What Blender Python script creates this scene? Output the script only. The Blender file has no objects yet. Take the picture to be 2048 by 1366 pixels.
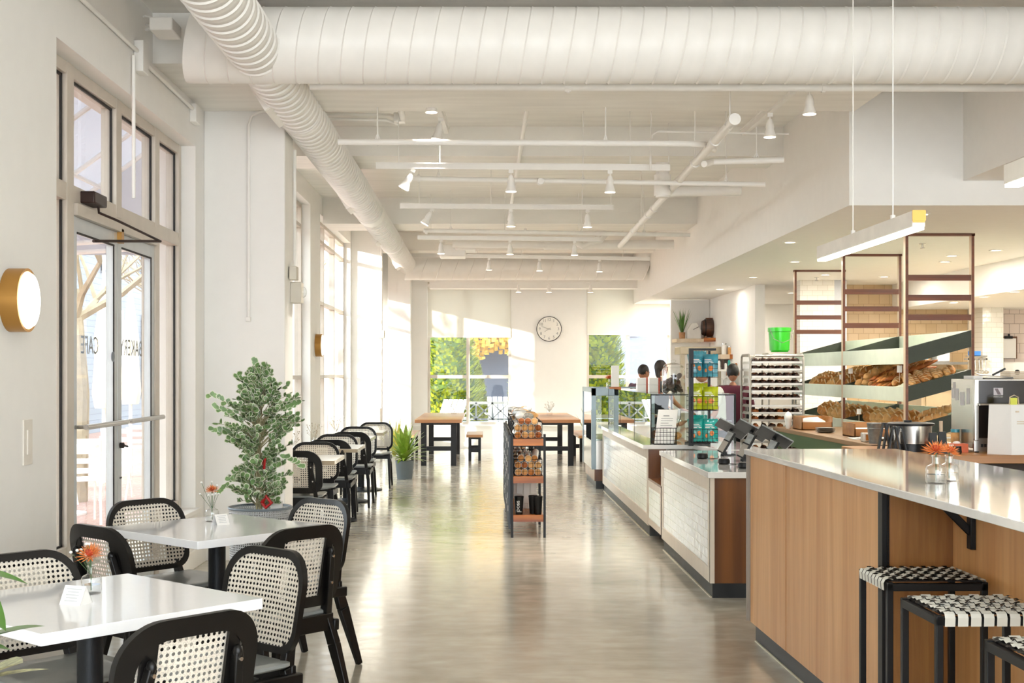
import bpy, math, random
from mathutils import Vector, Matrix, noise
random.seed(7)
SC = bpy.context.scene
COL = SC.collection
PI = math.pi
R = math.radians
# ------------------------------------------------------------------ camera
cd = bpy.data.cameras.new('camera'); cam = bpy.data.objects.new('camera', cd); COL.objects.link(cam)
cam.location = (0, 0, 1.5); cam.rotation_euler = (R(90), 0, 0)
cd.sensor_width = 36; cd.lens = 2600 / 2048 * 36
cd.shift_x = (1024 - 968) / 2048; cd.shift_y = (745 - 683) / 2048
cd.clip_start = .05; cd.clip_end = 300
SC.camera = cam
# ------------------------------------------------------------------ light
SC.view_settings.view_transform = 'Standard'; SC.view_settings.look = 'None'
SC.view_settings.gamma = 1; SC.view_settings.use_curve_mapping = False
SC.view_settings.exposure = 1.45
W = bpy.data.worlds.new('sky'); SC.world = W; W.use_nodes = True
wn = W.node_tree; wn.nodes.clear()
wo = wn.nodes.new('ShaderNodeOutputWorld'); wb = wn.nodes.new('ShaderNodeBackground')
tc = wn.nodes.new('ShaderNodeTexCoord'); sx = wn.nodes.new('ShaderNodeSeparateXYZ'); cr = wn.nodes.new('ShaderNodeValToRGB')
wn.links.new(tc.outputs['Generated'], sx.inputs[0]); wn.links.new(sx.outputs['Z'], cr.inputs[0])
cr.color_ramp.elements[0].position = 0; cr.color_ramp.elements[0].color = (.90, .95, 1.0, 1)
cr.color_ramp.elements[1].position = .6; cr.color_ramp.elements[1].color = (.80, .91, 1.0, 1)
wn.links.new(cr.outputs[0], wb.inputs[0]); wn.links.new(wb.outputs[0], wo.inputs[0])
wb.inputs[1].default_value = 2.8
sd = bpy.data.lights.new('sun', 'SUN'); sun = bpy.data.objects.new('sun', sd); COL.objects.link(sun)
sd.energy = 5; sd.angle = R(.6); sd.color = (1, .93, .80)
sun.rotation_euler = Vector((1.1, 1.0, -.255)).to_track_quat('-Z', 'Y').to_euler()
def portal(loc, rot, sx_, sy_):
    d = bpy.data.lights.new('window_portal', 'AREA'); d.shape = 'RECTANGLE'; d.size = sx_; d.size_y = sy_
    d.cycles.is_portal = True
    o = bpy.data.objects.new('window_portal', d); COL.objects.link(o); o.location = loc; o.rotation_euler = rot
for y0, y1, z0, z1 in ((6.85, 10.0, 0, 3.2), (12.2, 16.6, .5, 3.6), (17.8, 21.6, .5, 3.6), (22.5, 25.3, .5, 3.05)):
    portal((-2.6, (y0 + y1) / 2, (z0 + z1) / 2), (0, R(-90), 0), z1 - z0, y1 - y0)
portal((3.2, -3.3, 1.9), (R(90), 0, 0), 10.6, 3.7)
def lamp(loc, e, col, size=.12, rot=(0, 0, 0), parent=None, spot=None):
    if spot:
        d = bpy.data.lights.new('bulb', 'SPOT'); d.spot_size = R(spot); d.spot_blend = .6; d.shadow_soft_size = size
    else:
        d = bpy.data.lights.new('bulb', 'AREA'); d.shape = 'DISK'; d.size = size
    d.energy = e; d.color = col
    o = bpy.data.objects.new('bulb', d); COL.objects.link(o); o.location = loc; o.rotation_euler = rot
    if parent: o.parent = parent
    return o
SC.cycles.max_bounces = 7; SC.cycles.diffuse_bounces = 4; SC.cycles.glossy_bounces = 3
SC.cycles.transmission_bounces = 4; SC.cycles.transparent_max_bounces = 16
SC.cycles.sample_clamp_indirect = 6; SC.cycles.caustics_reflective = False; SC.cycles.caustics_refractive = False
SC.cycles.use_denoising = True
SC.cycles.use_adaptive_sampling = True; SC.cycles.adaptive_threshold = .08; SC.cycles.adaptive_min_samples = 16
try: SC.cycles.denoiser = 'OPENIMAGEDENOISE'
except Exception: pass
def P(px, py, Y): return Vector(((px - 968) * Y / 2600, Y, 1.5 - (py - 745) * Y / 2600))
# ------------------------------------------------------------------ mesh builder
class MB:
    def __init__(s): s.v = []; s.f = []; s.uv = None
    def add(s, vs, fs):
        b = len(s.v); s.v += [Vector(v) for v in vs]; s.f += [tuple(b + i for i in f) for f in fs]; return s
    def box(s, x0, x1, y0, y1, z0, z1):
        if x0 > x1: x0, x1 = x1, x0
        if y0 > y1: y0, y1 = y1, y0
        if z0 > z1: z0, z1 = z1, z0
        return s.add([(x0, y0, z0), (x1, y0, z0), (x1, y1, z0), (x0, y1, z0), (x0, y0, z1), (x1, y0, z1), (x1, y1, z1), (x0, y1, z1)],
                     [(0, 3, 2, 1), (4, 5, 6, 7), (0, 1, 5, 4), (1, 2, 6, 5), (2, 3, 7, 6), (3, 0, 4, 7)])
    def hexa(s, b, t):
        return s.add(list(b) + list(t), [(0, 3, 2, 1), (4, 5, 6, 7), (0, 1, 5, 4), (1, 2, 6, 5), (2, 3, 7, 6), (3, 0, 4, 7)])
    def bar(s, p0, p1, w0, h0, w1=None, h1=None, up=(0, 0, 1)):
        p0 = Vector(p0); p1 = Vector(p1); w1 = w0 if w1 is None else w1; h1 = h0 if h1 is None else h1
        d = (p1 - p0).normalized(); u = Vector(up)
        if abs(d.dot(u)) > .98: u = Vector((0, 1, 0))
        a = d.cross(u).normalized(); b = a.cross(d).normalized()
        q = lambda p, w, h: [p - a * w / 2 - b * h / 2, p + a * w / 2 - b * h / 2, p + a * w / 2 + b * h / 2, p - a * w / 2 + b * h / 2]
        return s.hexa(q(p0, w0, h0), q(p1, w1, h1))
    def tube(s, p0, p1, r0, r1=None, n=10):
        return s.poly([p0, p1], [r0, r0 if r1 is None else r1], n)
    def poly(s, pts, r, n=8, caps=True, close=False):
        pts = [Vector(p) for p in pts]; m = len(pts); rs = r if isinstance(r, (list, tuple)) else [r] * m
        vs = []; fs = []; prev = None
        for i, p in enumerate(pts):
            if close: d = pts[(i + 1) % m] - pts[i - 1]
            else: d = pts[min(i + 1, m - 1)] - pts[max(i - 1, 0)]
            d = d.normalized() if d.length > 1e-9 else Vector((0, 0, 1))
            if prev is None:
                u = Vector((0, 0, 1)) if abs(d.z) < .9 else Vector((1, 0, 0)); a = d.cross(u).normalized()
            else:
                a = prev - d * prev.dot(d)
                a = a.normalized() if a.length > 1e-6 else d.orthogonal().normalized()
            prev = a; b = d.cross(a)
            for k in range(n):
                t = 2 * PI * k / n; vs.append(p + (a * math.cos(t) + b * math.sin(t)) * rs[i])
        for i in range(m if close else m - 1):
            j = (i + 1) % m
            for k in range(n): fs.append((i * n + k, i * n + (k + 1) % n, j * n + (k + 1) % n, j * n + k))
        if caps and not close: fs += [tuple(range(n - 1, -1, -1)), tuple((m - 1) * n + k for k in range(n))]
        return s.add(vs, fs)
    def lathe(s, prof, c=(0, 0, 0), n=24, ax='z'):
        c = Vector(c); vs = []; fs = []
        for r, z in prof:
            for k in range(n):
                t = 2 * PI * k / n; x, y = r * math.cos(t), r * math.sin(t)
                vs.append(c + (Vector((x, y, z)) if ax == 'z' else Vector((z, x, y)) if ax == 'x' else Vector((y, z, x))))
        for i in range(len(prof) - 1):
            for k in range(n): fs.append((i * n + k, i * n + (k + 1) % n, (i + 1) * n + (k + 1) % n, (i + 1) * n + k))
        fs.append(tuple(range(n - 1, -1, -1))); fs.append(tuple((len(prof) - 1) * n + k for k in range(n)))
        return s.add(vs, fs)
    def ell(s, c, rad, n=14, m=9, M=None, fn=None):
        c = Vector(c); vs = []; fs = []
        for i in range(m + 1):
            ph = PI * i / m
            for k in range(n):
                t = 2 * PI * k / n
                v = Vector((math.sin(ph) * math.cos(t), math.sin(ph) * math.sin(t), math.cos(ph)))
                v = Vector((v.x * rad[0], v.y * rad[1], v.z * rad[2]))
                if fn: v = fn(v)
                if M: v = M @ v
                vs.append(c + v)
        for i in range(m):
            for k in range(n): fs.append((i * n + k, (i + 1) * n + k, (i + 1) * n + (k + 1) % n, i * n + (k + 1) % n))
        return s.add(vs, fs)
    def prism(s, pts, vec):
        pts = [Vector(p) for p in pts]; vec = Vector(vec); n = len(pts)
        return s.add(pts + [p + vec for p in pts], [tuple(range(n - 1, -1, -1)), tuple(range(n, 2 * n))] + [(i, (i + 1) % n, n + (i + 1) % n, n + i) for i in range(n)])
    def quad(s, a, b, c, d): return s.add([a, b, c, d], [(0, 1, 2, 3)])
    def xf(s, M, start=0):
        for i in range(start, len(s.v)): s.v[i] = M @ s.v[i]
        return s
ROOTM = {}
def _root_inv(p):
    while p is not None and p.parent is not None: p = p.parent
    return ROOTM.get(p.name if p else None, None)
def build(mb, name, mat, parent=None, smooth=True, bevel=0, sub=0, ang=35, loc=None):
    me = bpy.data.meshes.new(name); inv = _root_inv(parent) if parent is not None else None
    vs = mb.v
    if inv is not None: vs = [inv @ v for v in vs]
    elif loc is not None: lo = Vector(loc); vs = [v - lo for v in vs]
    me.from_pydata([tuple(v) for v in vs], [], mb.f); me.validate(); me.update()
    if smooth:
        me.polygons.foreach_set('use_smooth', [True] * len(me.polygons))
        me.set_sharp_from_angle(angle=R(ang))
    for m in (mat if isinstance(mat, (list, tuple)) else [mat]): me.materials.append(m)
    o = bpy.data.objects.new(name, me); COL.objects.link(o)
    if parent is not None: o.parent = parent
    elif loc is not None: o.location = loc
    if bevel:
        b = o.modifiers.new('bevel', 'BEVEL'); b.width = bevel; b.segments = 2; b.limit_method = 'ANGLE'; b.angle_limit = R(40)
    if sub:
        b = o.modifiers.new('sub', 'SUBSURF'); b.levels = sub; b.render_levels = sub
    return o
def T(name, label, cat, loc=(0, 0, 0), rz=0, group=None):
    o = bpy.data.objects.new(name, None); COL.objects.link(o); o.empty_display_size = .1
    o.location = loc; o.rotation_euler = (0, 0, rz)
    ROOTM[o.name] = (Matrix.Translation(Vector(loc)) @ Matrix.Rotation(rz, 4, 'Z')).inverted()
    return tag(o, label, cat, group)
def tag(o, label=None, cat=None, group=None, kind=None):
    if label: o['label'] = label
    if cat: o['category'] = cat
    if group: o['group'] = group
    if kind: o['kind'] = kind
    return o
def one(mb, name, mat, label, cat, group=None, loc=None, **k):
    if loc is None:
        xs = [v.x for v in mb.v]; ys = [v.y for v in mb.v]; loc = ((min(xs) + max(xs)) / 2, (min(ys) + max(ys)) / 2, min(v.z for v in mb.v))
    return tag(build(mb, name, mat, loc=loc, **k), label, cat, group)
def struct(mb, name, mat, **k): return tag(build(mb, name, mat, **k), kind='structure')
def copy_tree(o, parent=None):
    c = o.copy(); COL.objects.link(c)
    if parent is not None: c.parent = parent
    for ch in list(o.children): copy_tree(ch, c)
    return c
def place(proto, loc, rz=0, label=None, group=None, rot=None, scale=None):
    """first call uses the thing itself, later calls copy it"""
    if proto.get('_used'): o = copy_tree(proto)
    else: o = proto; proto['_used'] = 1
    o.location = loc; o.rotation_euler = rot if rot else (0, 0, rz)
    if scale: o.scale = scale
    if label: o['label'] = label
    if group: o['group'] = group
    return o
ORD = ['first', 'second', 'third', 'fourth', 'fifth', 'sixth', 'seventh', 'eighth', 'ninth', 'tenth', 'eleventh', 'twelfth', 'thirteenth', 'fourteenth', 'fifteenth', 'sixteenth', 'seventeenth', 'eighteenth', 'nineteenth', 'twentieth']
def text(s, size, mat, parent=None, loc=(0, 0, 0), rot=(R(90), 0, 0), name='lettering', ext=.0006, align='CENTER', mirror=False):
    c = bpy.data.curves.new(name, 'FONT'); c.body = s; c.size = size; c.extrude = ext; c.align_x = align; c.align_y = 'CENTER'; c.resolution_u = 2
    t = bpy.data.objects.new(name, c); COL.objects.link(t)
    bpy.context.view_layer.update()
    me = bpy.data.meshes.new_from_object(t.evaluated_get(bpy.context.evaluated_depsgraph_get()))
    bpy.data.objects.remove(t)
    M = Matrix.Translation(Vector(loc)) @ (Matrix.Rotation(rot[2], 4, 'Z') @ Matrix.Rotation(rot[1], 4, 'Y') @ Matrix.Rotation(rot[0], 4, 'X'))
    if mirror: M = M @ Matrix.Scale(-1, 4, (1, 0, 0))
    inv = _root_inv(parent) if parent is not None else None
    if inv is not None: M = inv @ M
    me.transform(M); me.materials.clear(); me.materials.append(mat)
    o = bpy.data.objects.new(name, me); COL.objects.link(o)
    if parent is not None: o.parent = parent
    return o
# ------------------------------------------------------------------ materials
def nm(name):
    m = bpy.data.materials.new(name); m.use_nodes = True; nt = m.node_tree; b = nt.nodes['Principled BSDF']; return m, nt, b
def S(h, a=1):
    h = h.lstrip('#'); c = [int(h[i:i + 2], 16) / 255 for i in (0, 2, 4)]
    return tuple((x / 12.92 if x <= .04045 else ((x + .055) / 1.055) ** 2.4) for x in c) + (a,)
def mat(name, col, rough=.5, metal=0, var=.06, scale=8, bump=0, bscale=40, coat=0, stretch=(1, 1, 1), spec=.5, sheen=0, sss=0):
    m, nt, b = nm(name); c = S(col) if isinstance(col, str) else col
    co = nt.nodes.new('ShaderNodeTexCoord'); mp = nt.nodes.new('ShaderNodeMapping'); mp.inputs['Scale'].default_value = stretch
    nt.links.new(co.outputs['Object'], mp.inputs[0])
    no = nt.nodes.new('ShaderNodeTexNoise'); no.inputs['Scale'].default_value = scale; no.inputs['Detail'].default_value = 5
    nt.links.new(mp.outputs[0], no.inputs['Vector'])
    rp = nt.nodes.new('ShaderNodeValToRGB')
    rp.color_ramp.elements[0].position = .3; rp.color_ramp.elements[1].position = .7
    rp.color_ramp.elements[0].color = tuple(x * (1 - var) for x in c[:3]) + (1,); rp.color_ramp.elements[1].color = tuple(min(1, x * (1 + var)) for x in c[:3]) + (1,)
    nt.links.new(no.outputs['Fac'], rp.inputs[0]); nt.links.new(rp.outputs[0], b.inputs['Base Color'])
    b.inputs['Roughness'].default_value = rough; b.inputs['Metallic'].default_value = metal; b.inputs['Coat Weight'].default_value = coat
    b.inputs['Coat Roughness'].default_value = .06; b.inputs['Specular IOR Level'].default_value = spec
    if sheen: b.inputs['Sheen Weight'].default_value = sheen
    if sss: b.inputs['Subsurface Weight'].default_value = sss; b.inputs['Subsurface Radius'].default_value = (.02, .008, .004)
    if bump:
        n2 = nt.nodes.new('ShaderNodeTexNoise'); n2.inputs['Scale'].default_value = bscale; n2.inputs['Detail'].default_value = 4
        nt.links.new(mp.outputs[0], n2.inputs['Vector'])
        bp = nt.nodes.new('ShaderNodeBump'); bp.inputs['Strength'].default_value = bump; bp.inputs['Distance'].default_value = .01
        nt.links.new(n2.outputs['Fac'], bp.inputs['Height']); nt.links.new(bp.outputs[0], b.inputs['Normal'])
    return m
def wood(name, a, b_, axis='z', scale=14, rough=.45, knots=.25, coat=.15):
    m, nt, b = nm(name); co = nt.nodes.new('ShaderNodeTexCoord'); mp = nt.nodes.new('ShaderNodeMapping')
    st = {'x': (.06, 1, 1), 'y': (1, .06, 1), 'z': (1, 1, .06)}[axis]; mp.inputs['Scale'].default_value = st
    nt.links.new(co.outputs['Object'], mp.inputs[0])
    n1 = nt.nodes.new('ShaderNodeTexNoise'); n1.inputs['Scale'].default_value = scale; n1.inputs['Detail'].default_value = 8; n1.inputs['Distortion'].default_value = .6
    n2 = nt.nodes.new('ShaderNodeTexNoise'); n2.inputs['Scale'].default_value = scale * 7; n2.inputs['Detail'].default_value = 4
    nt.links.new(mp.outputs[0], n1.inputs['Vector']); nt.links.new(mp.outputs[0], n2.inputs['Vector'])
    rp = nt.nodes.new('ShaderNodeValToRGB'); rp.color_ramp.elements[0].position = .32; rp.color_ramp.elements[1].position = .68
    rp.color_ramp.elements[0].color = S(a); rp.color_ramp.elements[1].color = S(b_)
    nt.links.new(n1.outputs['Fac'], rp.inputs[0])
    mx = nt.nodes.new('ShaderNodeMix'); mx.data_type = 'RGBA'; mx.blend_type = 'MULTIPLY'; mx.inputs['Factor'].default_value = knots
    nt.links.new(rp.outputs[0], mx.inputs['A']); nt.links.new(n2.outputs['Fac'], mx.inputs['B'])
    nt.links.new(mx.outputs['Result'], b.inputs['Base Color'])
    bp = nt.nodes.new('ShaderNodeBump'); bp.inputs['Strength'].default_value = .15; bp.inputs['Distance'].default_value = .003
    nt.links.new(n2.outputs['Fac'], bp.inputs['Height']); nt.links.new(bp.outputs[0], b.inputs['Normal'])
    b.inputs['Roughness'].default_value = rough; b.inputs['Coat Weight'].default_value = coat; b.inputs['Coat Roughness'].default_value = .2
    return m
def tile(name, c1, c2, mortar, tw, th, plane='x', ms=.004, rough=.2, bump=.5, offset=.5):
    m, nt, b = nm(name); co = nt.nodes.new('ShaderNodeTexCoord'); sp = nt.nodes.new('ShaderNodeSeparateXYZ'); cb = nt.nodes.new('ShaderNodeCombineXYZ')
    nt.links.new(co.outputs['Object'], sp.inputs[0])
    u, v = {'x': ('Y', 'Z'), 'y': ('X', 'Z'), 'z': ('X', 'Y')}[plane]
    nt.links.new(sp.outputs[u], cb.inputs[0]); nt.links.new(sp.outputs[v], cb.inputs[1])
    br = nt.nodes.new('ShaderNodeTexBrick'); br.inputs['Scale'].default_value = 1; br.inputs['Brick Width'].default_value = tw; br.inputs['Row Height'].default_value = th
    br.inputs['Mortar Size'].default_value = ms; br.inputs['Mortar Smooth'].default_value = .2; br.offset = offset
    br.inputs['Color1'].default_value = S(c1); br.inputs['Color2'].default_value = S(c2); br.inputs['Mortar'].default_value = S(mortar)
    nt.links.new(cb.outputs[0], br.inputs['Vector']); nt.links.new(br.outputs['Color'], b.inputs['Base Color'])
    no = nt.nodes.new('ShaderNodeTexNoise'); no.inputs['Scale'].default_value = 14; nt.links.new(cb.outputs[0], no.inputs['Vector'])
    ad = nt.nodes.new('ShaderNodeMath'); ad.operation = 'MULTIPLY_ADD'; ad.inputs[1].default_value = -1.0
    nt.links.new(br.outputs['Fac'], ad.inputs[0]); nt.links.new(no.outputs['Fac'], ad.inputs[2])
    bp = nt.nodes.new('ShaderNodeBump'); bp.inputs['Strength'].default_value = bump; bp.inputs['Distance'].default_value = .006
    nt.links.new(ad.outputs[0], bp.inputs['Height']); nt.links.new(bp.outputs[0], b.inputs['Normal'])
    b.inputs['Roughness'].default_value = rough
    return m
def glass(name, col=(1, 1, 1, 1), rough=0, tint=1.0, refl=.12):
    """thin pane: transparent with a mirror share by angle"""
    m = bpy.data.materials.new(name); m.use_nodes = True; nt = m.node_tree; nt.nodes.clear()
    o = nt.nodes.new('ShaderNodeOutputMaterial'); t = nt.nodes.new('ShaderNodeBsdfTransparent'); g = nt.nodes.new('ShaderNodeBsdfGlossy')
    t.inputs[0].default_value = col; g.inputs['Roughness'].default_value = rough; mx = nt.nodes.new('ShaderNodeMixShader')
    f = nt.nodes.new('ShaderNodeFresnel'); f.inputs[0].default_value = 1.45; mu = nt.nodes.new('ShaderNodeMath'); mu.operation = 'MULTIPLY'; mu.inputs[1].default_value = refl / .12
    ge = nt.nodes.new('ShaderNodeNewGeometry'); iv = nt.nodes.new('ShaderNodeMath'); iv.operation = 'SUBTRACT'; iv.inputs[0].default_value = 1; nt.links.new(ge.outputs['Backfacing'], iv.inputs[1])
    m2 = nt.nodes.new('ShaderNodeMath'); m2.operation = 'MULTIPLY'; m2.use_clamp = True; nt.links.new(f.outputs[0], mu.inputs[0]); nt.links.new(mu.outputs[0], m2.inputs[0]); nt.links.new(iv.outputs[0], m2.inputs[1]); nt.links.new(m2.outputs[0], mx.inputs[0]); nt.links.new(t.outputs[0], mx.inputs[1]); nt.links.new(g.outputs[0], mx.inputs[2]); nt.links.new(mx.outputs[0], o.inputs[0])
    return m
def emit(name, col, st):
    m = bpy.data.materials.new(name); m.use_nodes = True; nt = m.node_tree; nt.nodes.clear()
    o = nt.nodes.new('ShaderNodeOutputMaterial'); e = nt.nodes.new('ShaderNodeEmission'); e.inputs[0].default_value = S(col); e.inputs[1].default_value = st
    nt.links.new(e.outputs[0], o.inputs[0]); return m
def cane_mat(name, col='#e9e0d0', s=.0185, r=.0052):
    m, nt, b = nm(name); L = nt.links.new; co = nt.nodes.new('ShaderNodeTexCoord'); sp = nt.nodes.new('ShaderNodeSeparateXYZ'); L(co.outputs['Object'], sp.inputs[0])
    def M_(op, a, b1=None, c=None):
        n = nt.nodes.new('ShaderNodeMath'); n.operation = op
        for i, v in enumerate((a, b1, c)):
            if v is None: continue
            if isinstance(v, (int, float)): n.inputs[i].default_value = v
            else: L(v, n.inputs[i])
        return n.outputs[0]
    u = M_('SUBTRACT', M_('FRACT', M_('DIVIDE', M_('ADD', sp.outputs['X'], 10), s)), .5)
    v = M_('SUBTRACT', M_('FRACT', M_('DIVIDE', M_('ADD', sp.outputs['Z'], 10), s)), .5)
    d = M_('SQRT', M_('ADD', M_('MULTIPLY', u, u), M_('MULTIPLY', v, v)))
    hole = M_('LESS_THAN', d, r / s)
    wv = nt.nodes.new('ShaderNodeTexNoise'); wv.inputs['Scale'].default_value = 220; L(co.outputs['Object'], wv.inputs['Vector'])
    rp = nt.nodes.new('ShaderNodeValToRGB'); c = S(col); rp.color_ramp.elements[0].color = tuple(x * .72 for x in c[:3]) + (1,); rp.color_ramp.elements[1].color = c
    rp.color_ramp.elements[0].position = .35; rp.color_ramp.elements[1].position = .6
    L(wv.outputs['Fac'], rp.inputs[0]); L(rp.outputs[0], b.inputs['Base Color']); b.inputs['Roughness'].default_value = .55
    t = nt.nodes.new('ShaderNodeBsdfTransparent'); mx = nt.nodes.new('ShaderNodeMixShader'); o = nt.nodes['Material Output']
    L(hole, mx.inputs[0]); L(b.outputs[0], mx.inputs[1]); L(t.outputs[0], mx.inputs[2]); L(mx.outputs[0], o.inputs[0])
    return m
M = {}
M['wall'] = mat('white_wall_paint', '#f3f1ec', .6, var=.01, bump=.03, bscale=120)
M['wallw'] = mat('soffit_paint', '#f3f1ec', .6, var=.012, bump=.02)
M['ceil'] = mat('painted_concrete_ceiling', '#f2efe8', .65, var=.05, scale=3, bump=.15, bscale=30, stretch=(.5, 3, 1))
M['pipe'] = mat('white_pipe_paint', '#f2efe9', .4, var=.02)
M['frame'] = mat('taupe_aluminium', '#cfc5b8', .4, metal=.1, var=.04)
M['alu'] = mat('grey_aluminium', '#c9cccd', .35, metal=.15, var=.04)
M['gasket'] = mat('dark_gasket', '#191615', .6)
M['black'] = mat('black_stained_wood', '#0d0b0a', .36, var=.2, coat=.0, scale=20, spec=.35)
M['blackm'] = mat('black_metal', '#0b0b0c', .42, metal=0, var=.1, spec=.3)
M['column'] = mat('blue_black_steel', '#1a1d22', .4, metal=.3, var=.15, bump=.1, bscale=200)
M['cane'] = cane_mat('woven_cane')
M['quartz'] = mat('white_quartz', '#fbfcff', .12, var=.01, scale=30, coat=.4)
M['bartop'] = mat('white_marble_quartz', '#ebe9e6', .05, var=.03, scale=18, coat=.6)
M['seat'] = mat('seat_satin_grey', '#8b8f8d', .28, var=.05, coat=.3)
M['brass'] = mat('brushed_brass', '#b98a48', .35, metal=.8, var=.05)
M['globe'] = emit('lit_opal_glass', '#fff1dc', 2.2)
M['led'] = emit('lit_led_strip', '#fff3e2', 7)
M['bulbface'] = emit('lit_spot_face', '#ffe9c8', 6)
M['glass'] = glass('window_glass', (.97, .985, .98, 1), refl=.10)
M['caseglass'] = glass('display_glass', (.90, .95, .93, 1), refl=.2)
M['jar'] = glass('clear_jar_glass', (.975, .985, .985, 1), rough=.02, refl=.42)
M['oak'] = wood('oak_panel', '#cc9055', '#e4ad72', 'z', 9, .42)
M['oakd'] = wood('dark_oak_panel', '#875526', '#a3703a', 'z', 22, .45)
M['walnut'] = wood('walnut_end_panel', '#5a3013', '#8a5526', 'z', 6, .35, coat=.4)
M['board'] = wood('reclaimed_board', '#8a4210', '#dc8428', 'x', 10, .4)
M['tabletop'] = wood('timber_table_top', '#a4683a', '#d39b62', 'x', 8, .35)
M['butcher'] = wood('butcher_block', '#a46b30', '#c98c4a', 'x', 8, .35)
M['rackwood'] = wood('mahogany_stained_wood', '#5c2c12', '#7f4420', 'x', 20, .4)
M['pale'] = wood('pale_birch', '#d8c0a0', '#e8d4b8', 'z', 10, .5)
M['whitewood'] = mat('blush_painted_wood', '#ddd0c0', .45, var=.04, stretch=(4, 4, .3))
M['greenp'] = mat('sage_green_paint', '#d3ddca', .45, var=.04, bump=.05)
M['greenshade'] = mat('shaded_green_paint', '#2f372a', .5, var=.12, bump=.2, bscale=90)  # shade on the tray end boards is put into this green
M['greenc'] = mat('counter_green_stain', '#56714a', .5, var=.12, stretch=(1, .2, 1))
M['kick'] = mat('grey_toe_kick', '#4a4b4a', .5, var=.15, bump=.1)
M['kickd'] = mat('dark_toe_kick', '#15181a', .4, var=.2)
M['caulk'] = mat('cream_floor_trim', '#d8cfb8', .5)
M['subway'] = tile('white_glazed_tile', '#eceeee', '#f6f6f4', '#d9d6cf', .245, .062, 'x', .0035, .08, .5)
M['subwayy'] = tile('white_glazed_tile_front', '#eeeae0', '#f6f2e8', '#ddd6c6', .15, .075, 'y', .003, .12, .4)
M['tilep'] = tile('blush_square_tile', '#d8c8bd', '#e2d3c9', '#a5948a', .16, .15, 'y', .004, .3, .3)
M['tilewarm'] = tile('warm_lit_square_tile', '#c2a57c', '#cdb28b', '#a48962', .16, .15, 'y', .004, .35, .3)  # tan is warm kitchen light put into the tile colour
M['steel'] = mat('stainless_steel', '#bdb9b2', .25, metal=.9, var=.05, stretch=(1, 1, 20))
M['steelb'] = mat('satin_rack_aluminium', '#bab6ae', .35, metal=.7, var=.04)
M['bluegrey'] = mat('blue_grey_case_frame', '#8f9da3', .35, metal=.3)
M['paper'] = mat('white_paper', '#f2f0ec', .6, var=.01)
M['ink'] = mat('grey_print', '#909090', .7)
M['inkd'] = mat('black_print', '#191919', .6)
M['crust'] = mat('baked_crust', '#c4803c', .55, var=.35, scale=22, bump=.5, bscale=60)
M['crustl'] = mat('floured_crust', '#d8a465', .6, var=.30, scale=16, bump=.5, bscale=50)
M['crustd'] = mat('dark_crust', '#a5591f', .5, var=.35, scale=26, bump=.5, bscale=50)
M['choc'] = mat('chocolate_pastry', '#3c241a', .5, var=.35, scale=30, bump=.4)
M['score'] = mat('pale_score_mark', '#e2c396', .7, var=.1)
M['cellophane'] = mat('cellophane_wrap', '#e9e6df', .15, var=.05, coat=.8)
M['cellod'] = mat('smoky_cellophane', '#8f8a80', .2, var=.25, scale=60, coat=.8)
M['leaf'] = mat('variegated_leaf', '#6f8f55', .4, var=.4, scale=30)
M['leafw'] = mat('cream_leaf_edge', '#e4e6cf', .45, var=.05)
M['leafd'] = mat('dark_leaf', '#47643a', .4, var=.2, scale=20)
M['leafy'] = mat('lime_leaf', '#93ad45', .35, var=.25, scale=18, coat=.2)
M['leafyl'] = mat('yellow_leaf', '#d6cf62', .4, var=.2)
M['leafg'] = mat('mid_green_leaf', '#4e7f2a', .35, var=.25, coat=.3)
M['stem'] = mat('plant_stem', '#a39a76', .6, var=.15)
M['soil'] = mat('white_pebble_soil', '#a9aaa6', .9, var=.3, scale=120, bump=.8, bscale=100)
M['dsoil'] = mat('dark_soil', '#3a2c22', .95, var=.4, bump=.8)
M['rattan'] = mat('grey_rattan', '#b9bab8', .5, var=.1)
M['potgrey'] = mat('grey_resin_pot', '#6e7880', .4, var=.05)
M['potwhite'] = mat('white_pot', '#e8e5dd', .4)
M['red'] = mat('red_ribbon', '#b81f1f', .4, var=.1)
M['orange'] = mat('orange_petal', '#e58a4a', .55, var=.18, scale=60)
M['orangec'] = mat('rust_flower_centre', '#b23c1e', .6, var=.2, scale=90)
M['babysb'] = mat('white_blossom', '#f2f3ee', .6)
M['dried'] = mat('dried_twig', '#a79a84', .7, var=.2)
M['teal'] = mat('teal_foil_bag', '#1d9c94', .25, var=.3, scale=14, coat=.6)
M['blueb'] = mat('sky_blue_foil_bag', '#3f97ab', .25, var=.25, scale=14, coat=.6)
M['lime'] = mat('lime_foil_bag', '#b3bd16', .25, var=.25, scale=14, coat=.6)
M['maroon'] = mat('maroon_cotton', '#6b2a3c', .8, var=.08, bump=.2, bscale=20)
M['skin'] = mat('skin_tone', '#a9765a', .55, var=.05, sss=0)
M['hair'] = mat('dark_brown_hair', '#2c2017', .5, var=.3, scale=60, bump=.5, bscale=90, stretch=(4, 4, 1))
M['hairb'] = mat('black_hair', '#191512', .45, var=.3, scale=60, bump=.5, bscale=90)
M['tee'] = mat('pale_grey_shirt', '#cfd2cc', .8, var=.06, bump=.2, bscale=15)
M['darktee'] = mat('charcoal_shirt', '#1d2026', .8, var=.1)
M['plaid'] = mat('plaid_shirt', '#5c3f4b', .8, var=.6, scale=18, stretch=(1, 1, 3))
M['greenpl'] = mat('bright_green_plastic', '#2fbf1e', .3, var=.06, coat=.3)
M['cardb'] = mat('brown_cardboard', '#b27a48', .7, var=.05)
M['cardd'] = mat('orange_kraft_paper', '#c58a4c', .7)
M['galv'] = mat('galvanised_metal', '#9ba1a3', .35, metal=.7, var=.2, scale=30)
M['ceram'] = mat('grey_stoneware', '#8b857c', .4, var=.1)
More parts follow.
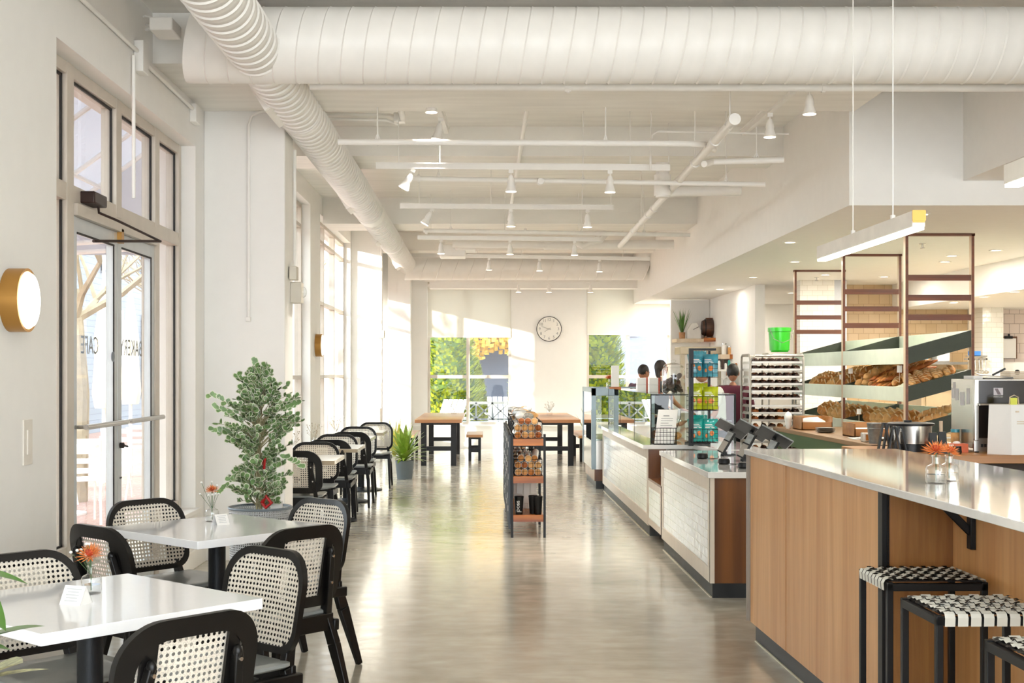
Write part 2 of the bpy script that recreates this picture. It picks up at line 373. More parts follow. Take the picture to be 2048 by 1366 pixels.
M['clock'] = mat('clock_face', '#efece3', .4, var=.005)
M['blind'] = None
def blind_mat():
    m, nt, b = nm('translucent_roller_blind'); b.inputs['Base Color'].default_value = S('#efece2'); b.inputs['Roughness'].default_value = .8
    no = nt.nodes.new('ShaderNodeTexNoise'); no.inputs['Scale'].default_value = 300
    tr = nt.nodes.new('ShaderNodeBsdfTranslucent'); tr.inputs[0].default_value = S('#f0ede3'); mx = nt.nodes.new('ShaderNodeMixShader'); mx.inputs[0].default_value = .35
    bp = nt.nodes.new('ShaderNodeBump'); bp.inputs['Strength'].default_value = .05; nt.links.new(no.outputs['Fac'], bp.inputs['Height']); nt.links.new(bp.outputs[0], b.inputs['Normal'])
    nt.links.new(b.outputs[0], mx.inputs[1]); nt.links.new(tr.outputs[0], mx.inputs[2]); nt.links.new(mx.outputs[0], nt.nodes['Material Output'].inputs[0]); return m
M['blind'] = blind_mat()
def floor_mat():
    m, nt, b = nm('polished_concrete'); L = nt.links.new; co = nt.nodes.new('ShaderNodeTexCoord'); mp = nt.nodes.new('ShaderNodeMapping'); mp.inputs['Scale'].default_value = (.7, 1.2, 1)
    L(co.outputs['Object'], mp.inputs[0])
    n1 = nt.nodes.new('ShaderNodeTexNoise'); n1.inputs['Scale'].default_value = 1.1; n1.inputs['Detail'].default_value = 9; n1.inputs['Roughness'].default_value = .62; n1.inputs['Distortion'].default_value = .5
    n2 = nt.nodes.new('ShaderNodeTexNoise'); n2.inputs['Scale'].default_value = 7; n2.inputs['Detail'].default_value = 8
    L(mp.outputs[0], n1.inputs['Vector']); L(mp.outputs[0], n2.inputs['Vector'])
    rp = nt.nodes.new('ShaderNodeValToRGB'); e = rp.color_ramp.elements; e[0].position = .3; e[0].color = S('#aea695'); e[1].position = .7; e[1].color = S('#cfc8b8')
    L(n1.outputs['Fac'], rp.inputs[0]); mx = nt.nodes.new('ShaderNodeMix'); mx.data_type = 'RGBA'; mx.blend_type = 'OVERLAY'; mx.inputs['Factor'].default_value = .3
    L(rp.outputs[0], mx.inputs['A']); L(n2.outputs['Fac'], mx.inputs['B']); L(mx.outputs['Result'], b.inputs['Base Color'])
    r2 = nt.nodes.new('ShaderNodeMapRange'); r2.inputs[1].default_value = .3; r2.inputs[2].default_value = .7; r2.inputs[3].default_value = .12; r2.inputs[4].default_value = .24
    L(n2.outputs['Fac'], r2.inputs[0]); L(r2.outputs[0], b.inputs['Roughness']); b.inputs['Specular IOR Level'].default_value = .6
    b.inputs['Coat Weight'].default_value = .35; b.inputs['Coat Roughness'].default_value = .12
    bp = nt.nodes.new('ShaderNodeBump'); bp.inputs['Strength'].default_value = .02; bp.inputs['Distance'].default_value = .02; L(n1.outputs['Fac'], bp.inputs['Height']); L(bp.outputs[0], b.inputs['Normal'])
    return m
M['floor'] = floor_mat()
def canvas_mat():
    m, nt, b = nm('lilac_grey_canvas'); b.inputs['Base Color'].default_value = S('#c6c3c6'); b.inputs['Roughness'].default_value = .8
    tr = nt.nodes.new('ShaderNodeBsdfTranslucent'); tr.inputs[0].default_value = S('#d2cfd2'); no = nt.nodes.new('ShaderNodeTexNoise'); no.inputs['Scale'].default_value = 60
    mx = nt.nodes.new('ShaderNodeMixShader'); mr = nt.nodes.new('ShaderNodeMapRange'); mr.inputs[3].default_value = .45; mr.inputs[4].default_value = .55; nt.links.new(no.outputs['Fac'], mr.inputs[0]); nt.links.new(mr.outputs[0], mx.inputs[0])
    nt.links.new(b.outputs[0], mx.inputs[1]); nt.links.new(tr.outputs[0], mx.inputs[2]); nt.links.new(mx.outputs[0], nt.nodes['Material Output'].inputs[0]); return m
# ================================================================== THE ROOM
XW, XG, FAR, CE = -2.23, -2.38, 25.7, 3.92     # wall plane, glass plane, far wall, ceiling
struct(MB().box(-2.6, 10.5, -3.3, 26, -.2, 0), 'floor', M['floor'])
struct(MB().box(-2.6, 10.5, -3.3, 26, CE, 4.05), 'ceiling', M['ceil'])
bays = [(6.78, 10.05, 3.25), (12.2, 16.7, 3.66), (17.7, 21.7, 3.66), (22.45, 25.4, 3.1)]
w = MB(); y = -3.3
for y0, y1, zt in bays:
    w.box(-2.6, XW, y, y0, 0, CE); w.box(-2.6, XW, y0, y1, zt, CE); y = y1
w.box(-2.6, XW, y, 26, 0, CE)
w.box(-2.6, XW, 6.78, 7.42, 0, .42).box(-2.6, XW, 9.36, 10.05, 0, .42)
for y0, y1, zt in bays[1:]: w.box(-2.6, XW, y0, y1, 0, .42)
struct(w, 'wall_left', M['wall'])
s = MB().box(XG, -2.19, 6.78, 7.42, .42, .455).box(XG, -2.19, 9.36, 10.06, .42, .455)
struct(s, 'trim_1', M['wall'], bevel=.004)
s = MB()
for y0, y1, zt in bays[1:]: s.box(XG, -2.19, y0, y1, .42, .455)
struct(s, 'trim_2', M['wall'], bevel=.004)
struct(MB().box(XW, XW + .018, -3.3, 7.42, 0, .14).box(XW, XW + .018, 9.36, 10.35, 0, .14), 'baseboard_left', M['wall'], bevel=.004)
# columns along the left wall
struct(MB().box(XW, -1.585, 10.35, 10.78, 0, CE), 'wall_column_near', M['wall'], bevel=.006)
struct(MB().box(XW, -1.74, 21.8, 22.3, 0, CE), 'wall_column_far', M['wall'], bevel=.006)
struct(MB().box(-1.87, -1.43, 25.3, FAR, 0, CE), 'wall_column_corner', M['wall'], bevel=.006)
# far wall with two windows
FW = [(-1.117, .534), (2.03, 3.68)]
w = MB().box(-2.6, -1.117, FAR, 25.95, 0, CE).box(.534, 2.03, FAR, 25.95, 0, CE).box(3.68, 10.5, FAR, 25.95, 0, CE)
for x0, x1 in FW: w.box(x0, x1, FAR, 25.95, 0, .46).box(x0, x1, FAR, 25.95, 3.3, CE)
struct(w, 'wall_far', M['wall'])
struct(MB().box(-1.43, 3.9, FAR - .02, FAR, 0, .12).box(-1.43, 3.9, FAR - .05, FAR, .44, .47), 'baseboard_far', M['wall'])
struct(MB().box(10.3, 10.5, -3.3, 26, 0, CE), 'wall_right', M['wall'])
struct(MB().box(-2.6, -2.2, -3.4, -3.3, 0, CE).box(8.6, 10.5, -3.4, -3.3, 0, CE).box(-2.2, 8.6, -3.4, -3.3, 0, .1), 'wall_rear', M['wall'])  # unseen rear wall left open so sky light reaches the room
# soffit over the kitchen
w = MB().box(2.95, 10.3, 10.5, FAR, 2.85, CE)
struct(w, 'ceiling_soffit', M['wallw'])
struct(MB().box(3.87, 10.3, -3.3, 10.5, 3.05, CE), 'ceiling_box', M['wallw'])
struct(MB().box(6.28, 10.3, 10.5, FAR, 2.47, 2.85), 'ceiling_bulkhead', M['wallw'])
# beams
for i, (y0, y1, z) in enumerate(((8.75, 10.35, 3.58), (12.8, 13.6, 3.63), (18.0, 18.9, 3.56), (22.4, 22.9, 3.6))):
    struct(MB().box(XW, 2.95, y0, y1, z, CE), 'ceiling_beam_%s' % ORD[i], M['ceil'])
# kitchen walls
struct(MB().box(7.75, 10.3, 20, 20.2, 0, 2.47), 'wall_kitchen_blush', M['tilep'])
struct(MB().box(5.3, 7.44, 20, 20.2, 0, 2.85), 'wall_kitchen_warm_lit', M['tilewarm'])
struct(MB().box(7.44, 7.75, 19.4, 20.2, 0, 2.47), 'wall_kitchen_pier', M['subwayy'])
struct(MB().box(4.62, 5.12, 19, 19.3, 0, 2.85), 'wall_kitchen_white', M['subwayy'])
struct(MB().box(5.12, 5.3, 19.0, 20.2, 0, 2.85), 'wall_kitchen_return', mat('grey_return_paint', '#c3c6ca', .5))
struct(MB().box(4.17, 4.32, 20, 25.7, 0, 2.85), 'wall_kitchen_partition', M['wall'])
# ---- windows on the left
def left_window(n, y0, y1, z0, z1, vs, hs, fd=.05):
    f = MB(); xa, xb = XG - .05, XG + .04
    f.box(xa, xb, y0, y0 + fd, z0, z1).box(xa, xb, y1 - fd, y1, z0, z1).box(xa + .004, xb - .004, y0, y1, z0, z0 + fd).box(xa + .004, xb - .004, y0, y1, z1 - fd, z1)
    for v in vs: f.box(xa, xb, v - .025, v + .025, z0, z1)
    for h in hs: f.box(xa + .004, xb - .004, y0, y1, h - .025, h + .025)
    o = struct(f, 'window_%d' % n, M['frame'], bevel=.003)
    g = build(MB().box(XG - .006, XG, y0, y1, z0, z1), 'window_pane', M['glass'], o, smooth=False)
    return o
for n, (y0, y1, zt) in enumerate(bays[1:]):
    k = 3 if n < 2 else 2
    left_window(n + 1, y0, y1, .455, zt, [y0 + (y1 - y0) * i / k for i in range(1, k)], [h for h in (1.44, 2.5, 3.38) if h < zt - .2])
# ---- entrance: transom lights, side lights and a pair of doors
f = MB(); xa, xb = XG - .06, XG + .04
zt = 3.25
V = {'a': (6.78, 6.86), 'b': (7.3, 7.42), 'c': (8.29, 8.38), 'd': (9.26, 9.38), 'e': (9.97, 10.05)}
f.box(xa, xb, 6.78, 6.86, .455, zt).box(xa, xb, 7.3, 7.42, 0, zt).box(xa, xb, 8.28, 8.40, 2.49, zt).box(xa, xb, 9.26, 9.38, 0, zt).box(xa, xb, 9.97, 10.05, .455, zt)
f.box(xa + .004, xb - .004, 6.781, 10.049, zt - .07, zt - .001).box(xa + .004, xb - .004, 6.781, 10.049, 2.47, 2.57).box(xa + .004, xb - .004, 6.781, 7.4, .456, .52).box(xa + .004, xb - .004, 9.3, 10.049, .456, .52)
f.box(xa - .01, xb + .02, 7.425, 9.255, 2.40, 2.469)
ent = struct(f, 'window_4', M['frame'], bevel=.003)
build(MB().box(XG - .006, XG, 6.8, 10.0, 2.5, 3.22).box(XG - .006, XG, 6.82, 7.36, .48, 2.5).box(XG - .006, XG, 9.32, 10.0, .48, 2.5), 'window_pane', M['glass'], ent, smooth=False)
g = MB()
for a, b in ((6.86, 7.3), (7.42, 8.28), (8.40, 9.26), (9.38, 9.97)):
    g.box(XG, XG + .012, b - .018, b, 2.57, 3.18).box(XG, XG + .012, a, b, 3.165, 3.18)
for a, b in ((6.86, 7.3), (9.38, 9.97)): g.box(XG, XG + .012, b - .018, b, .52, 2.47).box(XG, XG + .012, a, b, .52, .53)
build(g, 'window_gasket', M['gasket'], ent)
for n, (a, b) in enumerate(((7.42, 8.335), (8.345, 9.26))):
    f = MB().box(XG - .02, XG + .03, a, a + .085, .01, 2.40).box(XG - .02, XG + .03, b - .085, b, .01, 2.40).box(XG - .017, XG + .027, a + .001, b - .001, 2.31, 2.399).box(XG - .017, XG + .027, a + .001, b - .001, .012, .2)
    d = struct(f, 'door_%d' % (n + 1), M['alu'], bevel=.003)
    build(MB().box(XG, XG + .006, a + .08, b - .08, .2, 2.31), 'door_pane', M['glass'], d, smooth=False)
    build(MB().box(XG + .028, XG + .034, b - .097, b - .083, .2, 2.31).box(XG + .028, XG + .034, a + .08, b - .08, 2.30, 2.312), 'door_gasket', M['gasket'], d)
    build(MB().tube((XG + .10, a + .03, 1.185), (XG + .10, b - .02, 1.185), .016, n=12).tube((XG + .03, a + .05, 1.185), (XG + .10, a + .05, 1.185), .012).tube((XG + .03, b - .05, 1.185), (XG + .10, b - .05, 1.185), .012), 'push_bar', M['steel'], d)
    if n: build(MB().lathe([(.018, 0), (.018, .025), (.01, .03)], (XG + .03, a + .045, 1.03), 12, 'x').tube((XG + .05, a + .045, 1.03), (XG + .065, a + .10, 1.02), .006).lathe([(.006, 0), (.006, .004)], (XG + .03, a + .045, .82), 8, 'x').lathe([(.006, 0), (.006, .004)], (XG + .03, a + .075, .82), 8, 'x'), 'thumb_turn', M['gasket'], d)
    else: build(MB().lathe([(.03, 0), (.034, .006), (.0, .008)], (XG + .03, b - .115, 1.6), 16, 'x'), 'door_decal', M['potgrey'], d)
    if n: build(MB().box(XG + .03, XG + .06, a - .02, a + .035, 2.33, 2.42), 'door_latch', M['brass'], d)
    for j, (tx, zz, sz) in enumerate((('BAKERY', 1.66, .155), ('CAFE', 1.66, .155))):
        if j == 1 - n: text(tx, sz, M['ink'], d, (XG - .008, (a + b) / 2, zz), (R(90), 0, R(-90)), 'door_lettering')
c = T('door_closer', 'dark bronze door closer with folding arm above the entrance doors', 'door closer', (XG + .04, 7.62, 2.45))
build(MB().box(XG + .03, XG + .12, 7.55, 7.80, 2.485, 2.555), 'closer_body', mat('dark_bronze', '#33201a', .4, metal=.3), c, bevel=.008)
build(MB().poly([(XG + .09, 7.72, 2.485), (XG + .09, 7.73, 2.45), (XG + .16, 7.85, 2.42), (XG + .26, 8.52, 2.36)], .008).poly([(XG + .26, 8.52, 2.36), (XG + .06, 7.72, 2.28)], .009), 'closer_arm', mat('dark_bronze_arm', '#2e1d19', .4, metal=.3), c)
# ---- far windows with roller blinds
for n, (x0, x1) in enumerate(FW):
    f = MB(); ya, yb = FAR + .06, FAR + .13; mx = (-.316, 2.85)[n]
    f.box(x0, x0 + .05, ya, yb, .46, 3.3).box(x1 - .05, x1, ya, yb, .46, 3.3).box(x0 + .001, x1 - .001, ya + .004, yb - .004, .461, .52).box(x0 + .001, x1 - .001, ya + .004, yb - .004, 3.25, 3.299)
    f.box(mx - .035, mx + .035, ya + .002, yb - .002, .462, 3.298).box(x0 + .001, x1 - .001, ya + .004, yb - .004, 1.385, 1.45)
    o = struct(f, 'window_%d' % (5 + n), M['frame'])
    build(MB().box(x0, x1, FAR + .09, FAR + .095, .5, 3.3), 'window_pane', M['glass'], o, smooth=False)
    zb = (2.21, 2.26)[n]
    b = T('roller_blind', ('off white roller blind half drawn over the window left of the clock', 'off white roller blind half drawn over the window right of the clock')[n], 'blind', ((x0 + x1) / 2, FAR - .04, zb), group='roller blinds on the far windows')
    g = MB(); nseg = 2
    g.box(x0 + .01, x1 - .01, FAR - .03, FAR - .026, zb, 3.2); build(g, 'blind_fabric', M['blind'], b, smooth=False)
    build(MB().box(x0 + .01, x1 - .01, FAR - .035, FAR - .02, zb - .02, zb + .01), 'bottom_bar', M['wall'], b)
    build(MB().tube((x0, FAR - .06, 3.22), (x1, FAR - .06, 3.22), .03), 'blind_roller', M['wall'], b)
# shallow box beam above the far windows
struct(MB().box(-1.05, 3.0, 25.0, 25.4, 3.12, 3.34), 'trim_3', M['wallw'])
# ================================================================== EXTERIOR
struct(MB().box(-60, -2.6, -20, 60, -.25, -.05).box(-2.6, 40, 26, 70, -.25, -.05), 'ground_outside', tile('brick_paving', '#8f6a5e', '#a07a6c', '#a89a90', .2, .1, 'z', .006, .8, .2))
# building across the street and an unseen block added to shade the near bays
def window_grid(mb, x, ys, zs, w, h):
    for yy in ys:
        for zz in zs: mb.box(x - .05, x + .06, yy - w / 2, yy + w / 2, zz, zz + h)
b = T('townhouse', 'pale grey clapboard building across the street, seen through the entrance doors', 'building', (-10, 44, -.05))
build(MB().box(-16, -10, 24, 60, -.05, 7.5), 'facade', tile('white_clapboard', '#858a92', '#8b9098', '#71767e', 6, .16, 'x', .01, .7, .2), b)
for yy in range(26, 58, 4):
    for zz in (.9, 4.2):
        wdw = build(MB().box(-10, -9.94, yy, yy + 1.6, zz, zz + 2.2), 'house_window', mat('pale_window_glass', '#4e5b66', .1) if (yy, zz) == (26, .9) else bpy.data.materials['pale_window_glass'], b)
        build(MB().box(-9.96, -9.9, yy - .1, yy, zz - .1, zz + 2.3).box(-9.96, -9.9, yy + 1.6, yy + 1.7, zz - .1, zz + 2.3).box(-9.96, -9.9, yy, yy + 1.6, zz + 1.07, zz + 1.13), 'window_casing', M['wall'], wdw)
build(MB().prism([(-9.5, 23.5, 7.5), (-16.5, 23.5, 7.5), (-13, 23.5, 10)], (0, 37, 0)), 'roof', mat('slate_roof', '#8d949e', .8), b)
one(MB().box(-16, -9, -16, 8.0, -.05, 9), 'sun_blocker', mat('buff_render', '#cfc6b8', .8), 'added unseen block outside to the left that keeps sun off the entrance', 'building', smooth=False)  # block added out of view to keep sun off the entrance
# awning above the entrance
a = T('awning', 'pale lilac grey fabric awning with white frame above the entrance glass', 'awning', (-3.4, 8.4, 2.45))
build(MB().hexa([(-2.62, 6.3, 3.75), (-2.62, 11.6, 3.75), (-4.3, 11.6, 2.55), (-4.3, 6.3, 2.55)], [(-2.62, 6.3, 3.77), (-2.62, 11.6, 3.77), (-4.3, 11.6, 2.57), (-4.3, 6.3, 2.57)]).box(-4.31, -4.29, 6.3, 11.6, 2.3, 2.57).hexa([(-2.62, 11.6, 2.55), (-2.62, 11.62, 2.55), (-4.3, 11.62, 2.55), (-4.3, 11.6, 2.55)], [(-2.62, 11.6, 3.75), (-2.62, 11.62, 3.75), (-4.3, 11.62, 2.57), (-4.3, 11.6, 2.57)]), 'awning_fabric', canvas_mat(), a, smooth=False)
g = MB()
for yy in (6.4, 7.5, 8.6, 9.7, 10.8, 11.5):
    g.tube((-2.64, yy, 3.70), (-4.28, yy, 2.52), .02).tube((-2.64, yy, 2.62), (-4.28, yy, 2.52), .02)
g.tube((-4.27, 6.3, 2.5), (-4.27, 11.6, 2.5), .022).tube((-3.4, 6.3, 3.14), (-3.4, 11.6, 3.14), .018).tube((-2.64, 6.3, 2.62), (-2.64, 11.6, 2.62), .018)
build(g, 'awning_frame', M['pipe'], a)
# trees
def bare_tree(x, y, h, label, seed, spread=1.0, r0=.16, group=None):
    random.seed(seed); t = T('street_tree', label, 'tree', (x, y, -.05), group=group)
    g = MB(); g.poly([(x, y, -.05), (x + .05, y, h * .25), (x - .04, y + .05, h * .5)], [r0, r0 * .8, r0 * .6], 10)
    build(g, 'trunk', mat('pale_bark_%d' % seed, '#a3937a', .8, var=.15, bump=.4), t)
    g = MB()
    def br(p, d, L, r, n):
        q = p + d * L * .5 + Vector((random.uniform(-.1, .1), random.uniform(-.1, .1), 0)) * L; e = p + d * L
        g.poly([p, q, e], [r, r * .75, r * .5], 5)
        if n:
            for _ in range(3):
                nd = (d + Vector((random.uniform(-1, 1), random.uniform(-1, 1), random.uniform(-.3, .8))) * .75).normalized()
                br(e if random.random() < .6 else q, nd, L * .72, r * .55, n - 1)
    base = Vector((x - .04, y + .05, h * .5 - .1))
    for k in range(6):
        an = k * PI / 3 + random.uniform(-.3, .3)
        br(base - Vector((0, 0, random.uniform(0, .5))), Vector((math.cos(an) * spread, math.sin(an) * spread, .8)).normalized(), h * .24, r0 * .4, 4)
    build(g, 'branches', bpy.data.materials['pale_bark_%d' % seed], t)
bare_tree(-4.9, 15.6, 5.0, 'bare pale tree on the pavement seen through the left entrance door', 11, 1.2, .14)
bare_tree(-6.3, 30, 5.5, 'bare street tree seen through the window beyond the second wall light', 12, 1.1, .2)
bare_tree(-9.5, 15.5, 7, 'bare street tree standing outside the windows by the row of small tables', 13, 1.1, .2)
# closed patio umbrellas and white metal chairs outside
def patio_chair():
    t = T('patio_chair', 'white metal patio chair', 'chair'); g = MB()
    for i in range(5): g.box(-.21, .21, -.2 + i * .09, -.14 + i * .09, .44, .46)
    build(g, 'seat', M['wall'], t); g = MB()
    for i in range(4): g.bar((-.21, -.22 - i * .012, .55 + i * .1), (.21, -.22 - i * .012, .55 + i * .1), .012, .055)
    build(g, 'backrest', M['wall'], t)
    for sx_ in (-1, 1):
        build(MB().poly([(sx_ * .21, -.3, 0), (sx_ * .21, -.21, .46), (sx_ * .21, -.27, .9)], .014, 6), 'leg', M['wall'], t)
        build(MB().poly([(sx_ * .21, .26, 0), (sx_ * .21, .2, .46)], .014, 6), 'leg', M['wall'], t)
    return t
pc = patio_chair()
for i, (x, y, rz, lb) in enumerate(((-4.2, 13.4, .4, 'white metal patio chair outside, nearest to the left entrance door'), (-5.1, 15.1, 2.6, 'white metal patio chair outside, behind the tree trunk'),
        (-4.3, 15.8, -.5, 'white metal patio chair outside, seen through the right entrance door'), (-5.3, 17.4, 1.9, 'farther white patio chair outside the right entrance door'), (-5.0, 19.2, .2, 'farthest white patio chair outside the entrance doors'))):
    place(pc, (x, y, -.05), rz, lb, 'patio chairs outside the entrance')
t = T('patio_table', 'small white patio table outside the entrance doors', 'table', (-4.6, 14.2, -.05))
build(MB().lathe([(.4, .68), (.4, .71)], (-4.6, 14.2, 0)), 'tabletop', M['wall'], t); build(MB().tube((-4.6, 14.2, -.05), (-4.6, 14.2, .69), .03).lathe([(.25, -.05), (.25, -.03)], (-4.6, 14.2, 0)), 'pedestal', M['wall'], t)
for i, (x, y, lb) in enumerate(((-5.35, 18.3, 'closed cream patio umbrella outside the right entrance door'), (-5.6, 20.6, 'closed cream patio umbrella outside, behind the nearer one'))):
    t = T('patio_umbrella', lb, 'umbrella', (x, y, -.05), group='closed umbrellas outside')
    build(MB().tube((x, y, -.05), (x, y, 2.9), .025), 'pole', M['wall'], t)
    build(MB().lathe([(.13, 1.0), (.17, 1.2), (.12, 1.9), (.14, 2.0), (.07, 2.5), (.02, 2.85)], (x, y, 0), 10), 'canopy', mat('cream_canvas_%d' % i, '#ece0c4', .8), t)
# garden beyond the far windows
def conifer(x, y, h, r, label, seed):
    random.seed(seed); t = T('conifer', label, 'tree', (x, y, -.05), group='conifers beyond the far windows'); g = MB(); hh = []
    n = 4200
    for i in range(n):
        z = h * (random.random() ** 1.15); prof = (1 - (z / h) ** 1.6) ** .8 * (.72 + .28 * min(1, z / (.15 * h))); a_ = random.uniform(0, 2 * PI); rr = r * prof * random.uniform(.82, 1.06)
        p = Vector((x + rr * math.cos(a_), y + rr * math.sin(a_), z)); o_ = Vector((math.cos(a_), math.sin(a_), random.uniform(.4, 1.3))).normalized()
        sd_ = o_.cross(Vector((0, 0, 1))).normalized(); sz = random.uniform(.045, .10)
        g.add([p - sd_ * sz * .5, p + sd_ * sz * .5, p + sd_ * sz * .3 + o_ * sz * 1.4, p - sd_ * sz * .3 + o_ * sz * 1.4], [(0, 1, 2, 3)])
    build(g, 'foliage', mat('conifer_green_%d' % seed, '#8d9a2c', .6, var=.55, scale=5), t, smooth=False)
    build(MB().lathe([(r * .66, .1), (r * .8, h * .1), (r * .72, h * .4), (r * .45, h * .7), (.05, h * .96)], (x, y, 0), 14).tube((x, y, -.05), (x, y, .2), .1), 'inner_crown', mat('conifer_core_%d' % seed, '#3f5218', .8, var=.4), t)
conifer(-.92, 32.0, 4.3, .92, 'tall bright green conifer filling the left far window', 21)
conifer(-.27, 36.5, 1.85, .36, 'smaller green conifer behind the tall one in the left far window', 22)
conifer(.98, 33, 3.0, .36, 'green conifer at the right edge of the left far window', 23)
conifer(2.62, 29.8, 4.2, .68, 'tall green conifer in the far window right of the clock', 24)
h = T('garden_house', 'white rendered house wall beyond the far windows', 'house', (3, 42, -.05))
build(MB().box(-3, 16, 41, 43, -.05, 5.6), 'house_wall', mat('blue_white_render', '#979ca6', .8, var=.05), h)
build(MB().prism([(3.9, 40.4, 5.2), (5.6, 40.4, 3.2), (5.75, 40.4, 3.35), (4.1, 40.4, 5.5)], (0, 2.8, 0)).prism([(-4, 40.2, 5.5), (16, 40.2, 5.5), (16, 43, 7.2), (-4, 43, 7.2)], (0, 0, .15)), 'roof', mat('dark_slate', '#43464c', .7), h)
g = MB()
for zz in (2.63, 2.75, 2.87): g.box(4.55, 4.85, 40.93, 41, zz, zz + .07)
build(g, 'vent_grille', mat('vent_grey', '#9aa3b0', .6), h)
one(MB().box(-4.5, 2.2, 39.0, 39.2, -.05, 2.55), 'garden_wall', mat('dark_grey_render', '#5f6672', .8, var=.06), 'grey rendered garden wall beyond the left far window', 'wall', smooth=False)  # garden wall coloured a plain dark grey
# yellow autumn foliage
random.seed(5); t = T('autumn_tree', 'tree with yellow autumn leaves hanging at the top of the left far window', 'tree', (.6, 38.2, -.05)); g = MB()
for i in range(2600):
    a_ = random.uniform(0, 2 * PI); u = random.random() ** .5; X = -.4 + 2.0 * u * math.cos(a_); Z = 2.95 + 1.15 * u * math.sin(a_); Y = 38.2 + random.uniform(-.8, .3)
    if Z < 2.05 + .18 * math.sin(X * 5) + random.uniform(-.15, .1): continue
    s_ = random.uniform(.05, .10); n_ = Vector((random.uniform(-1, 1), -1, random.uniform(-1, 1))).normalized(); e1 = n_.orthogonal().normalized(); e2 = n_.cross(e1); p = Vector((X, Y, Z))
    g.add([p - e1 * s_, p + e2 * s_, p + e1 * s_, p - e2 * s_], [(0, 1, 2, 3)])
build(g, 'foliage', mat('autumn_leaves', '#d9b13c', .6, var=.4, scale=5), t, smooth=False)
build(MB().poly([(3.6, 38.4, -.05), (3.4, 38.4, 2.6), (2.2, 38.2, 3.8), (.2, 38.0, 4.3)], [.16, .13, .08, .04]).poly([(3.4, 38.4, 2.6), (3.9, 38.2, 4.2)], [.1, .05]), 'trunk', mat('brown_bark', '#6a5440', .8), t)
# lattice bench
t = T('garden_bench', 'dark grey garden bench with lattice back outside the left far window', 'bench', (.35, 29.5, -.05)); g = MB(); x0, x1 = -.55, 1.3; y = 29.5
g.box(x0, x1, y, y + .04, .78, .84).box(x0, x1, y, y + .04, .42, .46)
for i in range(6):
    xa_ = x0 + i * .37; g.box(xa_ - .02, xa_ + .02, y, y + .04, .42, .82)
    if i < 5: g.bar((xa_, y + .02, .45), (xa_ + .37, y + .02, .80), .03, .03).bar((xa_ + .37, y + .02, .45), (xa_, y + .02, .80), .03, .03)
gm = mat('weathered_grey_paint', '#6d6f6c', .6); build(g, 'backrest', gm, t)
build(MB().box(x0, x1, y - .45, y, .36, .40), 'seat', gm, t)
for xx in (x0 + .04, x1 - .04):
    for yy in (y - .42, y + .02): build(MB().box(xx - .03, xx + .03, yy - .03, yy + .03, -.05, .42), 'leg', gm, t)
def adir(x, y, rz, label):
    t = T('adirondack_chair', label, 'chair', (x, y, -.05), rz, 'white garden chairs'); o = t; g = MB(); Mx = Matrix.Translation((x, y, -.05)) @ Matrix.Rotation(rz, 4, 'Z')
    for i in range(5): g.bar((-.24 + i * .12, -.1, .3), (-.26 + i * .13, -.5, .95), .10, .02)
    build(g.xf(Mx), 'backrest', M['wall'], t); g = MB()
    for i in range(5): g.bar((-.28, -.1 + i * .11, .30 + i * .02), (.28, -.1 + i * .11, .30 + i * .02), .09, .02)
    build(g.xf(Mx), 'seat', M['wall'], t)
    for sx_ in (-1, 1):
        build(MB().box(sx_ * .34 - .05, sx_ * .34 + .05, -.3, .42, .55, .575).xf(Mx), 'armrest', M['wall'], t)
        build(MB().box(sx_ * .31 - .02, sx_ * .31 + .02, .3, .38, 0, .55).xf(Mx), 'leg', M['wall'], t); build(MB().bar((sx_ * .3, .3, .3), (sx_ * .3, -.6, 0), .03, .09).xf(Mx), 'leg', M['wall'], t)
adir(-.88, 28.4, 2.6, 'white slatted garden chair outside the left far window, beside the bench')
adir(.42, 31.2, 3.2, 'white slatted garden chair behind the lattice bench')

random.seed(15); t = T('dapple_tree', 'unseen leafy tree added between the two far windows to dapple the house wall', 'tree', (2.35, 38.4, -.05)); g = MB()  # unseen tree added to cast dappled shade on the house wall
for i in range(900):
    v_ = Vector((random.gauss(0, 1), random.gauss(0, 1), random.gauss(0, 1))).normalized() * random.random() ** .4; p = Vector((2.35, 38.6, 3.0)) + Vector((v_.x * .75, v_.y * 1.0, v_.z * 1.5)); e1 = Vector((random.uniform(-1, 1), random.uniform(-1, 1), random.uniform(-1, 1))).normalized(); e2 = e1.orthogonal().normalized(); s_ = random.uniform(.06, .1)
    g.add([p - e1 * s_, p + e2 * s_, p + e1 * s_, p - e2 * s_], [(0, 1, 2, 3)])
build(g, 'foliage', bpy.data.materials['autumn_leaves'], t, smooth=False); build(MB().poly([(2.35, 38.4, -.05), (2.4, 38.5, 1.6), (2.35, 38.6, 3.6)], [.1, .08, .03]), 'trunk', bpy.data.materials['brown_bark'], t)
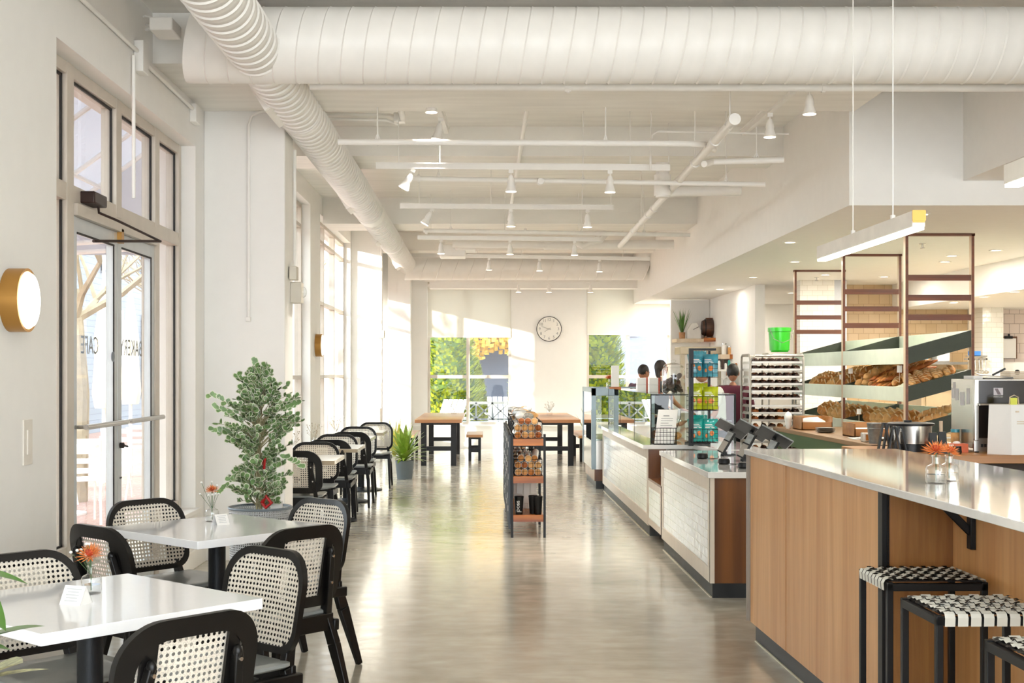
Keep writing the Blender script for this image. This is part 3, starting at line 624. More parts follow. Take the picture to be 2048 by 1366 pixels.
# ================================================================== OVERHEAD SERVICES
def duct(name, label, p0, p1, r0, r1, pitch, seam=.009, steps=None):
    p0 = Vector(p0); p1 = Vector(p1); d = p1 - p0; L = d.length; n = int(L / pitch); ux = d.normalized()
    up = Vector((0, 0, 1)); a = ux.cross(up).normalized(); b = a.cross(ux).normalized(); N = 36; vs = []; fs = []
    rad = lambda t: (steps(t) if steps else r0 + (r1 - r0) * t)
    ring = []
    for i in range(n + 1):
        t = i / n; r = rad(t)
        if i: ring += [(t - .016 / L, r), (t - .010 / L, r - seam), (t, r + seam), (t + .008 / L, r)]
        else: ring.append((0, r))
        ring.append((t + .5 / n if i < n else 1, r))
    for t, r in ring:
        for k in range(N):
            an = 2 * PI * k / N; lean = pitch * .28 * math.sin(an)
            vs.append(p0 + d * t + ux * lean + (a * math.cos(an) + b * math.sin(an)) * r)
    m = len(ring)
    for i in range(m - 1):
        for k in range(N): fs.append((i * N + k, i * N + (k + 1) % N, (i + 1) * N + (k + 1) % N, (i + 1) * N + k))
    fs += [tuple(range(N - 1, -1, -1)), tuple((m - 1) * N + k for k in range(N))]
    t_ = T(name, label, 'duct', p0); build(MB().add(vs, fs), 'duct_body', M['pipe'], t_, ang=60); return t_
def dr(t): return .165 if t < .62 else (.158 if t < .80 else .150)
D0, D1 = Vector((-1.47, 3.6, 3.58)), Vector((-1.37, 23.3, 3.42))
d1 = duct('air_duct', 'long white spiral duct running along the window side to the far end', D0, D1, .165, .15, .14, steps=dr)
g = MB()
for t_ in (.615, .80): c = D0.lerp(D1, t_); g.lathe([(.168, -.0), (.176, .02), (.176, .10), (.168, .12)], (0, 0, 0), 36, 'y'); 
g2 = MB()
for t_, w_ in ((.62, .35), (.80, .16), (.33, .05)):
    c = D0.lerp(D1, t_); dd = (D1 - D0).normalized(); g2.tube(c, c + dd * w_, .174, n=36)
build(g2, 'duct_joint', M['pipe'], d1)
for t_ in (.285, .55, .73, .93):
    c = D0.lerp(D1, t_); an = R(212); o = Vector((math.cos(an), 0, math.sin(an)))
    q = c + o * .17; e = Vector((-math.sin(an), 0, math.cos(an))); g = MB(); L = .62 if t_ < .3 else .45
    y = Vector((0, 1, 0))
    def plate(g, o0, o1, w, l0, l1, cw):
        bb = [c + o * o0 + e * (cw - w) + y * l0, c + o * o0 + e * (cw + w) + y * l0, c + o * o0 + e * (cw + w) + y * l1, c + o * o0 + e * (cw - w) + y * l1]
        tt = [p + o * (o1 - o0) for p in bb]; g.hexa(bb, tt)
    for cw in (-.085, .085): plate(g, .12, .19, .012, 0, L, cw)
    plate(g, .12, .19, .095, -.02, .0, 0); plate(g, .12, .19, .095, L, L + .02, 0)
    r_ = build(g, 'register_frame', M['pipe'], d1)
    g = MB(); plate(g, .14, .172, .075, 0, L, 0); build(g, 'grille', mat('grille_%d' % int(t_ * 100), '#77736c', .5, metal=.3), r_)
duct('air_duct', 'thick white spiral duct crossing the whole room overhead near the camera', (-1.87, 8.35, 3.6), (3.84, 8.35, 3.6), .24, .24, .14, seam=.004)
duct('air_duct', 'white spiral duct crossing the far end of the room above the clock', (-1.35, 23.3, 3.36), (2.92, 23.3, 3.36), .205, .205, .28, seam=.004)
def pipe(label, pts, r, name='pipe', cat='pipe', n=12, hang=(), extra=None, group=None):
    t = T(name, label, cat, pts[0], group=group)
    build(MB().poly(pts, r, n), 'pipe_run', M['pipe'], t)
    for h in hang:
        h = Vector(h); g = MB().tube(h, (h.x, h.y, CE), .006, n=6)
        g.poly([h + Vector((0, 0, 1)) * .07 + Vector((0, 0, 0)), h + Vector((r * 1.15, 0, 0)), h - Vector((0, 0, r * 1.2)), h - Vector((r * 1.15, 0, 0)), h + Vector((0, 0, .07))], .005, 5)
        build(g, 'hanger', M['pipe'], t)
    if extra: build(extra, 'coupling', M['pipe'], t)
    return t
def bend(p, q, r_, seg=6):   # rounded corner helper: p corner, q=(before, after)
    a, b = Vector(q[0]), Vector(q[1]); p = Vector(p); u = (a - p).normalized() * r_; v = (b - p).normalized() * r_
    return [p + u * (1 - t) ** 2 + v * t ** 2 for t in [i / seg for i in range(seg + 1)]]
# diagonal sprinkler main with couplings
A, B = P(1468, 240, 9.3), P(1240, 492, 17.2)
g = MB()
for t_ in (.0, .1, .22, .34, .42, .56, .62, .8): c = A.lerp(B, t_); dd = (B - A).normalized(); g.tube(c - dd * .035, c + dd * .035, .043, n=14)
pipe('white sprinkler main running away from camera on the right beneath the ceiling', [A, B], .034, hang=[A.lerp(B, t) for t in (.02, .22, .42, .7)], extra=g)
Y = 10.2; k0 = P(1380, 287, Y); pts = [P(676, 284, Y), k0, P(1410, 289, Y + .1), P(1428, 300, Y + .45)]
pipe('white cross pipe with elbow joining the sprinkler main, nearest of the long cross pipes', pts, .024, hang=[P(755, 285, Y), P(1211, 287, Y)])
Y = 11.1
pipe('short thick white pipe from the sprinkler main to the right soffit', [P(1408, 328, 10.9), P(1425, 324, Y), P(1567, 320, Y)], .028, hang=[P(1513, 321, Y)])
Y = 11.9
g = MB()
for px in (816, 835): g.tube(P(px, 357, Y), P(px + 5, 357, Y), .036, n=14)
g.lathe([(.03, -.06), (.034, -.02), (.034, .0)], P(1081, 364, Y - .04), 12, 'y')
pipe('long white sprinkler branch crossing behind the first light track', [P(812, 357, Y), P(1530, 369, Y)], .023, hang=[P(877, 358, Y), P(1166, 364, Y), P(1452, 367, Y)], extra=g)
Y = 17.3
g = MB()
for px in (850, 1048): g.tube(P(px, 463, Y), P(px + 5, 463, Y), .04, n=12)
pipe('white sprinkler branch low above the far tables', [P(847, 461, Y), P(1380, 470, Y)], .028, hang=[P(902, 462, Y), P(1164, 466, Y), P(1288, 468, Y)], extra=g)
pipe('thin white conduit below the thick near duct', [P(620, 172, 8.8), P(1140, 174, 8.8), P(1650, 175, 8.8), P(2100, 176, 8.8)], .028, extra=MB().tube(P(1130, 174, 8.8), P(1142, 174, 8.8), .035).tube(P(1643, 175, 8.8), P(1650, 175, 8.8), .036).tube(P(1136, 178, 8.8), P(1136, 186, 8.8), .012))
pipe('white ceiling conduit running away from the camera above the room centre', [P(1060, 176, 10.3), Vector((.345, 12.8, 3.6)), Vector((.34, 17.9, 3.6))], .02)
pipe('thick white conduit slanting across the ceiling left of the first spotlight', [P(793, 170, 10.2), P(806, 240, 11.6)], .028)
one(MB().box(-.80, -.70, 11.5, 11.62, 3.72, 3.8).xf(Matrix.Identity(4)), 'junction_box', M['pipe'], 'white junction box at the end of the slanting ceiling conduit', 'junction box', bevel=.004)
for i, (ya, lb) in enumerate(((234, 'upper of two white conduits from the window duct to the ceiling junction box'), (244, 'lower of two white conduits from the window duct to the ceiling junction box'))):
    pipe(lb, [P(640, ya - 6, 11.6), P(780 - i * 8, ya - 4, 11.6), P(797, ya + 4, 11.6)], .014)
# big vent pipes mid ceiling
t = T('air_duct', 'thick short horizontal white duct with a vertical stub by the sprinkler main', 'duct', P(1325, 350, 12.4))
build(MB().tube(P(1325, 326, 12.4), P(1325, 395, 12.4), .065, n=20).tube(P(1325, 350, 12.4), P(1325, 392, 12.4), .082, n=20), 'duct_stub', M['pipe'], t)
build(MB().tube(P(1340, 382, 12.6), P(1481, 380, 12.6), .055, n=20), 'duct_run', M['pipe'], t)
t = T('air_duct', 'long low horizontal white duct over the far half of the room', 'duct', P(1000, 490, 19.3))
build(MB().tube(P(905, 488, 19.3), P(1090, 490, 19.3), .055, n=20).tube(P(1088, 490, 19.3), P(1347, 489, 19.3), .070, n=20), 'duct_run', M['pipe'], t)
build(MB().tube(P(1140, 420, 19.3), P(1142, 470, 19.3), .045, n=16).tube(P(1142, 441, 19.3), P(1143, 470, 19.3), .062, n=16).tube(P(1176, 448, 19.3), P(1178, 470, 19.3), .065, n=16).tube(P(1198, 440, 19.3), P(1198, 478, 19.3), .06, n=16), 'duct_stub', M['pipe'], t)
build(MB().poly([P(1150, 483, 19.1), P(1165, 492, 19.1), P(1180, 484, 19.1), P(1200, 482, 19.1), P(1208, 472, 19.1), P(1204, 450, 19.1)], .05, 12), 'flexible_hose', M['pipe'], t)
t = T('air_handler', 'small white boxy air handling unit with folded arm above the far tables', 'air handler', P(915, 500, 20))
build(MB().box(-.68, -.28, 19.7, 20.2, 3.26, 3.44).box(-.44, -.12, 19.6, 20.1, 3.35, 3.53), 'casing', M['pipe'], t, bevel=.02)
build(MB().tube((-.6, 19.8, 3.44), (-.6, 19.8, CE), .008, n=6).tube((-.2, 19.8, 3.5), (-.2, 19.8, CE), .008, n=6), 'hanging_rod', M['pipe'], t)
# lighting tracks with spot heads
def spot_proto():
    t = T('spotlight', 'white track spotlight', 'spotlight')
    build(MB().box(-.02, .02, -.015, .015, -.03, .0).tube((0, 0, -.03), (0, 0, -.07), .006), 'track_adapter', M['pipe'], t)
    build(MB().lathe([(.018, 0), (.028, -.03), (.034, -.06), (.030, -.075), (.048, -.13), (.050, -.14), (.046, -.14)], (0, 0, -.05), 20), 'lamp_housing', M['pipe'], t)
    build(MB().lathe([(.045, 0), (.045, .003)], (0, 0, -.1925), 20), 'lamp_lens', M['bulbface'], t)
    lamp((0, 0, -.2), 40, (1, .94, .86), .04, (0, 0, 0), t, spot=75)
    return t
SP = spot_proto()
def track(label, p0, p1, spots, rods=(), w=.035, h=.05, tilt=None):
    p0 = Vector(p0); p1 = Vector(p1); t = T('lighting_track', label, 'lighting track', p0, group='lighting tracks')
    build(MB().bar(p0, p1, w, h).bar(p0 + Vector((0, 0, h * .5)), p1 + Vector((0, 0, h * .5)), w * 1.5, .008), 'track_rail', M['pipe'], t)
    for f_ in rods: c = p0.lerp(p1, f_); build(MB().tube(c, (c.x, c.y, CE), .005, n=6), 'hanging_rod', M['pipe'], t)
    for f_, lb, tl in spots:
        c = p0.lerp(p1, f_); place(SP, c - Vector((0, 0, h / 2)), 0, lb, 'track spotlights', rot=(0, tl, 0))
def fx(a, b, x): return (x - a) / (b - a)
Y = 11.3; a, b = 752, 1340
track('white lighting track, nearest of the tracks crossing the room', P(a, 332, Y), P(b, 336, Y), [(fx(a, b, 828), 'left spotlight on the nearest cross track', .5), (fx(a, b, 1022), 'middle spotlight on the nearest cross track', 0), (fx(a, b, 1220), 'right spotlight on the nearest cross track', 0)], [fx(a, b, x) for x in (797, 880, 1260, 1302)])
Y = 14.1; a, b = 800, 1227
track('white lighting track, second of the tracks crossing the room', P(a, 412, Y), P(b, 415, Y), [(fx(a, b, 866), 'left spotlight on the second cross track', .5), (fx(a, b, 1022), 'middle spotlight on the second cross track', 0), (fx(a, b, 1175), 'right spotlight on the second cross track', 0)], [fx(a, b, x) for x in (838, 982, 1165, 1222)])
Y = 17.6; a, b = 835, 1200
track('white lighting track, third of the tracks crossing the room', P(a, 475, Y), P(b, 479, Y), [(fx(a, b, 882), 'left spotlight on the third cross track', 0), (fx(a, b, 1020), 'middle spotlight on the third cross track', 0), (fx(a, b, 1149), 'right spotlight on the third cross track', 0)], [fx(a, b, x) for x in (862, 1010, 1157)])
Y = 20.5; a, b = 872, 1300
track('white lighting track, fourth of the tracks crossing the room', P(a, 511, Y), P(b, 518, Y), [(fx(a, b, 978), 'left spotlight on the fourth cross track', 0), (fx(a, b, 1079), 'middle spotlight on the fourth cross track', 0), (fx(a, b, 1199), 'right spotlight on the fourth cross track', 0)], [fx(a, b, x) for x in (955, 1043, 1246)])
Y = 24.4; a, b = 850, 1200
track('white lighting track against the far wall above the clock', P(a, 561, Y), P(b, 562, Y), [(fx(a, b, 1037), 'left spotlight directly above the clock', 0), (fx(a, b, 1098), 'middle spotlight directly above the clock', 0), (fx(a, b, 1181), 'spotlight at the right end above the clock', 0)], [.1, .9])
track('white lighting track running away from camera, left of the ceiling centre', P(862, 168, 10.2), P(893, 262, 11.9), [(.02, 'spotlight at the near end of the left lengthwise track', 0), (.62, 'spotlight at the far end of the left lengthwise track', .2)], [.3], w=.04)
track('white lighting track running away from camera beside the right soffit', P(1585, 182, 9.6), P(1487, 265, 11.4), [(.42, 'spotlight on the lengthwise track by the right soffit', 0)], [.35], w=.04)
place(SP, P(1619, 176, 9.4), 0, 'single spotlight just below the thick near duct at right', 'track spotlights')
pipe('thin white conduit with corner bend under the right lengthwise track', [P(1301, 340, 11.2), P(1301, 285, 11.2), P(1305, 270, 11.2), P(1315, 263, 11.2), P(1577, 268, 11.2)], .010)
# conduits and alarm boxes on the walls
c = T('wall_conduit', 'white surface conduit along the top of the left wall above the entrance', 'conduit', (XW, 6, 3.4))
build(MB().tube((XW + .02, 4.5, 3.56), (XW + .02, 8.35, 3.55), .014).tube((XW + .02, 8.42, 3.52), (XW + .02, 9.95, 3.50), .014).poly([(XW + .02, 8.2, 3.50), (XW + .02, 8.2, 3.0), (XW + .02, 8.2, 2.6)], .012), 'pipe_run', M['pipe'], c)
build(MB().box(XW, XW + .06, 8.28, 8.42, 3.42, 3.62), 'junction_box', M['pipe'], c, bevel=.005); build(MB().box(XW, XW + .05, 9.85, 10.0, 3.40, 3.54), 'junction_box', M['pipe'], c, bevel=.005)
e = T('emergency_light', 'white ceiling light unit on a bracket in the top left corner', 'light unit', P(318, 55, 8.5))
build(MB().box(*[v for v in (P(306, 0, 8.3).x, P(352, 0, 8.3).x)], 8.2, 8.45, P(0, 68, 8.3).z, P(0, 42, 8.3).z), 'unit_box', M['pipe'], e, bevel=.008)
build(MB().tube(P(303, 52, 8.3), P(292, 50, 8.4), .008).tube(P(303, 58, 8.3), P(292, 60, 8.35), .008).poly([P(335, 44, 8.3), P(290, 32, 8.5), P(285, 34, 8.5)], .006), 'bracket', M['pipe'], e)
# conduit + alarm boxes at column corners
al = T('alarm_box', 'white alarm box with round strobe on the near window column', 'alarm', P(591, 580, 10.9))
x0 = -1.585
build(MB().tube(P(589, 300, 10.85), P(589, 560, 10.85), .016), 'conduit_run', M['pipe'], al)
build(MB().box(x0, x0 + .09, 10.62, 10.78, 2.07, 2.24).box(x0 + .01, x0 + .07, 10.5, 10.62, 2.25, 2.36), 'box_body', mat('cream_box', '#d8d1c2', .5), al, bevel=.006)
build(MB().ell((x0 + .10, 10.68, 2.16), (.03, .045, .045)), 'strobe', M['jar'], al)
al = T('alarm_box', 'white alarm box on the far window column beside the sunlit patch', 'alarm', P(765, 667, 21.9))
build(MB().tube((-1.72, 21.77, .9), (-1.72, 21.77, 3.6), .02), 'conduit_run', M['pipe'], al)
build(MB().box(-1.76, -1.66, 21.6, 21.75, 2.07, 2.2), 'box_body', bpy.data.materials['cream_box'], al, bevel=.005); build(MB().ell((-1.64, 21.65, 2.13), (.03, .03, .03)), 'strobe', M['jar'], al)
one(MB().poly([P(497, 640, 10.33), P(497, 250, 10.33), P(503, 232, 10.33), P(520, 224, 10.33), P(540, 222, 10.33)], .012), 'wall_conduit', M['pipe'], 'thin white conduit running up the face of the near window column', 'conduit')
one(MB().box(*[P(497, 0, 10.34).x - .02, P(497, 0, 10.34).x + .02], 10.31, 10.35, P(0, 643, 10.34).z, P(0, 634, 10.34).z), 'outlet_box', M['pipe'], 'small white outlet box on the near window column', 'outlet box', bevel=.003)
one(MB().box(XW, XW + .008, 6.28, 6.40, 1.05, 1.27).box(XW, XW + .014, 6.32, 6.36, 1.1, 1.22), 'light_switch', mat('switch_beige', '#e9e2d6', .4), 'pale rectangular light switch on the wall left of the entrance', 'light switch', bevel=.002)
# wall sconces
def sconce():
    t = T('wall_light', 'round wall light', 'wall light')
    build(MB().lathe([(.150, 0), (.150, .085), (.137, .085), (.137, .02)], (0, 0, 0), 40, 'x'), 'brass_ring', M['brass'], t)
    build(MB().lathe([(.134, .03), (.134, .085), (.125, .10), (.10, .108), (.0, .11)], (0, 0, 0), 40, 'x'), 'opal_diffuser', M['globe'], t)
    return t
sc = sconce()
place(sc, (XW, 6.12, 1.84), 0, 'large round brass wall light glowing beside the entrance', 'brass wall lights')
place(sc, (XW, 17.25, 1.86), 0, 'small distant round brass wall light between the window bays', 'brass wall lights')
# linear pendants over the bar
def pendant(label, x, y0, y1, z):
    t = T('linear_pendant', label, 'pendant light', (x, y0, z), group='linear pendants')
    build(MB().box(x - .03, x + .03, y0, y1, z, z + .075), 'pendant_body', mat('satin_white_channel', '#efe9de', .4) if 'satin_white_channel' not in bpy.data.materials else bpy.data.materials['satin_white_channel'], t, bevel=.003)
    build(MB().box(x - .028, x + .028, y0 - .002, y0 + .0, z + .02, z + .077).box(x - .031, x + .031, y0 - .006, y0 - .001, z + .028, z + .075), 'brass_cap', M['brass'], t)
    build(MB().box(x - .026, x + .026, y0 + .005, y1 - .005, z - .012, z + .002), 'led_strip', M['led'], t)
    for f_ in (.22, .62): yy = y0 + (y1 - y0) * f_; build(MB().tube((x, yy, z + .07), (x, yy, CE), .003, n=6).tube((x, yy, z + .07), (x, yy, z + .10), .012), 'suspension_cable', M['pipe'], t)
pendant('glowing linear pendant lamp with brass end over the bar', 2.0, 5.98, 7.70, 2.17)
pendant('glowing linear pendant lamp cut by the right picture edge', 2.02, 3.2, 4.98, 2.22)
# recessed downlights
def downlight(x, y, z, label, e=14):
    t = T('downlight', label, 'downlight', (x, y, z), group='recessed downlights')
    build(MB().lathe([(.075, 0), (.075, -.006), (.055, -.008), (.052, 0)], (x, y, z), 24), 'trim_ring', M['pipe'], t)
    build(MB().lathe([(.050, -.003), (.050, -.001)], (x, y, z), 20), 'lit_lens', M['bulbface'], t)
    lamp((0, 0, -.02), e, (1, .92, .80), .1, parent=t)
for px, py, lb in ((1590, 523, 'recessed downlight left of the first shelf frame'), (1506, 554, 'recessed downlight over the cash desk'), (1440, 578, 'recessed downlight behind the cash desk'), (1352, 612, 'recessed downlight above the shelf with the plant'),
        (1768, 553, 'recessed downlight seen inside the middle shelf frame'), (1890, 523, 'recessed downlight seen inside the nearest shelf frame'), (1580, 484, 'faint recessed downlight under the near end of the pendant'), (1700, 476, 'recessed downlight behind the pendant wire'), (1843, 428, 'recessed downlight beside the brass pendant end'), (1992, 500, 'recessed downlight at the far right of the ceiling')):
    Y = min(25.0, 1.35 * 2600 / (745 - py)); v = P(px, py, Y)
    downlight(v.x, v.y, 2.85, lb, 3 if 'cash desk' in lb else 7)
for px, py, lb in ((1968, 593, 'warm downlight in the low kitchen ceiling left of the brown grille'), (2029, 583, 'warm downlight in the low kitchen ceiling at the right edge'), (1908, 604, 'warm downlight in the kitchen seen through the shelf frame')):
    Y = .97 * 2600 / (745 - py); v = P(px, py, Y); downlight(v.x, v.y, 2.47, lb, 12)
for x, y, z, lb in ((3.4, 24.6, 2.85, 'downlight added to brighten the space behind the service wall'), (5.0, 24.5, 2.85, 'downlight added to brighten the back room behind the green bucket'), (5.2, 22, 2.85, 'downlight added to brighten the back room left of the tiled kitchen wall'), (4.7, 17.9, 2.85, 'downlight added to brighten the white tiled pier'), (6.5, 18, 2.47, 'downlight added to brighten the tan kitchen tiles'), (8.2, 17.5, 2.47, 'downlight added to brighten the blush kitchen tiles'), (5.4, 12.5, 2.85, 'downlight added to brighten behind the bread shelves'), (5.4, 15.0, 2.85, 'farther downlight added to brighten behind the bread shelves')):  # extra lamps added to brighten the dark kitchen and back rooms
    downlight(x, y, z, lb, 4 if 'pier' in lb else 12)
for px, py, lb in ((1633, 555, 'sprinkler head inside the left shelf frame'), (1845, 487, 'sprinkler head inside the nearest shelf frame'), (1490, 601, 'sprinkler head under the ceiling near the back wall')):
    Y = 1.35 * 2600 / (745 - py) ; v = P(px, py, Y)
    one(MB().lathe([(.035, 0), (.035, -.006), (.01, -.008), (.01, -.04), (.025, -.045), (.025, -.05)], (v.x, v.y, 2.85), 14), 'sprinkler_head', M['steel'], lb, 'sprinkler', 'sprinkler heads', loc=(v.x, v.y, 2.8))
# clock
ck = T('wall_clock', 'large round white wall clock with thin black rim on the far wall', 'clock', (1.285, FAR - .03, 2.36))
cx_, cz_ = 1.285, 2.36
build(MB().lathe([(.235, -.0), (.235, .02)], (cx_, FAR - .03, cz_), 48, 'y'), 'dial', M['clock'], ck)
build(MB().poly([(cx_ + .243 * math.cos(a_ * PI / 24), FAR - .03, cz_ + .243 * math.sin(a_ * PI / 24)) for a_ in range(48)], .006, 8, close=True), 'rim', M['blackm'], ck)
for k in range(1, 13):
    an = PI / 2 - k * PI / 6; text(str(k), .08, M['ink'], ck, (cx_ + .185 * math.cos(an), FAR - .034, cz_ + .185 * math.sin(an)), name='numeral')
for an, L, w_, nme in ((R(163), .16, .008, 'minute_hand'), (R(212), .11, .011, 'hour_hand')):
    dv = Vector((math.cos(an), 0, math.sin(an))); c0 = Vector((cx_, FAR - .042, cz_)); build(MB().bar(c0 - dv * .04, c0 + dv * L, w_, .003), nme, M['inkd'], ck)
# ================================================================== CANE CHAIRS
def rr(w, h, rt, rb, n=8):
    """rounded outline in x,z centred on x, z from 0 to h; top radius rt, bottom radius rb"""
    pts = []
    for cx, cz, r_, a0 in ((w / 2 - rt, h - rt, rt, 0), (-w / 2 + rt, h - rt, rt, 90), (-w / 2 + rb, rb, rb, 180), (w / 2 - rb, rb, rb, 270)):
        for i in range(n + 1): a_ = R(a0 + 90 * i / n); pts.append((cx + r_ * math.cos(a_), cz + r_ * math.sin(a_)))
    return pts
def make_chair():
    t = T('cane_chair', 'black chair with woven cane back', 'chair')
    # seat
    out = [(x, y) for x, y in rr(.46, .42, .10, .06)]
    g = MB(); n = len(out); fl = lambda k: [(x * k, (y - .21) * k, 0) for x, y in out]
    def zz(x, y): return .455 + .018 * (x / .23) ** 2 - .008
    vs = []; fs = []
    for k, dz in ((.0001, 0), (.35, 0), (.7, 0), (.95, 0), (1.0, -.006), (1.0, -.018), (.96, -.024), (.0001, -.024)):
        for x, y in out: vs.append((x * k, (y - .21) * k, zz(x * k, y) + dz))
    for i in range(7):
        for j in range(n): fs.append((i * n + j, (i + 1) * n + j, (i + 1) * n + (j + 1) % n, i * n + (j + 1) % n))
    fs = [f[::-1] for f in fs]
    build(g.add(vs, fs), 'seat', M['seat'], t, ang=50)
    # backrest ring, leaning back, gently curved
    zb, lean = .475, .20
    def bp(x, z, d=0): return Vector((x, -.215 - z * lean + .42 * x * x + d, zb + z))
    H = .365; o_ = rr(.465, H, .13, .085, 9); i_ = [(x * .90, .024 + (z) * ((H - .050) / H)) for x, z in o_]; c_ = [(x * .76, .05 + z * ((H - .105) / H)) for x, z in o_]
    n = len(o_); vs = []; fs = []
    for pts, d in ((o_, .008), (i_, .010), (i_, -.0), (c_, -.016), (o_, -.016)):
        vs += [bp(x, z, d) for x, z in pts]
    L = 5
    for i in range(L):
        for j in range(n): fs.append((i * n + j, i * n + (j + 1) % n, ((i + 1) % L) * n + (j + 1) % n, ((i + 1) % L) * n + j))
    g = MB().add(vs, fs)
    for s_ in (-1, 1):
        for k in range(6):
            za, zb_ = .035 + (H - .07) * k / 6, .035 + (H - .07) * (k + 1) / 6; q = lambda x, z, d: bp(x * s_, z, d)
            g.hexa([q(.115, za, -.013), q(.160, za, -.013), q(.160, za, -.002), q(.115, za, -.002)], [q(.115, zb_, -.013), q(.160, zb_, -.013), q(.160, zb_, -.002), q(.115, zb_, -.002)])
    fr = build(g, 'backrest_frame', M['black'], t, ang=40)
    vs = []; fs = []; K = 6; cz = H / 2
    for k in range(K + 1):
        s_ = max(.001, k / K)
        for x, z in i_: vs.append(bp(x * s_, cz + (z - cz) * s_, .004))
    for i in range(K):
        for j in range(n): fs.append((i * n + j, i * n + (j + 1) % n, (i + 1) * n + (j + 1) % n, (i + 1) * n + j))
    build(MB().add(vs, fs), 'cane_panel', M['cane'], fr)
    for s_ in (-1, 1):
        # rear leg with post up behind the back, front leg, side rail
        g = MB(); x = s_ * .185
        p = [Vector((s_ * .215, -.335, 0)), Vector((s_ * .20, -.235, .30)), Vector((s_ * .178, -.205, .43)), Vector((s_ * .14, -.285, .72))]
        g.bar(p[0], p[1], .024, .032, .034, .058, up=(0, 1, 0)).bar(p[1], p[2], .034, .058, .034, .05, up=(0, 1, 0)).bar(p[2], p[3], .034, .046, .026, .026, up=(0, 1, 0))
        g.ell(p[3], (.015, .017, .02), 8, 6)
        build(g, 'leg', M['black'], t, bevel=.004)
        g = MB().bar((s_ * .222, .205, 0), (s_ * .205, .165, .43), .024, .026, .034, .05, up=(0, 1, 0)); build(g, 'leg', M['black'], t, bevel=.004)
        build(MB().bar((s_ * .205, -.25, .385), (s_ * .205, .18, .395), .03, .05), 'side_rail', M['black'], t, bevel=.006)
        build(MB().tube((s_ * .142, -.262, .70), (s_ * .142, -.302, .70), .006).tube((s_ * .155, -.236, .58), (s_ * .155, -.276, .58), .006), 'peg', M['steel'], t)
    build(MB().bar((-.2, -.222, .40), (.2, -.222, .40), .022, .075).bar((-.2, .16, .405), (.2, .16, .405), .022, .05), 'cross_rail', M['black'], t, bevel=.004)
    return t
CH = make_chair()
def chair_at(px, py, fdir, label, group, dz=.0):
    """px,py = photo point of the top middle of the back"""
    Y = (1.5 - .84) * 2600 / (py - 745); X = (px - 968) * Y / 2600
    f = Vector(fdir).normalized(); o = Vector((X, Y)) + Vector((f.x, f.y)) * (.24 if 'nearest to the camera' in label else .262)
    return place(CH, (o.x, o.y, 0), math.atan2(-f.x, f.y), label, group)
u = Vector((.67, .742)); v = Vector((-.742, .67))
G1 = 'cane chairs round the two near tables'
chair_at(372, 1226, v, 'cane chair seen from behind, nearest to the camera', G1)
chair_at(536, 1097, -u, 'cane chair with its front to the camera beside the near table', G1)
chair_at(606, 1052, v, 'cane chair seen from behind, tucked at the second near table', G1)
chair_at(642, 998, -u, 'cane chair facing the camera beyond the second near table on the aisle side', G1)
chair_at(40, 1106, -v, 'cane chair cut by the left picture edge, behind the near table', G1)
chair_at(196, 1050, u, 'cane chair seen from behind between the two near tables by the window', G1)
chair_at(290, 999, -v, 'cane chair in front of the right entrance door', G1)
G2 = 'cane chairs along the window row'
row = [(10.95, -1.60, 1, 'cane chair seen from behind, first of the window row, half hidden by the ficus column'), (12.35, -1.60, 0, 'cane chair facing the camera behind the first window row table'), (12.75, -1.53, 1, 'cane chair seen from behind at the second window row table'),
       (13.95, -1.58, 0, 'cane chair facing the camera behind the second window row table'), (14.45, -1.49, 1, 'cane chair seen from behind at the third window row table'), (15.9, -1.54, 0, 'cane chair facing the camera behind the third window row table'), (17.3, -1.44, 0, 'cane chair facing the camera at the far end of the window row')]
for Y, X, back, lb in row:
    f = Vector((0, 1 if back else -1)); o = Vector((X, Y)) + f * .285
    place(CH, (o.x, o.y, 0), 0 if back else PI, lb, G2)
# ================================================================== TABLES
def cafe_table(w, d, edge):
    t = T('cafe_table', 'white topped cafe table', 'table')
    build(MB().box(-w / 2, w / 2, -d / 2, d / 2, .714, .75), 'tabletop', edge, t, bevel=.002)
    build(MB().tube((0, 0, .02), (0, 0, .705), .042, n=24).lathe([(.16, .703), (.16, .714)], (0, 0, 0), 24), 'column', M['column'], t)
    build(MB().lathe([(.27, 0), (.27, .012), (.25, .018), (.05, .03), (.045, .04)], (0, 0, 0), 36), 'base', M['column'], t)
    return t
t1 = cafe_table(.80, .80, M['quartz'])
place(t1, (-1.30, 4.29, 0), R(48), 'white square cafe table nearest to the camera', 'white square cafe tables')
place(t1, (-1.30, 6.33, 0), R(48), 'white square cafe table in front of the entrance doors', 'white square cafe tables')
def shaded_edge_mat():
    m, nt, b = nm('laminate_top_shaded_edge'); L = nt.links.new; geo = nt.nodes.new('ShaderNodeNewGeometry'); tcn = nt.nodes.new('ShaderNodeTexCoord'); sp = nt.nodes.new('ShaderNodeSeparateXYZ')
    L(tcn.outputs['Normal'], sp.inputs[0]); gt = nt.nodes.new('ShaderNodeMath'); gt.operation = 'GREATER_THAN'; gt.inputs[1].default_value = .5; L(sp.outputs['Z'], gt.inputs[0])
    mx = nt.nodes.new('ShaderNodeMix'); mx.data_type = 'RGBA'; mx.inputs['A'].default_value = S('#b3a48c'); mx.inputs['B'].default_value = S('#d9d6ce'); L(gt.outputs[0], mx.inputs['Factor']); L(mx.outputs['Result'], b.inputs['Base Color']); b.inputs['Roughness'].default_value = .2  # edge colour carries the shade on the table rim
    b.inputs['Coat Weight'].default_value = .3; return m
t2 = cafe_table(.62, .80, shaded_edge_mat())
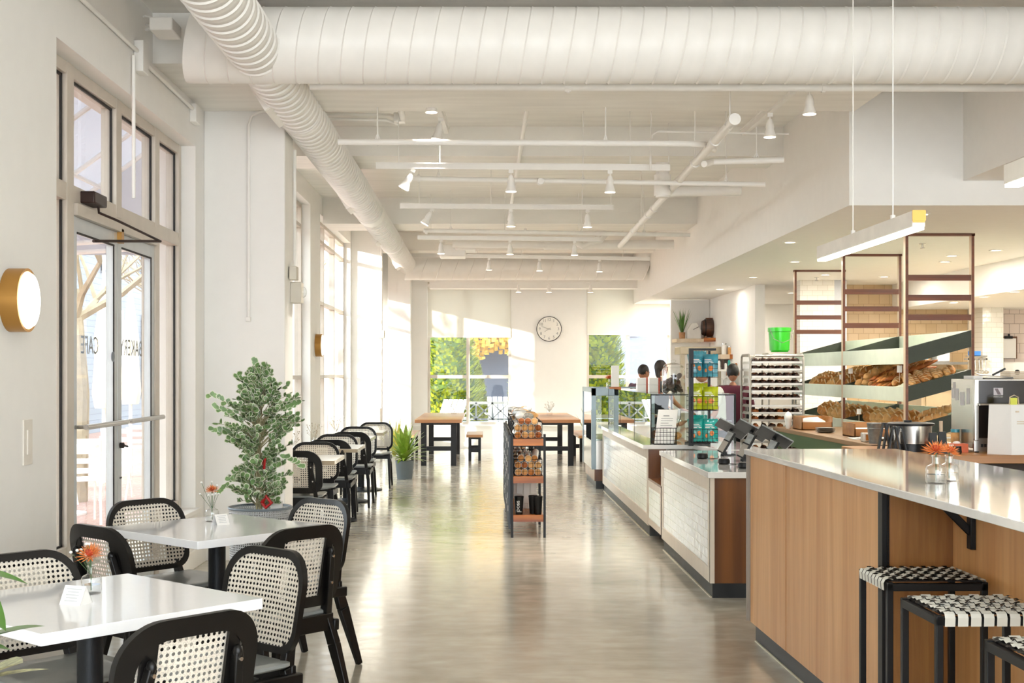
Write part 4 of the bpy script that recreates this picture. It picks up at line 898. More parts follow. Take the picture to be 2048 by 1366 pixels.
for i, (Y, X) in enumerate(((11.45, -1.58), (13.15, -1.55), (15.1, -1.6), (16.6, -1.57))):
    place(t2, (X, Y, 0), 0, ['first small two seat table of the window row, nearest the ficus', 'second small two seat table of the window row', 'third small two seat table of the window row', 'fourth small two seat table of the window row, farthest away'][i], 'small tables along the windows')
# vases with flowers
def bottle(g, c, s=1.0):
    c = Vector(c); g.lathe([(.030 * s, 0), (.034 * s, .006 * s), (.034 * s, .05 * s), (.030 * s, .058 * s), (.014 * s, .066 * s), (.013 * s, .088 * s), (.017 * s, .092 * s), (.013 * s, .094 * s)], c, 18)
def mum(g, gc, c, r_, n=60, tilt=(0, 0)):
    c = Vector(c); Rt = Matrix.Rotation(tilt[0], 3, 'X') @ Matrix.Rotation(tilt[1], 3, 'Y')
    for i in range(n):
        a_ = i * 2.399; f = (i / n) ** .5; el = R(75 - 80 * f); L = r_ * (.55 + .45 * f) * random.uniform(.85, 1.1)
        d = Rt @ Vector((math.cos(a_) * math.cos(el), math.sin(a_) * math.cos(el), math.sin(el))); sd_ = d.cross(Vector((0, 0, 1)))
        sd_ = sd_.normalized() * r_ * .07 if sd_.length > .01 else Vector((r_ * .07, 0, 0)); st = c + d * r_ * .08
        g.add([st, st + d * L * .55 + sd_, st + d * L + Vector((0, 0, r_ * .08)), st + d * L * .55 - sd_], [(0, 1, 2, 3)])
    gc.ell(c + Rt @ Vector((0, 0, r_ * .22)), (r_ * .3, r_ * .3, r_ * .25), 10, 6)
def vase(label, x, y, z, kind='mum', s=1.0, r_=.05, group='bud vases', dx=0, dy=0, h=.135, baby=True, tilt=(.2, 0)):
    t = T('bud_vase', label, 'vase', (x, y, z), group=group); g = MB(); bottle(g, (x, y, z), s); build(g, 'bottle', M['jar'], t)
    build(MB().lathe([(.028 * s, .004), (.030 * s, .03 * s)], (x, y, z), 14), 'water', M['jar'], t)
    if kind == 'mum':
        build(MB().poly([(x, y, z + .01), (x + dx * .4, y + dy * .4, z + h * .6), (x + dx, y + dy, z + h)], .0025, 6), 'stem', M['leafd'], t)
        a, b = MB(), MB(); mum(a, b, (x + dx, y + dy, z + h), r_, 70, tilt); fl = build(a, 'petals', M['orange'], t, smooth=False); build(b, 'flower_centre', M['orangec'], fl)
    if baby or kind == 'dried':
        a, b = MB(), MB()
        for k in range(9 if kind != 'dried' else 26):
            e = Vector((x, y, z + .08)) + Vector((random.uniform(-.07, .03) if kind != 'dried' else random.uniform(-.09, .09), random.uniform(-.03, .03), random.uniform(.05, .12 if kind != 'dried' else .16)))
            a.poly([(x, y, z + .06), e], .001, 4); b.ell(e, (.006, .006, .005), 6, 4)
        build(a, 'sprig', M['leafd'] if kind != 'dried' else M['dried'], t); build(b, 'blossom', M['babysb'] if kind != 'dried' else M['dried'], t)
    return t
p = P(176, 1205, 4.38)
vase('small glass vase with an orange chrysanthemum on the nearest table', -1.335, 4.42, .75, r_=.052, dx=-.0, h=.13, dy=-.01, tilt=(.5, -.15))
vase('small glass vase with an orange chrysanthemum on the second table', -1.37, 6.55, .75, r_=.040, h=.155, tilt=(.3, 0))
for i, (Y, X) in enumerate(((11.5, -1.72), (13.2, -1.72), (15.15, -1.72))):
    vase('small glass vase of dried twigs on the %s window row table' % ORD[i], X, Y, .75, kind='dried', group='dried twig vases')
def menu_tent(label, x, y, z, rz, s=1.0):
    s *= .82; t = T('table_tent', label, 'table card', (x, y, z), rz, 'folded table cards'); Mx = Matrix.Translation((x, y, z)) @ Matrix.Rotation(rz, 4, 'Z')
    w_, d_, h_ = .085 * s, .035 * s, .062 * s
    build(MB().prism([(-w_ / 2, -d_, 0), (-w_ / 2, 0, h_), (-w_ / 2, d_, 0), (-w_ / 2, d_ - .001, 0), (-w_ / 2, 0, h_ - .0015), (-w_ / 2, -d_ + .001, 0)], (w_, 0, 0)).prism([(w_ / 2 - .001, -d_, 0), (w_ / 2 - .001, 0, h_), (w_ / 2 - .001, d_, 0)], (.001, 0, 0)).xf(Mx), 'card', M['paper'], t, smooth=False)
    g = MB(); an = math.atan2(h_, d_)
    for k in range(5):
        f = .2 + k * .15; c = Vector((0, -d_ + d_ * f, h_ * f)) + Vector((0, -.0012, .0006)); ww = w_ * (.35 if k == 4 else .3 - .04 * (k % 2))
        g.hexa([c + Vector((-ww, -.0002, 0)), c + Vector((ww, -.0002, 0)), c + Vector((ww, .0008, .0018)), c + Vector((-ww, .0008, .0018))], [c + Vector((-ww, -.0008, .0004)), c + Vector((ww, -.0008, .0004)), c + Vector((ww, .0002, .0022)), c + Vector((-ww, .0002, .0022))])
    build(g.xf(Mx), 'printed_lines', M['dried'] if False else M['alu'], t, smooth=False)
menu_tent('small folded white card with printed lines beside the vase on the nearest table', -1.325, 4.22, .75, R(-18), 1.15)
menu_tent('small folded white card beside the vase on the second table', -1.30, 6.42, .75, R(40), 1.0)
# ================================================================== FICUS IN RATTAN PLANTER
PX, PY = P(521, 1013, 8.05).x, 8.05
PX = -1.385
t = T('potted_ficus', 'tall variegated ficus in a woven grey planter by the window column', 'plant', (PX, PY, 0))
prof = [(.165, 0), (.17, .02), (.185, .3), (.19, .62), (.193, .66), (.185, .665), (.178, .62)]
def rattan():
    m = cane_mat('grey_woven_rattan', '#c3c6c8', .0145, .0046); nt = m.node_tree; L = nt.links.new
    # wrap the weave around the planter: angle * radius instead of x, dark behind the holes
    sp = [n for n in nt.nodes if n.type == 'SEPXYZ'][0]; at = nt.nodes.new('ShaderNodeMath'); at.operation = 'ARCTAN2'; L(sp.outputs['Y'], at.inputs[0]); L(sp.outputs['X'], at.inputs[1])
    mu = nt.nodes.new('ShaderNodeMath'); mu.operation = 'MULTIPLY'; mu.inputs[1].default_value = .185; L(at.outputs[0], mu.inputs[0])
    for l in list(nt.links):
        if l.from_socket == sp.outputs['X'] and l.to_node != at: ts = l.to_socket; nt.links.remove(l); L(mu.outputs[0], ts)
    return m
build(MB().lathe(prof, (PX, PY, 0), 48), 'planter', rattan(), t)
build(MB().lathe([(.158, 0.01), (.165, .3), (.172, .61)], (PX, PY, 0), 32), 'inner_pot', M['kickd'], t)
build(MB().poly([(PX + .192 * math.cos(a_ * PI / 20), PY + .192 * math.sin(a_ * PI / 20), .665) for a_ in range(40)], .008, 8, close=True), 'planter_rim', M['potgrey'], t)
build(MB().lathe([(.177, .61), (.177, .625), (.08, .64), (.0, .642)], (PX, PY, 0), 32), 'pebbles', M['soil'], t)
random.seed(31); g = MB(); twigs = []
g.poly([(PX, PY, .6), (PX - .01, PY, 1.0), (PX + .01, PY, 1.4), (PX - .05, PY, 1.52)], [.012, .010, .007, .004], 8).tube((PX - .02, PY - .01, .6), (PX - .02, PY - .01, 1.15), .006)
lv, le = MB(), MB()
def fleaf(p, d, s, up):
    d = d.normalized(); sd_ = d.cross(up); sd_ = sd_.normalized() if sd_.length > .05 else d.orthogonal().normalized(); nn = sd_.cross(d)
    sh = [(0, 0), (.22, .10), (.42, .6), (.34, .92), (0, 1.0), (-.34, .92), (-.42, .6), (-.22, .10)]
    o = len(lv.v); c = p + d * s * .5 - nn * s * .06
    a = [p + sd_ * x * s + d * y * s for x, y in sh]; le.add([q for q in a], [tuple(range(8))])
    for sg in (1, -1):
        inner = [p + sd_ * x * s * .78 + d * (y * .84 + .06) * s + nn * sg * s * .035 for x, y in sh]; lv.add(inner, [tuple(range(8)) if sg > 0 else tuple(range(7, -1, -1))])
crown = lambda z: {0: .17}.get(0) if z < .75 else 0
def width(z):
    pts = [(.62, .10), (.78, .19), (.9, .17), (1.0, .15), (1.1, .21), (1.25, .25), (1.36, .23), (1.44, .14), (1.56, .03)]
    for (a, wa), (b, wb) in zip(pts, pts[1:]):
        if a <= z <= b: return wa + (wb - wa) * (z - a) / (b - a)
    return .03
for i in range(210):
    z = .68 + .84 * (i / 209) ** .9; w_ = width(z) * random.uniform(.35, 1.08); a_ = random.uniform(0, 2 * PI); b0 = Vector((PX, PY, max(.66, z - .12))); e = Vector((PX + w_ * math.cos(a_) * 1.05, PY + w_ * math.sin(a_), z + random.uniform(-.02, .03)))
    mid = b0.lerp(e, .55) + Vector((0, 0, .03)); g.poly([b0, mid, e], [.003, .0022, .0012], 5)
    for k in range(11):
        f = random.uniform(.35, 1.02); q = (mid.lerp(e, (f - .5) * 2) if f > .5 else b0.lerp(mid, f * 2)); d = (e - b0).normalized() + Vector((random.uniform(-1, 1), random.uniform(-1, 1), random.uniform(-.5, .9)))
        fleaf(q, d, random.uniform(.030, .047), Vector((random.uniform(-.4, .4), random.uniform(-1, .2), random.uniform(.2, 1))))
# long stray shoots on the left
for e, z0 in (((PX - .30, PY, 1.36), 1.15), ((PX - .27, PY, 1.28), 1.15), ((PX - .28, PY - .02, 1.15), 1.02), ((PX - .24, PY, .78), .95), ((PX + .23, PY - .02, 1.30), 1.2), ((PX + .24, PY, .92), 1.0), ((PX - .03, PY, 1.56), 1.4)):
    b0 = Vector((PX, PY, z0)); e = Vector(e); mid = b0.lerp(e, .5) + Vector((0, 0, .03)); g.poly([b0, mid, e], [.003, .002, .001], 5)
    for k in range(9): fleaf(mid.lerp(e, k / 8), (e - b0).normalized() + Vector((0, 0, random.uniform(-1, 1))), .042, Vector((0, -1, .3)))
build(g, 'stems', M['stem'], t); build(lv, 'foliage', M['leaf'], t, smooth=False); build(le, 'leaf_margins', M['leafw'], t, smooth=False)
build(MB().poly([(PX + .02, PY - .06, .70), (PX + .05, PY - .08, .74), (PX + .08, PY - .07, .70), (PX + .045, PY - .06, .67), (PX + .02, PY - .06, .70)], .012, 8), 'red_ribbon', M['red'], t)
build(MB().poly([(PX + .01, PY - .04, .93), (PX + .04, PY - .06, .97), (PX + .03, PY - .05, .90)], .008, 8), 'red_ribbon', M['red'], t)
one(MB().box(PX + .06, PX + .13, PY + .02, PY + .06, .642, .70), 'care_label', M['paper'], 'white care card standing in the pebbles of the ficus planter', 'plant label')
# dumb cane plant in grey pot
def blade(g, base, tip, w, droop, n=6, fold=.15):
    base = Vector(base); tip = Vector(tip); d = tip - base; sd_ = d.cross(Vector((0, 0, 1))); sd_ = sd_.normalized() if sd_.length > .01 else Vector((1, 0, 0)); vs = []
    for i in range(n + 1):
        f = i / n; p = base + d * f + Vector((0, 0, droop * 4 * f * (1 - f) * .5 + droop * (f - f * f))); ww = w * math.sin(PI * min(1, (.12 + f * .88)) ** .9) ** .8 if i < n else .0005
        vs += [p - sd_ * ww, p - Vector((0, 0, ww * fold)), p + sd_ * ww]
    fs = []
    for i in range(n):
        for k in range(2): fs.append((i * 3 + k, i * 3 + k + 1, (i + 1) * 3 + k + 1, (i + 1) * 3 + k))
    g.add(vs, fs)
x, y = P(808, 957, 18.2).x, 18.35
t = T('potted_plant', 'lime green leafy plant in a grey pot on the floor at the row end', 'plant', (x, y, 0))
build(MB().lathe([(.105, 0), (.108, .01), (.132, .25), (.136, .255), (.126, .255), (.122, .23)], (x, y, 0), 32), 'pot', M['potgrey'], t); build(MB().lathe([(.12, .225), (.12, .235)], (x, y, 0), 20), 'soil', M['dsoil'], t)
random.seed(4); g = MB()
for i in range(64):
    a_ = i * 2.4 + random.uniform(-.2, .2); f = i / 63; el = R(82 - 88 * f); L = random.uniform(.30, .46) * (.85 + .2 * (1 - f))
    base = Vector((x + .02 * math.cos(a_), y + .02 * math.sin(a_), .25 + .1 * (1 - f))); tip = base + Vector((math.cos(a_) * math.cos(el), math.sin(a_) * math.cos(el), math.sin(el) * 1.0)) * L
    blade(g, base, tip, random.uniform(.024, .036), .06)
build(g, 'foliage', M['leafy'], t, ang=80)
x2, y2 = P(788, 900, 19.5).x, 19.6
t = T('potted_plant', 'spiky yellow green plant in a pale pot behind the grey potted plant', 'plant', (x2, y2, 0)); g = MB(); random.seed(9)
build(MB().lathe([(.13, 0), (.15, .22), (.16, .24), (.15, .24), (.14, .2)], (x2, y2, 0), 24), 'pot', M['potwhite'], t)
build(MB().lathe([(.142, .215), (.142, .225)], (x2, y2, 0), 20), 'soil', M['dsoil'], t)
for i in range(34):
    a_ = i * 2.4; el = R(random.uniform(45, 88)); L = random.uniform(.4, .68); base = Vector((x2, y2, .22)); tip = base + Vector((math.cos(a_) * math.cos(el), math.sin(a_) * math.cos(el), math.sin(el))) * L; blade(g, base, tip, .014, .05)
build(g, 'foliage', M['leafyl'], t, ang=80)
# plant in the lower left corner near the camera
x3, y3 = -1.56, 3.0
t = T('foreground_plant', 'green foreground plant, only leaf tips showing at the lower left edge', 'plant', (x3, y3, 0)); g = MB(); random.seed(2)
build(MB().lathe([(.12, 0), (.14, .3), (.15, .32), (.14, .32), (.13, .28)], (x3, y3, 0), 28), 'pot', M['potwhite'], t)
build(MB().lathe([(.135, .28), (.135, .29)], (x3, y3, 0), 20), 'soil', M['dsoil'], t)
st_ = MB()
for (ax_, ay_), (bx_, by_), w_ in (((-150, 1150), (56, 1168), .035), ((-110, 1150), (12, 1262), .07), ((-150, 1330), (90, 1252), .055), ((-200, 1180), (-30, 1240), .06), ((-220, 1300), (22, 1300), .05)):
    b_ = P(ax_, ay_, 2.95); blade(g, b_, P(bx_, by_, 2.92), w_, .03, 10); st_.poly([(x3, y3, .3), b_ - Vector((.02, 0, .1)), b_], [.006, .005, .004], 6)
build(st_, 'stems', M['leafd'], t)
build(g, 'foliage', M['leafg'], t, ang=80)
g = MB(); blade(g, P(-180, 1420, 2.95), P(98, 1338, 2.95), .035, .03, 8); blade(g, P(-120, 1400, 2.9), P(46, 1325, 2.88), .12, .03, 10); build(g, 'variegated_leaves', mat('spotted_leaf', '#c9c79a', .4, var=.5, scale=40), t, ang=80)
# ================================================================== BAR
BA = math.atan(.024); BM = Matrix.Translation((1.462, 7.29, 0)) @ Matrix.Rotation(BA, 4, 'Z')   # local: -y towards the camera, +x away from the aisle
def bar_root(name, label, cat):
    o = T(name, label, cat, (1.462, 7.29, 0), BA); return o
b = bar_root('bar_counter', 'long bar counter with oak panels along its aisle side', 'bar counter')
g = MB().box(.045, .83, -2.22, -.02, .11, 1.04); build(g.xf(BM), 'cabinet_body', M['oakd'], b)
for i, (a, c_) in enumerate(((-.78, -.01), (-2.20, -.79))): build(MB().box(.03, .046, a + .002, c_ - .002, .105, 1.04).xf(BM), 'oak_panel', M['oak'], b)
build(MB().box(.028, .044, -2.25, -2.20, .0, 1.04).box(.03, .06, -2.24, -2.2, 0, 1.04).xf(BM), 'black_corner_post', M['blackm'], b)
build(MB().box(.05, .31, -2.24, -2.215, .02, 1.04).xf(BM), 'oak_end_panel', M['oakd'], b)
build(MB().box(.31, .34, -6.6, -2.22, .02, 1.04).xf(BM), 'oak_back_panel', M['oak'], b)
build(MB().box(.34, .83, -6.6, -2.22, .02, 1.04).xf(BM), 'cabinet_body', M['oakd'], b)
build(MB().box(.055, .8, -2.2, -.03, 0, .108).xf(BM), 'toe_kick', M['kickd'], b)
build(MB().box(.047, .055, -2.2, -.04, 0, .006).xf(BM), 'floor_trim', M['caulk'], b)
build(MB().box(.008, .028, -.008, .0, .11, 1.04).box(.02, .85, -.012, .004, .11, 1.04).xf(BM), 'end_panel', mat('end_panel_edge', '#9c958c', .4), b)
tp = bar_root('worktop', 'white marbled worktop slab of the bar', 'worktop')
build(MB().box(0, .86, -6.7, .02, 1.04, 1.07).xf(BM), 'slab', M['bartop'], tp, bevel=.003)
br_ = bar_root('shelf_bracket', 'black metal bracket under the bar overhang', 'bracket')
q = lambda y: [(.305, y, 1.04), (.06, y, 1.04)]
g = MB().box(.29, .312, -2.46, -2.42, .84, 1.04).bar((.30, -2.44, .90), (.17, -2.44, 1.03), .012, .03).box(.12, .31, -2.46, -2.42, 1.028, 1.039)
build(g.xf(BM), 'bracket_arm', M['blackm'], br_, bevel=.003)
# ---- stools
def stool(woven):
    t = T('bar_stool', 'stool', 'stool'); w_, h_ = .18, .76; s_ = .011
    g = MB()
    for sx_ in (-1, 1):
        for sy in (-1, 1): build(MB().box(sx_ * w_ - s_ * (sx_ > 0) * 2 + 0, sx_ * w_ + s_ * (sx_ < 0) * 2, sy * .165 - s_ * (sy > 0) * 2, sy * .165 + s_ * (sy < 0) * 2, 0, h_ - .004), 'leg', M['blackm'], t, bevel=.002)
    g.box(-w_, w_, -.165, -.143, h_ - .035, h_ - .008).box(-w_, w_, .143, .165, h_ - .035, h_ - .008).box(-w_, -w_ + .022, -.165, .165, h_ - .035, h_ - .008).box(w_ - .022, w_, -.165, .165, h_ - .035, h_ - .008)
    build(g, 'seat_frame', M['blackm'], t, bevel=.002)
    g = MB().box(-w_, w_, -.165, -.147, .2, .22).box(-w_, w_, .147, .165, .2, .22).box(-w_, -w_ + .02, -.165, .165, .2, .22).box(w_ - .02, w_, -.165, .165, .2, .22); build(g, 'footrest', M['blackm'], t, bevel=.002)
    wv, bl = MB(), MB(); n = 8; X0 = w_ - .03; Y0 = .165
    ax = 0 if woven == 'x' else 1   # direction of the white straps
    La, Lb = (w_, .165 - .02) if ax == 0 else (.165, w_ - .02)
    for k in range(n):
        c = -Lb + (k + .5) * 2 * Lb / n; hw = Lb / n * .80; pts = []; m = 28
        for j in range(m + 1):
            f = -La + 2 * La * j / m; pts.append((f, .0035 * math.sin((f / La * n + k) * PI) + .764))
        prof = [(-La - .004, h_ - .036), (-La - .006, h_ - .01), (-La, h_ + .002)] + pts[1:-1] + [(La, h_ + .002), (La + .006, h_ - .01), (La + .004, h_ - .036)]
        for (a0, z0), (a1, z1) in zip(prof, prof[1:]):
            P4 = [(a0, c - hw, z0), (a1, c - hw, z1), (a1, c + hw, z1), (a0, c + hw, z0)]
            if ax: P4 = [(y_, x_, z_) for x_, y_, z_ in P4]
            wv.add(P4, [(0, 1, 2, 3)])
    for k in range(n):
        c = -La * .9 + (k + .5) * 2 * La * .9 / n; hw = La / n * .36
        for j in range(28):
            f0, f1 = -Lb - .02 + (2 * Lb + .04) * j / 28, -Lb - .02 + (2 * Lb + .04) * (j + 1) / 28
            zf = lambda f: .7645 + .0035 * math.sin((f / Lb * n + k + 1) * PI * 1.0)
            P4 = [(c - hw, f0, zf(f0)), (c + hw, f0, zf(f0)), (c + hw, f1, zf(f1)), (c - hw, f1, zf(f1))]
            if ax: P4 = [(y_, x_, z_) for x_, y_, z_ in P4]
            bl.add(P4, [(0, 1, 2, 3)])
    build(bl, 'black_straps', M['blackm'], t, ang=60); build(wv, 'white_straps', mat('cream_strap', '#d9d8ce', .4) if 'cream_strap' not in bpy.data.materials else bpy.data.materials['cream_strap'], t, ang=60)
    build(MB().box(-w_ + .02, w_ - .02, -.145, .145, h_ - .004, h_ + .0), 'seat_liner', M['blackm'], t)
    return t
st = stool('x'); place(st, (1.605, 4.77, 0), R(1), 'bar stool with cream straps wrapped over its left edge, farthest from camera', 'woven bar stools')
st2 = stool('y'); place(st2, (1.56, 4.14, 0), R(1), 'middle bar stool, its cream straps wrapped over the front edge', 'woven bar stools')
place(st2, (1.58, 3.47, 0), R(1), 'bar stool cut off by the bottom right corner of the picture', 'woven bar stools')
# vases on bar
vase('glass bud vase with orange chrysanthemums on the bar, left one of the pair', P(1872, 968, 5.05).x, 5.05, 1.07, r_=.055, h=.125, s=1.15, baby=False, tilt=(.3, -.1))
vase('glass bud vase with orange chrysanthemum on the bar, right one of the pair', P(1902, 962, 5.14).x, 5.16, 1.07, r_=.048, h=.115, s=1.1, baby=False, tilt=(.2, .3))
# ================================================================== SERVICE COUNTERS
X0 = 1.50
def tiled_unit(label, y0, y1, x1, group=None, end=None, name='service_counter'):
    t = T(name, label, 'counter', (X0, (y0 + y1) / 2, 0))
    build(MB().box(X0 + .02, x1, y0 + .02, y1, .10, .80), 'carcass', M['whitewood'], t)
    g = MB().box(X0, X0 + .02, y0, y1, .71, .80).box(X0, X0 + .02, y0, y1, .10, .20).box(X0, X0 + .02, y0, y0 + .09, .20, .71).box(X0, X0 + .02, y1 - .06, y1, .20, .71)
    build(g, 'face_frame', M['whitewood'], t, bevel=.001)
    build(MB().box(X0 + .008, X0 + .02, y0 + .09, y1 - .06, .20, .71), 'tiled_panel', M['subway'], t, smooth=False)
    build(MB().box(X0 + .02, x1, y0 + .03, y1, 0, .10), 'toe_kick', M['kick'], t); build(MB().box(X0 + .008, X0 + .02, y0 + .03, y1, 0, .006), 'floor_trim', M['caulk'], t)
    if end: build(MB().box(X0 + .03, x1, y0, y0 + .02, .10, .80), 'wooden_end_panel', M['walnut'], t, bevel=.001); build(MB().box(X0, X0 + .03, y0 - .002, y0 + .02, .1, .8), 'corner_stile', M['whitewood'], t); build(MB().box(X0 + .02, x1, y0 + .02, y0 + .03, 0, .10), 'end_toe_kick', M['kickd'], t)
    return t
tiled_unit('nearest white tiled counter with dark wooden end panel', 8.63, 10.98, 2.25, end=True)
tiled_unit('long white tiled counter carrying the glass pastry case', 11.9, 16.45, 2.40)
n_ = T('counter_cooler', 'open wooden recess with small cooler between the two tiled counters', 'counter unit', (X0, 11.44, 0))
build(MB().box(X0, X0 + .02, 10.99, 11.89, .12, .52).box(X0, X0 + .6, 10.99, 11.02, .12, .80), 'lower_frame', M['whitewood'], n_); build(MB().box(X0 - .002, X0 + .012, 11.08, 11.80, .18, .46), 'tiled_panel', M['subway'], n_, smooth=False)
build(MB().box(X0, X0 + .16, 10.99, 11.89, .52, .54).box(X0, X0 + .16, 11.86, 11.895, .54, .80), 'wooden_liner', M['walnut'], n_); build(MB().box(X0 + .12, X0 + .6, 11.02, 11.86, .54, .78), 'cooler_body', M['steel'], n_); build(MB().box(X0 + .10, X0 + .12, 11.1, 11.8, .56, .77), 'cooler_door', M['kickd'], n_)
build(MB().box(X0 + .1, 2.2, 11.02, 11.86, 0, .12), 'plinth', M['kickd'], n_)
# worktops
c = T('worktop', 'white quartz worktop of the nearest tiled counter', 'worktop', (1.49, 9.8, .8)); build(MB().prism([(1.483, 8.60, .80), (2.30, 8.60, .80), (2.30, 11.0, .80), (1.483, 11.0, .80)], (0, 0, .04)), 'slab', M['bartop'], c, bevel=.003)
c = T('worktop', 'white quartz worktop under the glass pastry case', 'worktop', (1.49, 14, .8)); build(MB().prism([(1.45, 11.85, .80), (1.90, 11.85, .80), (2.05, 11.1, .80), (2.42, 11.1, .80), (2.42, 16.5, .80), (1.45, 16.5, .80)], (0, 0, .04)), 'slab', M['bartop'], c, bevel=.003)
# glass pastry case
x0, x1, y0, y1, z0, z1 = 1.56, 2.36, 12.17, 16.3, .84, 1.30
k_ = T('pastry_case', 'long low glass pastry case on the tiled counter', 'display case', (x0, y0, z0))
gl = MB().box(x0, x0 + .008, y0, y1, z0, z1).box(x0, x1, y0, y0 + .008, z0, z1).box(x0, x1, y0, y1, z1 - .012, z1)
build(gl, 'glass_panels', M['caseglass'], k_, smooth=False)
g = MB()
for yy in (y0, 13.5, 14.9, y1): g.box(x0 - .002, x0 + .008, yy - .005, yy + .005, z0, z1)
g.box(x0, x1, y0 - .003, y0 + .003, z1 - .014, z1 - .004).box(x1 - .02, x1, y0, y0 + .02, z0, z1).box(x1 - .02, x1, y1 - .02, y1, z0, z1)
build(g, 'black_edges', M['gasket'], k_); build(MB().box(x0 + .3, x1 - .03, y0 + .05, y1, z0 + .2, z0 + .21), 'glass_shelf', M['caseglass'], k_, smooth=False)
random.seed(12); n = 0
def pastry(g, c, r_, kind=0):
    c = Vector(c)
    if kind == 0: g.ell(c, (r_ * 1.3, r_ * .8, r_ * .7), 10, 6, M=Matrix.Rotation(random.uniform(0, 3), 3, 'Z'), fn=lambda v: Vector((v.x, v.y + .5 * v.x * v.x / r_, v.z * (1 + .25 * math.sin(v.x / r_ * 7)))))
    else: g.ell(c, (r_, r_, r_ * .65), 10, 6)
pa = []
for i, (px, py) in enumerate(((x0 + .12, 12.35), (x0 + .25, 12.4), (x0 + .16, 12.62), (x0 + .32, 12.7), (x0 + .15, 12.9), (x0 + .3, 13.0), (x0 + .15, 13.9), (x0 + .2, 14.2), (x0 + .15, 15.1))):
    g = MB(); pastry(g, (px, py, z0 + .045), .055, i % 2); one(g, 'pastry', M['crust'] if i % 2 else M['crustd'], 'baked pastry in the glass case, %s counted from the near end' % ORD[i], 'pastry', 'pastries in the glass case')
# tall refrigerated case with blue grey frame
x0, x1, y0, y1 = 1.385, 2.2, 16.75, 18.3
k_ = T('cold_display_case', 'upright blue grey framed glass cold case beyond the pastry case', 'display case', (x0, y0, 0))
g = MB()
for xx in (x0, x1 - .06):
    for yy in (y0, y1 - .06): g.box(xx, xx + .06, yy, yy + .06, .25, 1.30)
g.box(x0, x1, y0, y0 + .05, 1.2, 1.30).box(x0, x1, y1 - .05, y1, 1.22, 1.3).box(x0, x0 + .05, y0, y1, 1.24, 1.30).box(x1 - .05, x1, y0, y1, 1.24, 1.30)
build(g, 'case_frame', M['bluegrey'], k_, bevel=.004); build(MB().box(x0 + .01, x0 + .018, y0, y1, .6, 1.25).box(x0, x1, y0 + .01, y0 + .018, .6, 1.22), 'glass_panels', M['caseglass'], k_, smooth=False)
build(MB().box(x0 + .01, x1, y0 + .005, y1, .25, .62), 'lower_body', M['steel'], k_); build(MB().box(x0 + .04, x1, y0 + .01, y1, .1, .26), 'wood_base', M['walnut'], k_); build(MB().box(x0 + .06, x1, y0 + .02, y1, 0, .1), 'plinth', M['kickd'], k_)
build(MB().box(x0 + .05, x1 - .05, y0 + .05, y1 - .05, .62, .64).box(x0 + .05, x1 - .05, y0 + .05, y1 - .05, .9, .91), 'shelf', M['steel'], k_)
# things on the case
vase('small vase with rust red flowers on the far end of the pastry case', P(1218, 0, 16.1).x, 16.0, 1.30, r_=.07, h=.13, s=1.3, baby=False)
v_ = P(1230, 776, 15.9)
t = T('paper_stack', 'tall narrow white card stand on the glass case beside the rust flowers', 'card stand', (v_.x, 15.9, 1.30)); build(MB().box(v_.x - .045, v_.x + .045, 15.87, 15.93, 1.32, 1.585), 'card', M['paper'], t); build(MB().box(v_.x - .07, v_.x + .07, 15.85, 15.95, 1.30, 1.325), 'base', M['board'], t)
for i, (px, Y, dz, lb) in enumerate(((1292, 13.6, 0, 'white ribbon tied box, lower left one of the stack on the pastry case'), (1293, 13.6, .073, 'white ribbon tied box, upper left one of the stack on the pastry case'), (1308, 13.45, 0, 'white ribbon tied box, lower right one of the stack on the pastry case'), (1308, 13.45, .073, 'white ribbon tied box, upper right one of the stack on the pastry case'))):
    if i < 2: px = 1284
    v_ = P(px, 780, Y); w_ = .055
    t = T('gift_box', lb, 'box', (v_.x, Y, 1.30 + dz), group='ribbon tied boxes'); build(MB().box(v_.x - w_, v_.x + w_, Y - .06, Y + .06, 1.30 + dz, 1.371 + dz), 'box_body', M['paper'], t, bevel=.002)
    build(MB().box(v_.x + w_ - .018, v_.x + w_ - .002, Y - .062, Y + .062, 1.3005 + dz, 1.3725 + dz), 'ribbon', M['orangec'], t)
v_ = P(1347, 787, 12.6)
t = T('glass_jar', 'large lidded glass jar of dark cookies on the pastry case', 'jar', (v_.x, 12.6, 1.30))
build(MB().lathe([(.10, 0), (.112, .02), (.112, .20), (.105, .235), (.085, .25)], (v_.x, 12.6, 1.30), 32), 'jar_body', M['jar'], t); build(MB().lathe([(.09, .25), (.10, .26), (.09, .275), (.02, .295), (.018, .305), (.025, .315), (.02, .325), (.0, .328)], (v_.x, 12.6, 1.30), 28), 'jar_lid', M['jar'], t)
random.seed(8)
for i in range(26):
    a_ = random.uniform(0, 2 * PI); r_ = .085 * random.random() ** .5; g = MB()
    zc = 1.30 + .03 + (i // 6) * .034
    g.ell((v_.x + r_ * .75 * math.cos(i * 1.05), 12.6 + r_ * .75 * math.sin(i * 1.05), zc), (.036, .036, .012), 10, 5, M=Matrix.Rotation(random.uniform(-.9, .9), 3, 'X') @ Matrix.Rotation(random.uniform(-.9, .9), 3, 'Y'))
    one(g, 'cookie', M['choc'], 'dark cookie heaped in the glass jar on the pastry case', 'cookie', 'cookies in the jar')
